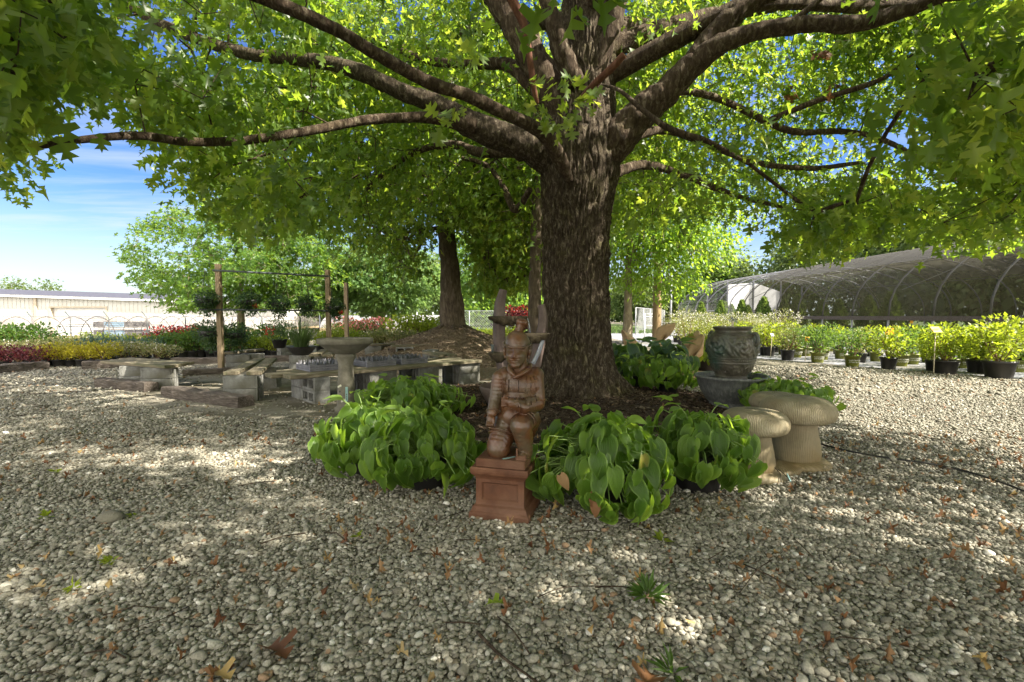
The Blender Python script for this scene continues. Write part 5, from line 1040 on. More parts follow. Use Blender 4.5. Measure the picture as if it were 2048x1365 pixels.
tie(G(203, 774), G(303, 784), .15, .18, 'short rotten railway timber in front of the slab bench'); tie(G(340, 793), G(492, 815), .15, .2, 'long cracked railway timber with a dark split end, near the two-plank bench'); tie(G(366, 752), G(470, 746), .12, .18, 'half-buried dark timber between the hanging frame post and slab bench')
tie(G(-40, 750), G(92, 738), .17, .2, 'grey timber in front of the burgundy shrubs'); tie(G(165, 739), G(320, 731), .17, .2, 'grey timber in front of the yellow shrubs'); tie(G(345, 729), G(600, 722), .15, .2, 'pale timber along the row of green pots behind the frame'); tie(G(845, 745), G(945, 742), .08, .16, 'thin worn timber lying in the sunlit dirt before the mound')
# trays of empty cups on the long bench
M['tray'] = rough_mat('grey_black_plastic', [(.3, (.03, .03, .035)), (.7, (.09, .09, .10))], rough=.4, bump=.1, spec=.5)
M['traypale'] = rough_mat('worn_crate_plastic', [(.3, (.1, .1, .12)), (.7, (.24, .235, .26))], rough=.6, bump=.2, stretch=(1, 1, 6))
def tray(label, t0, n0_, nx, ny, zoff=0.0, rows=True):
    q = b0.lerp(b1, t0)+nv*n0_; t = thing('cup_tray', label, 'plant tray', (q.x, q.y, HB+.047+zoff), atan2(dv.y, dv.x), 'plastic cup trays on the long bench'); s = .105; Lx, Ly = nx*s, ny*s; h = .085
    mb = MB()
    for k in range(3):
        z = .012+k*.026
        for sg in (-1, 1): mb.box((0, sg*Ly/2, z), (Lx, .012, .02)); mb.box((sg*Lx/2, 0, z), (.012, Ly, .02))
    for sx_ in (-1, 1):
        for sy_ in (-1, 1): mb.box((sx_*Lx/2, sy_*Ly/2, h/2), (.018, .018, h))
    mb.box((0, 0, .003), (Lx-.014, Ly-.014, .006)); mb.build('crate', M['traypale'], t)
    for i in range(nx):
        for j in range(ny):
            x = -Lx/2+s*(i+.5); y = -Ly/2+s*(j+.5); c = MB(); vs = []; fs = []
            for r, z, in ((.028, .008), (.044, .07)):
                for k in range(16): a = 2*pi*k/16; vs.append((x+r*cos(a), y+r*sin(a), z))
            for k in range(16): a = 2*pi*k/16; z = .075+.05*max(0, cos(4*a))**2; vs.append((x+.049*cos(a), y+.049*sin(a), z))
            for rr in range(2):
                for k in range(16): fs.append((rr*16+k, rr*16+(k+1) % 16, rr*16+16+(k+1) % 16, rr*16+16+k))
            fs.append(tuple(reversed(range(16)))); c.add(vs, fs, True); o = c.build('cup', M['tray'] if (i+j) % 3 else M['traypale'], t); md = o.modifiers.new('wall', 'SOLIDIFY'); md.thickness = .003
tray('tray of dark pronged plastic cups on the long bench, birdbath near side', .2, .16, 5, 4); tray('tray of dark plastic cups on the long bench, half hidden by the birdbath column', .44, .14, 4, 4); tray('taller tray of dark plastic cups at the trunk end of the cup trays', .62, .14, 4, 4, .0)
mb = MB(); q = b0.lerp(b1, .62)+nv*.14
# ================================================================ frame with hanging baskets
def post(mb, p, h, s=.085): mb.box((p.x, p.y, h/2-.03), (s, s, h+.06), bev=.006)
pA = G(443, 747); pB = Vector((P(658, 690, 9.9).x, 9.9, 0)); zt = 1.93
hfz = thing('basket_stand', 'timber frame of two posts and two dull pipes carrying the flower baskets', 'plant frame', (pA.x, pA.y, 0)); lo = lambda v: Vector(v)-hfz.location
for q in (pA, pB): mb = MB(); post(mb, lo(q), zt+.05); mb.build('post', M['post'], hfz)
d = (pB-pA).normalized()
for z, e in ((1.86, .06), (1.16, .28)): mb = MB(); mb.tube([lo(pA-d*e+Vector((0, -.06, z))), lo(pB+d*.05+Vector((0, -.06, z-.01)))], .017, 8); mb.build('rail', M['pipe'], hfz)
one_mesh('timber_post', 'single weathered timber post standing behind the birdbath bowl', 'post', MB().box((0, 0, .97), (.1, .1, 2.0), bev=.006), M['post'], P(694, 690, 13.6)*1.0-Vector((0, 0, P(694, 690, 13.6).z)))
PL = {}
def pmat(n, st, tr, fac=.42): M[n] = leaf_mat(n+'_leaf', st, tr, fac=fac, rough=.5)
pmat('basket', [(0, (.015, .04, .015)), (.8, (.04, .08, .03)), (1, (.09, .1, .035))], (.12, .2, .05)); pmat('green', [(0, (.025, .06, .012)), (1, (.07, .13, .025))], (.22, .36, .04)); pmat('lime', [(0, (.09, .12, .013)), (1, (.19, .23, .022))], (.47, .58, .03)); pmat('yellow', [(0, (.16, .15, .012)), (1, (.38, .32, .02))], (.66, .6, .03))
pmat('burgundy', [(0, (.03, .008, .012)), (1, (.1, .025, .03))], (.25, .05, .05)); pmat('blue', [(0, (.04, .075, .06)), (1, (.09, .14, .11))], (.16, .26, .14)); pmat('blush', [(0, (.1, .13, .035)), (.6, (.2, .2, .07)), (1, (.42, .3, .2))], (.4, .42, .12)); pmat('redfl', [(0, (.35, .015, .012)), (1, (.65, .05, .03))], (.5, .05, .03), .2)
pmat('pinkfl', [(0, (.45, .09, .09)), (1, (.68, .25, .22))], (.5, .2, .18), .2); pmat('whitefl', [(0, (.5, .48, .38)), (1, (.72, .7, .62))], (.5, .5, .4), .2); pmat('olive', [(0, (.06, .08, .02)), (1, (.16, .17, .05))], (.36, .38, .08)); pmat('conifer', [(0, (.04, .08, .02)), (1, (.11, .17, .04))], (.3, .42, .07), .35); pmat('grassy', [(0, (.03, .06, .015)), (1, (.1, .15, .05))], (.2, .32, .07), .3)
M['twig'] = rough_mat('shrub_stem', [(.3, (.09, .05, .025)), (.7, (.19, .11, .06))], rough=.9, bump=.1)
def foliage_mesh(name, c, r, n, ls, mat, tm=SIMP, seed=0, up=.35, wd=None, shell=.5, lump=.36, zmin=None):
    global RNG
    keep = RNG; RNG = np.random.default_rng(seed); pts = []; m = 0
    while m < n:
        u = rand_dirs(n*3); p = u*(RNG.random((n*3, 1))**shell)*np.array(r); ok = fbm(p*2.6/max(r)+seed*3.1, 2, seed) > lump
        if zmin is not None: ok &= p[:, 2]+c[2] > zmin
        pts.append(p[ok]); m += ok.sum()
    p = np.concatenate(pts)[:n]; o = unit(p*np.array([1, 1, .8])); d = unit(o+RNG.normal(0, .5, (n, 3))+np.array([0, 0, up])); X, Y, Z = frame(d, RNG.normal(0, .6, (n, 3))+np.array([0, 0, .8])+o*.4)
    V, T, R, U = scatter(tm[0], tm[1], p+np.array(c)-d*ls*.4, X, Y, Z, ls*RNG.uniform(.7, 1.25, n), np.clip(.5+RNG.normal(0, .28, n), 0, 1)); RNG = keep
    return np_mesh(name, V, T, M[mat], R)
def pot_mesh(r, h, mat, ribs=True):
    return MB().lathe([(r*.78, -.005), (r*.8, .01), (r*.97, h*.86), (r*1.06, h*.87), (r*1.06, h), (r*.97, h), (r*.94, h*.88), (.001, h*.89)], seg=48, fn=(lambda a, z: 1+(.02*(1 if sin(a*16) > 0 else 0) if .012 < z < h*.86 else 0)) if ribs else None, cap=True).mesh('pot', M[mat])
def shrub_proto(kind, pot, r, h, n, ls, mat, seed, pr=.15, ph=.24, fl=None, tm=SIMP, up=.35, shell=.5, lump=.36):
    parts = [('pot', pot_mesh(pr, ph, pot))]; c = (0, 0, ph+h*.52)
    mb = MB(); rg = random.Random(seed)
    for k in range(7):
        a = rg.uniform(0, 6.28); rr = rg.uniform(.2, .6)*r; mb.tube([(rr*.1*cos(a), rr*.1*sin(a), ph*.85), (rr*.6*cos(a+.2), rr*.6*sin(a+.2), ph+h*.3), (rr*cos(a), rr*sin(a), ph+h*.75)], [.008, .006, .003], 5, cap=False)
    parts.append(('stems', mb.mesh('stems', M['twig']))); parts.append(('foliage', foliage_mesh('foliage', c, (r, r, h*.56), n, ls, mat, tm, seed, up, shell=shell, lump=lump, zmin=ph*.7)))
    if fl: parts.append(('blossoms', foliage_mesh('blossoms', (0, 0, ph+h*(.72 if fl[3] else .55)), (r*.95, r*.95, h*(.32 if fl[3] else .56)), fl[1], fl[2], fl[0], SIMP, seed+50, .6, shell=.25, lump=.42, zmin=ph)))
    return parts
def place(proto, name, label, cat, loc, rz, sc_, group):
    t = thing(name, label, cat, loc, rz, group); t.scale = (sc_, sc_, sc_)
    for nm, me in proto: link(nm, me, t)
    return t
TXT = None
def text_mesh(s, size, r, z):
    cu = bpy.data.curves.new('t', 'FONT'); cu.body = s; cu.size = size; cu.align_x = 'CENTER'; ob = bpy.data.objects.new('t', cu); C.objects.link(ob); me = bpy.data.meshes.new_from_object(ob.evaluated_get(bpy.context.evaluated_depsgraph_get())); bpy.data.objects.remove(ob)
    for v in me.vertices: x, y = v.co.x, v.co.y; rr = r+.16*(z+y-.12)*.3; a = -pi/2+x/rr; v.co = (rr*cos(a), rr*sin(a), z+y)
    me.materials.clear(); me.materials.append(M['tag']); return me
pr = {k: [shrub_proto(k, *a, seed=10*i+j) for j in range(2)] for i, (k, a) in enumerate({
 'goldblk': ('black_pot', .40, .62, 520, .075, 'lime'), 'goldolive': ('olive_pot', .36, .5, 480, .06, 'green'), 'palegold': ('black_pot', .36, .62, 520, .05, 'olive'), 'dkgreen': ('olive_pot', .38, .55, 480, .06, 'green')}.items())}
for k in ('goldblk', 'palegold'):
    for j in range(2): pr[k][j].append(('blossoms', foliage_mesh('blossoms', (0, 0, .24+.62*.6), (.36, .36, .3), 40, .035, 'whitefl' if k == 'palegold' else 'yellow', SIMP, j+3, .4, shell=.3)))
for k in ('goldolive', 'dkgreen'):
    for j in range(2): pr[k][j] += [('lettering', text_mesh("GARDENER'S", .042, .149, .125)), ('lettering', text_mesh('CONFIDENCE', .036, .147, .085))]
pr['whitetall'] = [shrub_proto('w', 'black_pot', .55, .85, 700, .055, 'olive', 90+j, fl=('whitefl', 260, .04, True)) for j in range(2)]
pr['wideblk'] = [shrub_proto('g', 'black_pot', .46, .68, 640, .085, 'lime', 95+j, pr=.2, ph=.26) for j in range(2)]
for p_ in pr['wideblk']: p_.append(('blossoms', foliage_mesh('blossoms', (0, 0, .75), (.36, .36, .22), 34, .04, 'whitefl', SIMP, 9, .4, shell=.3)))
GN = 'potted shrubs in front of the shade house'
FR = [(1581, 722, 'palegold', 1.0, 'pale gold shrub in a ribbed black pot at the far end of the front row'), (1642, 727, 'goldolive', .95, 'green shrub in a lettered olive pot just past the first orange sign'), (1713, 735, 'dkgreen', .95, 'green shrub in a lettered olive pot between the two orange signs'), (1787, 740, 'goldblk', .95, 'golden shrub in a ribbed black pot with the double orange card stuck in it'),
      (1903, 750, 'wideblk', .95, 'golden shrub in a wide black pot just past the tilted sign'), (2013, 758, 'wideblk', 1.1, 'biggest white-flecked golden shrub in a wide black pot at the frame edge'), (1878, 744, 'goldblk', .85, 'black-potted golden shrub tucked beside the foot of the tilted sign'), (1966, 748, 'goldblk', 1.0, 'golden shrub spilling down its black pot, between the two widest pots'), (1990, 750, 'wideblk', .9, 'black-potted golden shrub pressed behind the biggest shrub'), (2062, 745, 'wideblk', 1.0, 'golden shrub cut off by the frame edge')]
for i, (px, py, k, s, lb) in enumerate(FR):
    g = G(px, py); place(pr[k][i % 2], 'potted_shrub', lb, 'potted shrub', (g.x, g.y+.13, .006), i*1.3 if k not in ('goldolive', 'dkgreen') else -.25, s, GN)
rd = random.Random(4)
ROWS = [('goldolive', .6, 'second row'), ('dkgreen', 1.25, 'third row'), ('goldolive', 1.95, 'fourth row'), ('goldblk', 2.7, 'fifth row'), ('dkgreen', 3.5, 'sixth row')]
for ri, (k, off, rn) in enumerate(ROWS):
    for j in range(9 if ri < 4 else 8):
        t = -.6+.78*j; x = 8.35-.447*t+.894*off; y = 8.25+.894*t+.447*off; kk = k if not (ri == 0 and j % 3 == 1) else 'palegold'
        if x > 12.6: continue
        place(pr[kk][j % 2], 'potted_shrub', f"{'golden' if kk=='goldblk' else 'pale gold' if kk=='palegold' else 'green'} potted shrub, {ORD[j]} from the biggest shrub in the {rn} back", 'potted shrub', (x+rd.uniform(-.08, .08), y+rd.uniform(-.08, .08), .006), rd.uniform(-.4, .4), rd.uniform(.85, 1.05), GN)
for j in range(9):   # the row running on beyond the lane
    y = 12.6+j*.95; x = 6.75+.05*j
    for q in range(2):
        k = 'palegold' if (j+q) % 2 else 'goldblk'; place(pr[k][j % 2], 'potted_shrub', f"{'pale gold' if (j+q) % 2 else 'golden'} shrub, {ORD[j]} of the {'lane-side' if q == 0 else 'inner'} line beyond the white stake", 'potted shrub', (x+q*.75+rd.uniform(-.06, .06), y+.3*q, .006), rd.uniform(0, 6), rd.uniform(.85, 1.0), GN)
for j in range(12):
    x = 5.3+(j % 4)*1.15+(j//4)*.5+.2; y = 15.2+(j//4)*1.9+.25*(j % 4)
    place(pr['whitetall'][j % 2], 'flowering_shrub', f"tall white-flowered shrub, {ORD[j % 4]} from the wooden pole in the {('front', 'middle', 'back')[j//4]} line behind the glazed urn", 'potted shrub', (x, y, .0), rd.uniform(0, 6), rd.uniform(.9, 1.15), 'tall white-flowered shrubs behind the urn')
# signs on stakes
def sign(px, py0, py1, w_, h, mat, label, tilt=0.0, lean=0.0, card2=False):
    g = G(px, py1); z = P(px, py0, g.y).z; t = thing('plant_sign', label, 'plant sign', g, 0, 'stake signs among the potted shrubs')
    MB().tube([(0, 0, -.03), (lean*.5, 0, z*.5), (lean, 0, z)], .009, 6).build('stake', M['stake'], t)
    mb = MB(); mb.box((lean, -.014, z+h*.3), (w_, .006, h), rx=-tilt, rz=.1, bev=.001); mb.build('card', M[mat], t)
    mb = MB()
    for k in range(3): mb.box((lean-w_*.04, -.019-sin(tilt)*(.028*(1-k)), z+h*.3+(.028*(1-k))*cos(tilt)), (w_*.7, .003, .012), rx=-tilt, rz=.1)
    mb.build('print', M['ink'], t)
    if card2: mb = MB(); mb.box((lean+w_*1.05, -.012, z+h*.35), (w_, .006, h), rz=-.2, bev=.001); mb.build('card', M['orange'], t)
sign(1610, 681, 723, .11, .10, 'orange', 'orange card on a white stake at the far end of the shrubs', 0, .03); sign(1776, 667, 737, .085, .12, 'orange', 'double orange card on a slanting stake in a black pot', 0, -.06, True); sign(1867, 664, 750, .17, .13, 'orange', 'tilted orange card on a pale post in front of the golden shrubs', .7); sign(1541, 672, 716, .08, .08, 'tag', 'plain white tag on a thin stake beside the first ribbed black pot', .5, .02)
# ================================================================ left beds
LB = 'potted plants of the beds before the shed'
bp_ = {'burgundy': [shrub_proto('b', 'black_pot', .34, .34, 420, .055, 'burgundy', 200+j, pr=.12, ph=.14) for j in range(2)], 'yellow': [shrub_proto('y', 'black_pot', .33, .34, 460, .05, 'yellow', 210+j, pr=.12, ph=.15) for j in range(2)], 'blush': [shrub_proto('p', 'black_pot', .33, .32, 420, .05, 'blush', 220+j, pr=.12, ph=.14, fl=('whitefl', 70, .03, True)) for j in range(2)],
 'green': [shrub_proto('g', 'black_pot', .38, .46, 460, .065, 'green', 230+j, pr=.13, ph=.16) for j in range(2)], 'blue': [shrub_proto('u', 'black_pot', .34, .36, 420, .06, 'blue', 240+j, pr=.12, ph=.14, up=.9) for j in range(2)], 'lime': [shrub_proto('l', 'black_pot', .34, .36, 420, .06, 'lime', 250+j, pr=.13, ph=.17) for j in range(2)],
 'red': [shrub_proto('r', 'black_pot', .36, .46, 340, .06, 'burgundy', 260+j, pr=.12, ph=.16, fl=('redfl', 150, .05, True)) for j in range(2)], 'pink': [shrub_proto('k', 'black_pot', .4, .5, 360, .06, 'green', 270+j, pr=.13, ph=.18, fl=('pinkfl', 190, .06, True)) for j in range(2)], 'pale': [shrub_proto('q', 'black_pot', .4, .36, 420, .06, 'blush', 280+j, pr=.13, ph=.16) for j in range(2)]}
CW = {'burgundy': 'burgundy-leaved', 'yellow': 'golden-yellow', 'blush': 'cream and pink', 'green': 'leafy green', 'blue': 'blue-green', 'lime': 'lime-green', 'red': 'red-flowered', 'pink': 'pink-flowered', 'pale': 'pale-leaved'}
BED_ROWS = [ # pixel x from-to, base y, kind, count, scale, row words
 (-60, 72, 737, 'burgundy', 5, 1.0, 'front row before the shed'), (98, 208, 733, 'yellow', 6, 1.0, 'front row before the shed'), (226, 334, 727, 'blush', 6, 1.0, 'front row before the shed'),
 (-40, 66, 726, 'blush', 5, 1.05, 'second row before the shed'), (92, 150, 725, 'pale', 3, 1.0, 'second row before the shed'), (170, 316, 718, 'blue', 7, 1.05, 'second row before the shed'),
 (-50, 78, 719, 'green', 6, 1.3, 'third row before the shed'), (100, 160, 714, 'pale', 4, 1.05, 'third row before the shed'), (180, 300, 708, 'lime', 5, 1.05, 'third row before the shed'), (320, 384, 704, 'red', 4, 1.35, 'third row before the shed'),
 (330, 388, 716, 'green', 4, 1.05, 'row beside the hanging frame post'), (402, 478, 716, 'green', 5, 1.15, 'row behind the hanging frame'), (492, 570, 714, 'lime', 6, 1.0, 'row behind the hanging frame'), (400, 570, 702, 'green', 8, 1.2, 'back row behind the hanging frame'),
 (640, 690, 704, 'lime', 4, 1.2, 'row behind the birdbath bowl'), (690, 760, 690, 'pink', 5, 1.4, 'row before the low grey tunnel'), (672, 700, 686, 'pale', 3, 1.5, 'row before the low grey tunnel'), (752, 830, 704, 'pale', 6, 1.2, 'row before the young tree'), (700, 750, 702, 'lime', 4, 1.1, 'row before the young tree'), (806, 872, 692, 'lime', 5, 1.9, 'row beside the mulch mound'), (1030, 1080, 680, 'red', 4, 2.2, 'row between horn fountain and trunk'), (950, 1030, 690, 'lime', 5, 1.2, 'row beyond the mound')]
for (x0, x1, py, k, n, s, rw) in BED_ROWS:
    for j in range(n):
        px = x0+(x1-x0)*(j/(n-1) if n > 1 else .5); g = G(px+rd.uniform(-3, 3), py-2.2*(px-x0)/100*0+rd.uniform(-.8, .8)); zz = float(hgt(np.array([g.x]), np.array([g.y]))[0])
        place(bp_[k][j % 2], 'potted_plant', f"{CW[k]} plant, {ORD[j]} from the shed side in the {rw}", 'potted plant', (g.x, g.y, zz), rd.uniform(0, 6), s*rd.uniform(.88, 1.08), LB)
# hanging baskets
def basket(px, py, Y, r, label, rail, fl=False, seed=0):
    q = P(px, py, Y); t = thing('hanging_basket', label, 'hanging basket', q, 0, 'hanging baskets on the frame'); MB().lathe([(r*.35, -r*.45), (r*.6, -r*.35), (r*.75, 0), (r*.72, 0), (.001, -.02)], seg=24).build('bowl', M['black_pot'], t)
    link('foliage', foliage_mesh('foliage', (0, 0, -r*.05), (r*1.15, r*1.1, r*.85), 700, .05, 'basket', SIMP, seed, -.25, shell=.4, lump=.34), t); link('vines', foliage_mesh('vines', (r*.1, 0, -r*.85), (r*.75, r*.7, r*.75), 260, .045, 'basket', SIMP, seed+9, -1.2, lump=.42), t)
    mb = MB(); zr = rail-q.z
    for k in range(3): a = 2*pi*k/3+seed; mb.tube([(r*.7*cos(a), r*.7*sin(a), 0), (0, 0, zr)], .003, 4)
    mb.build('hanger', M['wire'], t)
    if fl: link('blossoms', foliage_mesh('blossoms', (r*.8, -r*.3, -r*.6), (.06, .06, .05), 16, .045, 'redfl', SIMP, seed+3), t)
for i, (px, py, lb) in enumerate([(412, 599, 'bushy hanging basket on the shed side of the tall frame post'), (497, 600, 'hanging basket trailing a red flower, first past the tall post'), (557, 606, 'hanging basket with a thin gap in its middle, centre of the frame'), (612, 606, 'hanging basket with long trailers, last before the second post'), (668, 613, 'hanging basket just past the second post, above the birdbath')]):
    Yb = 8.8+(px-443)/(658-443)*1.1; basket(px, py, Yb, .2, lb, 1.85, i in (1, 4), 300+i)
for i, (px, py, lb) in enumerate([(418, 662, 'low hanging basket beside the tall post, hung from the lower pipe'), (470, 666, 'low blue-green hanging basket, second under the lower pipe')]): basket(px, py, 8.85+i*.3, .25, lb, 1.15, False, 320+i)
# grass pot and red-flowered pot
g = G(604, 743); t = thing('grass_pot', 'black bowl of tall ornamental grass standing on a concrete block stack', 'potted plant', (g.x, g.y, HB)); MB().lathe([(.14, 0), (.2, .06), (.26, .15), (.27, .16), (.25, .16), (.001, .13)], seg=32).build('pot', M['black_pot'], t)
rg = np.random.default_rng(6); Vb = []; Tb = []; Rb = []
for k in range(520):
    a = rg.uniform(0, 6.28); l = rg.uniform(.35, .75); o = rg.uniform(.1, .75); b = np.array([.14*rg.uniform(0, 1)*cos(a), .14*rg.uniform(0, 1)*sin(a), .13]); w_ = .005; sd_ = np.array([-sin(a), cos(a), 0])*w_
    for q in range(5):
        f = q/4; c = b+np.array([cos(a)*o*l*f**1.4, sin(a)*o*l*f**1.4, l*f*(1-.62*o*f)]); Vb += [c-sd_*(1-f*.85), c+sd_*(1-f*.85)]
    i0 = k*10; Tb += [(i0+2*q, i0+2*q+1, i0+2*q+3, i0+2*q+2) for q in range(4)]; Rb += [rg.random()]*10
link('grass', np_mesh('grass', np.array(Vb), np.array(Tb), M['grassy'], np.array(Rb)), t)
g = G(560, 722); t = thing('flower_pot', 'rounded feathery green plant with bright orange-red blooms beside the grass pot', 'potted plant', (g.x, g.y, .30)); MB().lathe([(.12, 0), (.17, .2), (.18, .2), (.16, .19), (.001, .18)], seg=28).build('pot', M['black_pot'], t)
link('foliage', foliage_mesh('foliage', (0, 0, .42), (.36, .32, .3), 900, .05, 'grassy', SIMP, 400, .1), t); link('blossoms', foliage_mesh('blossoms', (-.1, -.22, .40), (.15, .1, .13), 46, .05, 'redfl', SIMP, 401, shell=.3), t)
# ================================================================ cream metal shed
D = 40.0; zg = float(hgt(np.array([-30.]), np.array([D]))[0])
sh = thing('metal_shed', 'long cream metal-sided shed with a white garage door and low grey roof', 'shed', (-36, D, zg)); sl2 = lambda v: Vector(v)-sh.location
xL, xR = P(-420, 600, D).x, P(560, 600, D).x
eave = lambda x: 2.62-(x-P(0, 600, D).x)*.031
mb = MB(); n = 140; dx_ = .305; x = xL; vs = []; fs = []
prof_ = []
dxa, dxb = P(103, 640, D).x, P(213, 640, D).x; dz = P(150, 616, D).z
wallp = MB(); ribp = MB()
def wallseg(x0, x1, z0_, z1f):
    o = len(wallp.v); wallp.add([sl2((x0, D, z0_)), sl2((x1, D, z0_)), sl2((x1, D, z1f(x1))), sl2((x0, D, z1f(x0)))], [(0, 1, 2, 3)])
wallseg(xL, dxa, zg, eave); wallseg(dxb, xR, zg, eave); wallseg(dxa, dxb, dz, eave)
wallp.add([sl2((xR, D, zg)), sl2((xR, D+14, zg)), sl2((xR, D+14, eave(xR))), sl2((xR, D, eave(xR)))], [(0, 1, 2, 3)])
x = xL
while x < xR:
    z0_ = dz if dxa-.1 < x < dxb+.1 else zg
    h_ = eave(x)-.02-z0_; c = sl2((x, D-.014, z0_+h_/2)); ribp.box(c, (.045, .028, h_)); x += .345
wallp.build('wall', M['siding'], sh); ribp.build('siding_ribs', M['siding'], sh)
mb = MB(); o = [sl2((xL, D-.35, eave(xL)+.0)), sl2((xR+.3, D-.35, eave(xR)-.01)), sl2((xR+.3, D-.35, eave(xR)+.19)), sl2((xL, D-.35, eave(xL)+.2))]; o2 = [v+Vector((0, .1, 0)) for v in o]; mb.add(o+o2, [(0, 1, 2, 3), (7, 6, 5, 4), (0, 4, 5, 1), (3, 2, 6, 7)]); mb.build('fascia', M['white'], sh)
mb = MB(); mb.add([sl2((xL, D-.38, eave(xL)+.2)), sl2((xR+.35, D-.38, eave(xR)+.19)), sl2((xR+.35, D+9, eave(xR)+.75)), sl2((xL, D+9, eave(xL)+.85))], [(0, 1, 2, 3)]); mb.add([sl2((xL, D-.25, eave(xL)+.0)), sl2((xR, D-.25, eave(xR)+.0)), sl2((xR, D, eave(xR)+.0)), sl2((xL, D, eave(xL)+.0))], [(0, 1, 2, 3)]); mb.build('roof', M['roofing'], sh)
mb = MB(); mb.box(sl2(((dxa+dxb)/2, D+.28, (dz+zg)/2)), (dxb-dxa, .06, dz-zg)); dr = mb.build('garage_door', M['white'], sh)
mb = MB()
for k in range(6): mb.box(sl2(((dxa+dxb)/2, D+.245, zg+.5*k+.02)), (dxb-dxa-.04, .012, .025))
mb.build('panel_joints', M['trim'], dr)
mb = MB(); mb.box(sl2((dxa-.06, D-.02, (dz+zg)/2)), (.12, .1, dz-zg)); mb.box(sl2((dxb+.06, D-.02, (dz+zg)/2)), (.12, .1, dz-zg)); mb.box(sl2(((dxa+dxb)/2, D-.02, dz+.06)), (dxb-dxa+.24, .1, .12)); mb.box(sl2((dxa-.004, D+.14, (dz+zg)/2)), (.012, .28, dz-zg)); mb.box(sl2((dxb+.004, D+.14, (dz+zg)/2)), (.012, .28, dz-zg)); mb.build('door_frame', M['trim'], sh)
x = P(74, 640, D).x; mb = MB(); mb.box(sl2((x, D-.07, (eave(x)+zg)/2)), (.22, .12, eave(x)-zg-.02)); mb.build('downpipe', M['trim'], sh)
xw = P(18, 640, D).x; mb = MB(); mb.box(sl2((xw, D-.03, .35)), (1.3, .06, 1.1)); wn = mb.build('window', M['white'], sh); MB().box(sl2((xw, D-.065, .35)), (1.1, .02, .9)).build('pane', plain('window_pane', (.45, .38, .3), .2), wn)
# pallets of goods and a shrub heap seen against the shed
g = P(245, 668, 30); t = thing('pallet_stack', 'dark stack of blue-wrapped pallets against the shed behind the low tunnel', 'pallet stack', (g.x, 30, -1.7))
mb = MB()
for k in range(5): mb.box((0, 0, .2+.5*k), (2.6, 1.2, .35), bev=.02)
mb.build('load', M['black_pot'], t); mb = MB()
for k in range(5): mb.box((0, -.62, .2+.5*k), (1.2, .03, .3)); 
mb.build('wrap', plain('blue_wrap', (.16, .3, .42), .4), t)
# ================================================================ translucent cloths
def cloth(name, col, alpha, tr=.5):
    m, nt, out = newmat(name); d = N(nt, 'ShaderNodeBsdfDiffuse'); d.inputs[0].default_value = (*col, 1); t = N(nt, 'ShaderNodeBsdfTranslucent'); t.inputs[0].default_value = (*col, 1); a = N(nt, 'ShaderNodeMixShader', i0=tr); L(nt, d.outputs[0], a.inputs[1]); L(nt, t.outputs[0], a.inputs[2])
    v = coords(nt, (1, 1, 1)); n = N(nt, 'ShaderNodeTexNoise', Scale=1.2, Detail=5.0); L(nt, v, n.inputs['Vector']); f = ramp(nt, n.outputs[0], [(.3, (alpha-.1,)*3), (.7, (alpha+.08,)*3)])
    p = N(nt, 'ShaderNodeBsdfTransparent'); mx = N(nt, 'ShaderNodeMixShader'); L(nt, f, mx.inputs[0]); L(nt, p.outputs[0], mx.inputs[1]); L(nt, a.outputs[0], mx.inputs[2]); L(nt, mx.outputs[0], out.inputs[0]); return m
M['shade_side'] = cloth('dark_shade_cloth', (.075, .068, .04), .56, .14); M['shade_top'] = cloth('grey_shade_cloth', (.10, .097, .088), .8, .3); M['poly'] = cloth('milky_film', (.42, .41, .42), .78); M['haze_cloth'] = cloth('pale_mesh', (.40, .36, .34), .26)
# low hoop tunnel along the beds, before the shed
tx, ty0, n = -18.2, 16.6, 26
tn = thing('low_tunnel', 'low tunnel of thin black hoops under pale mesh in front of the cream shed', 'hoop tunnel', (tx, ty0, 0))
zt_ = lambda y: float(hgt(np.array([tx]), np.array([y]))[0])*.0
for k in range(n):
    y = k*1.16; mb = MB(); pts = [(.78*cos(pi*q/18), y, 1.02*sin(pi*q/18)**.85-.02) for q in range(19)]; mb.tube(pts, .016, 6); mb.build('hoop', M['wire'], tn)
for x_, z_ in ((0, 1.02), (.62, .62), (.72, .36), (.77, .13), (-.6, .68)): mb = MB(); mb.tube([(x_, 0, z_), (x_, (n-1)*1.16, z_)], .011, 5); mb.build('purlin', M['pipe'], tn)
vs = []; fs = []
for k in (0, n-1):
    for q in range(19): vs.append((.8*cos(pi*q/18), k*1.16, 1.03*sin(pi*q/18)**.85))
for q in range(18): fs.append((q, q+1, 20+q, 19+q))
MB().add(vs, fs, True).build('mesh_cover', M['haze_cloth'], tn); mb = MB(); mb.box((.84, (n-1)*.58, .06), (.05, (n-1)*1.16, .16)); mb.build('base_board', M['post'], tn)
# wire fence behind it with cranked posts
fn = thing('wire_fence', 'strand-wire fence on cranked steel posts between the low tunnel and the shed', 'fence', (-19.6, 24, -1.0)); mb = MB()
for k in range(10):
    mb = MB(); x_ = -8+k*1.9; mb.tube([(x_, 0, -.6), (x_, 0, 1.95), (x_-.25, 0, 2.25)], .03, 6); mb.build('post', M['pipe'], fn)
mb = MB()
for z_ in (.3, .6, .9, 1.2, 1.5, 1.8): mb.tube([(-8, 0, z_), (9, 0, z_)], .008, 4)
mb.build('wires', M['link'], fn)
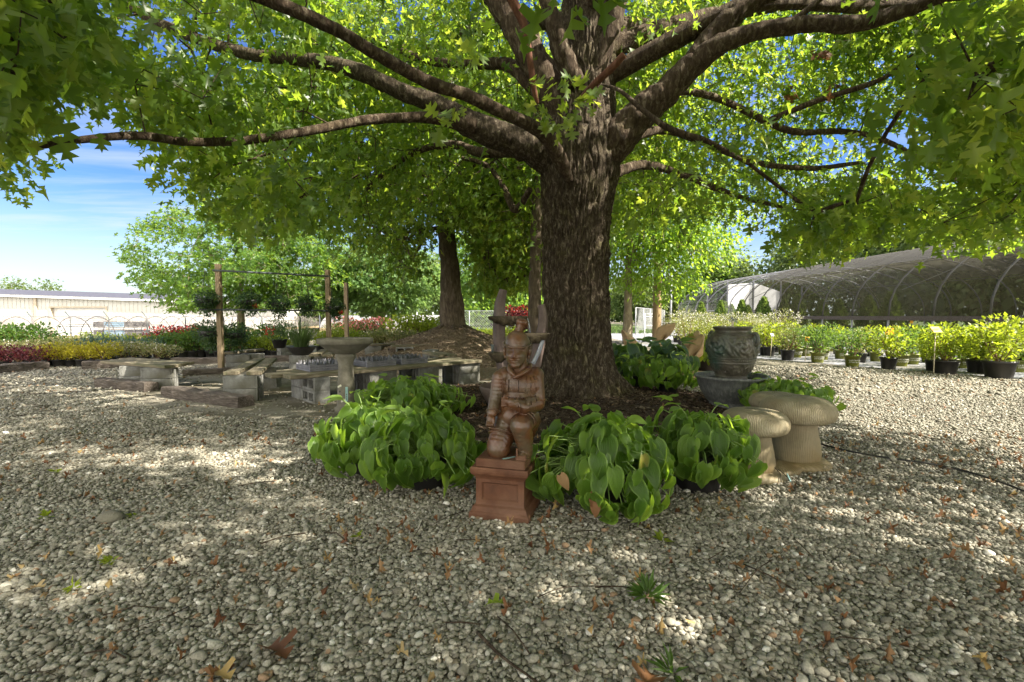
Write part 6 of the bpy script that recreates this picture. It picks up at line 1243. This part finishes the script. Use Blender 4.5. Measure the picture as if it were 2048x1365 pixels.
# grey film tunnel in the middle distance
x0_, x1_, Yt = -13.5, -5.4, 34.0; gt = thing('film_tunnel', 'low greenhouse tunnel with milky grey film on diagonal hoops beyond the young tree', 'greenhouse', ((x0_+x1_)/2, Yt, 0)); hw = (x1_-x0_)/2; vs = []; fs = []; m = 14
for k in range(2):
    for q in range(m+1): a = pi*q/m; vs.append(((-hw if k == 0 else hw), 2.2-2.2*cos(a), 1.0*sin(a)**.8+.05))
for q in range(m): fs.append((q, q+1, m+2+q, m+1+q))
MB().add(vs, fs, True).build('film', M['poly'], gt)
for k in range(9):
    xa = -hw+k*(2*hw)/8; mb = MB(); mb.tube([(xa-.9*(1-cos(pi*q/m)), 2.2-2.2*cos(pi*q/m), 1.02*sin(pi*q/m)**.8+.05) for q in range(m+1)], .025, 5); mb.build('hoop', M['hoop'], gt)
for z_, y_ in ((.35, .13), (.7, .42), (1.06, 2.2)): mb = MB(); mb.tube([(-hw, y_-.03, z_), (hw, y_-.03, z_)], .022, 5); mb.build('purlin', M['galv'], gt)
mb = MB(); mb.box((0, -.03, .08), (2*hw, .05, .2)); mb.build('base_board', M['post'], gt)
mb = MB()
for x_ in (hw-.1, hw-1.2, hw-2.6): mb.box((x_, -.3, .55), (.07, .07, 1.5)); 
mb.box((hw-1.3, -.3, .9), (2.6, .05, .07)); mb.build('end_frame', M['white'], gt)
# ================================================================ long shade house
XH, YA, YB, Wd, HR, HT = 13.4, 8.0, 39.2, 12.2, .98, 4.05
hs = thing('shade_house', 'long arched shade house of grey steel hoops under dark see-through cloth', 'shade house', (XH, YA, 0)); xc_ = Wd/2
def arc(q, N_=24, e=1.0):
    a = pi*(1-q/N_); return (xc_+xc_*cos(a), HR+(HT-HR)*max(0, sin(a))**.82)
ys = []; y = 39.2-YA
k = 0
while y > 0: ys.append(y); y -= 1.83
for y in ys: mb = MB(); mb.tube([(arc(q)[0], y, arc(q)[1]) for q in range(25)], .032, 8); mb.build('hoop', M['hoop'], hs)
for y in ys:
    for x_ in (0.0, Wd): mb = MB(); mb.tube([(x_, y, -.05), (x_, y, HR)], .035, 8); mb.build('post', M['galv'], hs)
for x_ in (-.05, Wd+.05): mb = MB(); mb.box((x_, (YB-YA)/2, HR-.02), (.05, YB-YA, .15)); mb.build('rail', M['tie'], hs)
for q in (5, 12, 19): mb = MB(); x_, z_ = arc(q); mb.tube([(x_, 0, z_-.05), (x_, YB-YA, z_-.05)], .02, 6); mb.build('purlin', M['hoop'], hs)
for side in (0, 1):
    for i, y in enumerate(ys[::3]):
        a = arc(2) if side == 0 else arc(22); b = arc(8) if side == 0 else arc(16); mb = MB(); mb.tube([(a[0], y-.3, a[1]-.04), (b[0], y-2.2, b[1]-.05)], .014, 5); mb.build('brace', M['galv'], hs)
def skin(q0, q1, name, mat, lift=.036, ya=0, yb2=20.5):
    vs = []; fs = []; yy = [ya, ya+(yb2-ya)*.33, ya+(yb2-ya)*.66, yb2]
    for y in yy:
        for q in np.arange(q0, q1+.01, .5): x_, z_ = arc(q); n_ = unit(np.array([x_-xc_, 0, (z_-HR)*3+.3])); vs.append((x_+n_[0]*lift, y, z_+n_[2]*lift))
    m = len(np.arange(q0, q1+.01, .5))
    for j in range(3):
        for q in range(m-1): fs.append((j*m+q, j*m+q+1, j*m+m+q+1, j*m+m+q))
    MB().add(vs, fs, True).build(name, mat, hs)
M['clear'] = cloth('clear_film', (.3, .3, .3), .2); skin(0, 24, 'film', M['clear'], ya=20.6, yb2=YB-YA); skin(0, 5, 'side_cloth', M['shade_side']); skin(5, 19, 'roof_cloth', M['shade_top'], .04)
mb = MB(); mb.add([(-.01, 0, 0), (-.01, YB-YA, 0), (-.01, YB-YA, HR-.1), (-.01, 0, HR-.1)], [(0, 1, 2, 3)]); mb.build('skirt_cloth', M['shade_side'], hs)
# far gable: white sheets on dark posts
yb = YB-YA; mb = MB(); pts = [(x_, yb+.02, 1.55) for x_ in (2.6, 4.2, xc_, 7.9, 9.6)]
def ztop(x_): a = math.acos(max(-1, min(1, (x_-xc_)/xc_))); return HR+(HT-HR)*sin(a)**.82-.35
for a, b in ((4.0, xc_-.08), (xc_+.08, 8.3)):
    mb = MB(); mb.add([(a, yb+.05, 1.5), (b, yb+.05, 1.5), (b, yb+.05, ztop(b)-(.1 if b > xc_+1 else 0)-(.45 if b > 8 else 0)), (a, yb+.05, ztop(a))], [(0, 1, 2, 3)]); mb.build('gable_sheet', M['white'], hs)
mb = MB(); mb.box((7.2, yb+.05, .75), (2.2, .03, 1.4)); mb.build('gable_sheet', M['white'], hs)
for x_ in (2.4, 4.0, xc_, 8.3, 10): mb = MB(); z_ = ztop(x_)+.3; mb.box((x_, yb, z_/2), (.1, .08, z_)); mb.build('gable_post', M['hoop'], hs)
mb = MB(); mb.box((xc_, yb, 1.45), (7.8, .07, .07)); mb.build('gable_beam', M['hoop'], hs)
# conifers standing inside it
cp_ = []
for j in range(3):
    pts = MB().lathe([(.16, 0), (.2, .3), (.21, .3), (.001, .28)], seg=24).mesh('pot', M['black_pot']); RNGk = RNG; RNG = np.random.default_rng(500+j); n = 1500; z_ = RNG.random(n)**1.1; a = RNG.uniform(0, 6.28, n); r_ = .44*(1-z_)**.75*(1-.55*np.exp(-z_*14))*RNG.uniform(.7, 1.08, n)*(1+.2*np.sin(a*4+z_*9)); p = np.stack([r_*np.cos(a), r_*np.sin(a), .3+z_*1.45], -1); d = unit(np.stack([np.cos(a)*.6, np.sin(a)*.6, np.full(n, .9)], -1)+RNG.normal(0, .2, (n, 3))); X_, Y_, Z_ = frame(d, RNG.normal(size=(n, 3))); V, T, R, U = scatter(SIMP[0], SIMP[1], p, X_, Y_, Z_, .13*RNG.uniform(.7, 1.2, n), RNG.random(n)); RNG = RNGk
    cp_.append([('pot', pts), ('foliage', np_mesh('foliage', V, T, M['conifer'], R))])
CN = [(14.3, 18.3), (14.5, 19.7), (14.3, 21.2), (14.6, 22.8), (14.4, 24.4), (14.7, 26.2), (14.5, 28.2), (14.8, 30.4), (14.4, 32.8), (15.2, 35.2), (16.4, 36.2), (13.0, 25.0), (12.9, 27.2), (12.7, 29.5), (12.5, 32)]
for j, (x_, y_) in enumerate(CN):
    inn = j < 11; place(cp_[j % 3], 'potted_conifer', f"upright potted conifer, {ORD[j if inn else j-11]} from the camera end of the line {'inside the shade house' if inn else 'outside the shade house cloth'}", 'conifer', (x_, y_, .0), j*1.7, rd.uniform(.85, 1.25), 'conifers in and beside the shade house')
o = one_mesh('yellow_tag', 'small yellow card clipped on the shade house skirt below the rail', 'tag', MB().box((0, 0, 0), (.006, .12, .1)), M['orange'], (XH-.04, XH/((1825-1024)/F), .84))
for j in range(14):   # plants standing in shade just behind the skirt
    pass
# ================================================================ pole, cables, fences, gate
pp = P(1313, 668, 19.6); up_ = thing('utility_pole', 'weathered wooden utility pole with a long vertical split', 'utility pole', (pp.x, 19.6, 0)); c = catmull([(0, 0, -.2), (0, 0, 2), (.0, 0, 5), (0, 0, 9)], 40); mb = MB(); mb.tube([Vector(q) for q in c], list(np.linspace(.18, .13, 40)), 24); mb.build('shaft', M['pole'], up_); mb = MB(); mb.box((0, -.13, 8.2), (2.2, .1, .12)); mb.build('crossarm', M['pole'], up_)
mb = MB(); mb.tube([(.145, -.03, 0), (.14, -.03, 1.6)], .012, 6); mb.build('conduit', M['galv'], up_)
pg = P(1341, 660, 24); one_mesh('steel_pole', 'thin grey steel pole next to the wooden utility pole', 'pole', MB().tube([(0, 0, -.1), (0, 0, 3.1)], .05, 10), M['galv'], (pg.x, 24, 0))
pt = P(1402, 600, 70); fp = thing('utility_pole', 'distant thin utility pole carrying the overhead cables over the far trees', 'utility pole', (pt.x, 70, 0)); MB().tube([(0, 0, 0), (0, 0, 12.5)], [.18, .12], 10).build('shaft', M['pole'], fp); MB().box((0, 0, 11.8), (2.4, .12, .14)).build('crossarm', M['pole'], fp)
for i, (ya, yb_) in enumerate([(518, 494), (540, 516), (551, 532), (556, 540), (561, 552)]):
    a = P(1400, ya+3, 70); b = P(1700, yb_-10 if i else yb_-12, 52); a0 = P(980, 548+6*i, 95); c = [a0, (a0+a)/2+Vector((0, 0, -.5)), a, a.lerp(b, .5)+Vector((0, 0, -.5)), b, P(2300, yb_-60, 34)]; cc = catmull(c, 40); mb = MB(); mb.tube([Vector(q) for q in cc], .03, 5)
    tag(mb.build('overhead_cable', M['wire']), f"thin dark overhead cable, {('topmost', 'second from top', 'middle', 'second from bottom', 'lowest')[i]} of the five strung behind the shade house", 'cable', 'overhead cables')
def chain_fence(a, b, h, label, n):
    a, b = Vector(a), Vector(b); t = thing('chain_link_fence', label, 'fence', a); d = b-a
    for k in range(n+1): mb = MB(); q = d*k/n; mb.tube([q+Vector((0, 0, -.1)), q+Vector((0, 0, h))], .03, 6); mb.build('post', M['galv'], t)
    mb = MB(); mb.tube([Vector((0, 0, h)), d+Vector((0, 0, h))], .022, 5); mb.build('top_rail', M['galv'], t); mb = MB(); Ln = d.length; s = .16; m = int(Ln/s)
    for k in range(-int(h/s), m+1):
        for sg in (1, -1):
            x0 = k*s if sg > 0 else k*s+h; x1 = x0+h*sg; z0_, z1_ = 0, h; t0, t1 = x0/Ln, x1/Ln
            if min(t0, t1) < 0 or max(t0, t1) > 1: continue
            mb.tube([d*t0+Vector((0, 0, z0_)), d*t1+Vector((0, 0, z1_))], .006, 3, cap=False)
    mb.build('wire_mesh', M['link'], t)
chain_fence((-4.2, 30, 0), (3.4, 32, 0), 1.35, 'chain-link fence beyond the mulch mound, seen behind the horn fountain', 5)
chain_fence((6.9, 27, 0), (12.6, 40, 0), 1.5, 'chain-link fence between the white gate and the shade house', 5)
pgx = P(1289, 660, 22).x; gt_ = thing('gate', 'white tubular gate with wire infill beside the wooden pole', 'gate', (pgx, 22, 0)); mb = MB(); wq = P(1308, 660, 22).x-pgx
mb.tube([(0, 0, -.1), (0, 0, 1.15)], .03, 8); mb.tube([(wq, 0, -.1), (wq, 0, 1.5)], .035, 8)
for z_ in (.2, .6, 1.0, 1.12): mb.tube([(0, 0, z_), (wq, 0, z_)], .018, 6)
mb.build('frame', M['white'], gt_); mb = MB()
for k in range(9): mb.tube([(wq*(k+.5)/9, 0, .2), (wq*(k+.5)/9, 0, 1.1)], .004, 4)
mb.build('wire_infill', M['link'], gt_)
# far ground cover so the yard does not run bare to the horizon
def hedge(x0, x1, Y, h, n, label, mat, dpt=3.0, ls=.5):
    global RNG
    k = RNG; RNG = np.random.default_rng(int(abs(x0*7+Y))); p = np.stack([RNG.uniform(x0, x1, n), RNG.uniform(0, dpt, n), RNG.random(n)], -1); top = h*(.55+.65*fbm(np.stack([p[:, 0]*.25, p[:, 1]*.2, p[:, 0]*0], -1), 3, 7)); p[:, 2] = p[:, 2]**.7*top
    zg_ = hgt(p[:, 0], np.full(n, Y)+p[:, 1]); V, T, R, U = leaf_cloud(p+np.stack([0*zg_, 0*zg_+Y, zg_], -1), np.tile([[0, -.6, .5]], (n, 1)), 4, SIMP, ls, .35, droop=.1); RNG = k
    tag(link('treeline', np_mesh('treeline', V, T, M[mat], R)), label, 'treeline', kind='stuff')
hedge(-9, 26, 74, 5.2, 4200, 'hazy far woods closing the view between trunk and shade house', 'woods', 6, .7); hedge(-60, -6, 88, 3.2, 3000, 'low far woods beyond the shed and the grey tunnel', 'woods', 6, .8); hedge(27, 52, 2, 8.5, 3600, 'dark woods filling the view behind the shade house', 'woods', 44, .8)
hedge(-3.5, 5.5, 36, 2.6, 900, 'leafy thicket along the chain-link fence', 'oak_far', 3, .35)
def grassy(poly, n, label):
    x0, x1, y0, y1 = poly; x = RNG.uniform(x0, x1, n); y = RNG.uniform(y0, y1, n); z = hgt(x, y); a = RNG.uniform(0, 6.28, n); V, T, R, U = scatter(SIMP[0], SIMP[1], np.stack([x, y, z], -1), *frame(np.stack([np.cos(a)*.4, np.sin(a)*.4, np.ones(n)], -1), np.stack([-np.sin(a), np.cos(a), a*0], -1)), RNG.uniform(.08, .3, n), RNG.random(n)); tag(link('grass', np_mesh('grass', V, T, M['grassy'], R)), label, 'grass', kind='stuff')
def field(name, x0, x1, y0, y1, mat, z=.006): MB2 = MB(); MB2.add([(x0, y0, z), (x1, y0, z), (x1, y1, z), (x0, y1, z)], [(0, 1, 2, 3)]); struct(MB2.build(name, mat))
M['lawn'] = rough_mat('rough_grass', [(.3, (.035, .06, .015)), (.7, (.1, .13, .04))], scale=1.5, rough=1, bump=.6, bscale=30)
field('field', -8, 12.9, 41, 400, M['lawn']); field('field', 26.2, 90, -20, 400, M['lawn']); grassy((-6, 9, 28, 40), 9000, 'rough grass by the chain-link fence'); grassy((26, 34, 8, 44), 9000, 'rough grass behind the shade house')
# ================================================================ litter, weeds, twigs, hose
k = 1500; y = np.concatenate([np.sqrt(RNG.uniform(1.3**2, 4.2**2, k-500)), RNG.uniform(3.5, 9, 500)]); x = RNG.uniform(-1.12, 1.15, k)*(y+.1); dens = .35+.9*np.exp(-((x-.5)/1.1)**2)+.4*(x > 0); ok = RNG.random(k) < dens; x, y = x[ok], y[ok]; k = len(x)
zb = np.where(bed_q(x, y) < 1, bed_z(x, y), 0)+.018+RNG.random(k)*.012; a = RNG.uniform(0, 6.28, k); curl = RNG.uniform(-.5, .9, k); parts = []
for tm, sel, s0, s1 in ((OAK, RNG.random(k) < .42, .045, .10), (SIMP, None, .025, .06)):
    if sel is None: sel = ~prev
    prev = sel; tv = tm[0].copy(); tv[:, 2] = tv[:, 2]*2.6+1.6*np.abs(tv[:, 0])**1.4+.15*np.sin(tv[:, 1]*5); q = sel
    fr_ = frame(np.stack([np.cos(a), np.sin(a), RNG.normal(0, .3, k)], -1)[q], np.stack([RNG.normal(0, .32, k), RNG.normal(0, .32, k), np.where(RNG.random(k) < .5, 1, -1)], -1)[q]); parts.append(scatter(tv, tm[1], np.stack([x, y, zb], -1)[q], *fr_, RNG.uniform(s0, s1, k)[q]*(.5 if tm is OAK else .62), RNG.random(k)[q]))
V, T, R, U = merge(parts); tag(link('leaf_litter', np_mesh('leaf_litter', V, T, M['brown_leaf'], R)), 'scattered brown and yellow dead leaves on the gravel', 'leaf litter', kind='stuff')
def big_leaf(px, py, s, rv, rz, label, mat='brown_leaf'):
    g = G(px, py, .025); tv = OAK[0].copy()*s*.8; tv[:, 2] = tv[:, 2]*1.8+.9*np.abs(tv[:, 0])**1.2*.6+.01; tv[:, 1] -= s*.5; o = link('fallen_leaf', np_mesh('fallen_leaf', tv, OAK[1], M[mat], np.full(len(tv), rv))); o.location = g; o.rotation_euler = (.12, .1, rz); tag(o, label, 'fallen leaf')
for a_ in [(545, 1293, .17, .1, .9, 'large red-brown lobed leaf lying flat on the gravel'), (1300, 1352, .14, .3, -.6, 'curled brown lobed leaf at the lower picture edge, below the weed tuft'), (982, 1208, .09, .55, 1.4, 'small green fallen leaf on the gravel in front of the warrior'), (1468, 1130, .09, .5, .4, 'amber leaf lying before the widest leafy mound'), (430, 1350, .12, .9, 1.2, 'yellowed lobed leaf at the lower picture edge'), (1447, 1020, .07, .85, .4, 'yellow curled leaf under the mound beside the shorter mushroom'), (66, 1178, .08, .95, 1.6, 'pale upturned leaf on the shaded gravel by the light streak')]:
    big_leaf(*a_, mat='hosta_lime' if 'green' in a_[5] else 'brown_leaf')
n = 260; tw_ = MB(); rq = random.Random(9)
for i in range(n):
    y = sqrt(rq.uniform(1.3**2, 6.5**2)); x = rq.uniform(-1.1, 1.1)*y; l = rq.uniform(.05, .22); a = rq.uniform(0, 6.28); z = (bez((x, y)) if bed_q(x, y) < 1 else 0)+.022; b = rq.uniform(-.3, .3); tw_.tube([(x, y, z), (x+cos(a)*l*.5, y+sin(a)*l*.5, z+rq.uniform(0, .015)), (x+cos(a+b)*l, y+sin(a+b)*l, z)], rq.uniform(.0012, .0032), 4)
tag(tw_.build('twig_litter', M['limb']), 'thin broken twigs scattered over gravel and mulch', 'twigs', kind='stuff')
def stick(pts, r, label, mat='limb'): c = catmull([G(a, b, .03) for a, b in pts], 14); MBs = MB(); MBs.tube([Vector(q) for q in c], list(np.linspace(r, r*.5, 14)), 6); tag(MBs.build('stick', M[mat]), label, 'stick')
stick([(955, 1265), (1000, 1310), (1075, 1365)], .006, 'long dark bent stick at the lower picture edge'); stick([(1075, 1195), (1130, 1175), (1230, 1172)], .0025, 'thin dark stick in the small sunlit patch'); stick([(1545, 1120), (1515, 1140), (1480, 1185)], .0025, 'thin dark stick on the gravel before the stone mushrooms')
c = catmull([G(1640, 890, .02), G(1700, 905, .015), G(1775, 918, .015), G(1860, 930, .018), G(1930, 945, .012), G(1985, 962, .015), G(2060, 990, .012), G(2150, 1035, .012), G(2350, 1150, .012), G(2600, 1400, .012)], 60); mb = MB(); mb.tube([Vector(q)+Vector((0, 0, .008)) for q in c], .0065, 8); tag(mb.build('hose', M['black_pot']), 'thin black irrigation hose snaking over the gravel past the stone mushrooms', 'hose')
mb = MB(); v, f = ico(3); v = v*(1+.25*(fbm(v*1.2+4, 2, 3)-.5)[:, None])*np.array([.06, .045, .035]); mb.add([tuple(q) for q in v], [tuple(q) for q in f], True); one_mesh('stone', 'smooth tan stone larger than the gravel, in the light streak', 'stone', mb, M['concrete'], G(222, 1035, .02))
def weed(px, py, s, n, label, narrow=False):
    g = G(px, py, .015); rg = np.random.default_rng(px); a = rg.uniform(0, 6.28, n); e = rg.uniform(.15, 1.1, n); d = np.stack([np.cos(a)*np.cos(e), np.sin(a)*np.cos(e), np.sin(e)], -1); tm = simple_leaf(.09 if narrow else .28); V, T, R, U = scatter(tm[0], tm[1], d*s*.15, *frame(d, np.tile([[0, 0, 1.]], (n, 1))+rg.normal(0, .3, (n, 3))), s*rg.uniform(.6, 1, n), rg.random(n)*.6+.3); o = link('weed', np_mesh('weed', V, T, M['lime' if not narrow else 'green'], R)); o.location = g; tag(o, label, 'weed', 'weeds growing in the gravel')
weed(1295, 1195, .1, 34, 'largest weed tuft with narrow leaves, on the open gravel before the widest mound', True); weed(1325, 1085, .06, 9, 'tiny leafy weed at the foot of the widest mound'); weed(222, 1125, .05, 10, 'bright small weed beside the long light streak'); weed(93, 1035, .05, 9, 'bright small weed close to the picture side, upper light streak'); weed(147, 1177, .045, 9, 'bright small weed at the lower end of the long light streak'); weed(716, 1075, .05, 8, 'pale small weed on shaded gravel beside the glossy mound'); weed(110, 945, .05, 8, 'tiny weed far out on the shaded gravel'); weed(1345, 1350, .08, 14, 'narrow green weed at the lower picture edge', True); weed(268, 1032, .04, 7, 'tiny weed next to the tan stone')
# surface roots on the mulch
for i, (pts, r) in enumerate([([(1075, 800), (1045, 812), (1030, 806), (1000, 812)], .03), ([(1100, 815), (1120, 838), (1150, 858)], .014), ([(1270, 815), (1330, 820), (1400, 838)], .025)]):
    c = [G(a, b, 0.1) for a, b in pts]; c = [Vector((q.x, q.y, bez((q.x, q.y))+.012)) for q in c]; cc = catmull(c, 16); o = MB(); o.tube([Vector(q)-TREE for q in cc], list(np.linspace(r, r*.35, 16)), 8); o.build('root', M['bark'], bt)
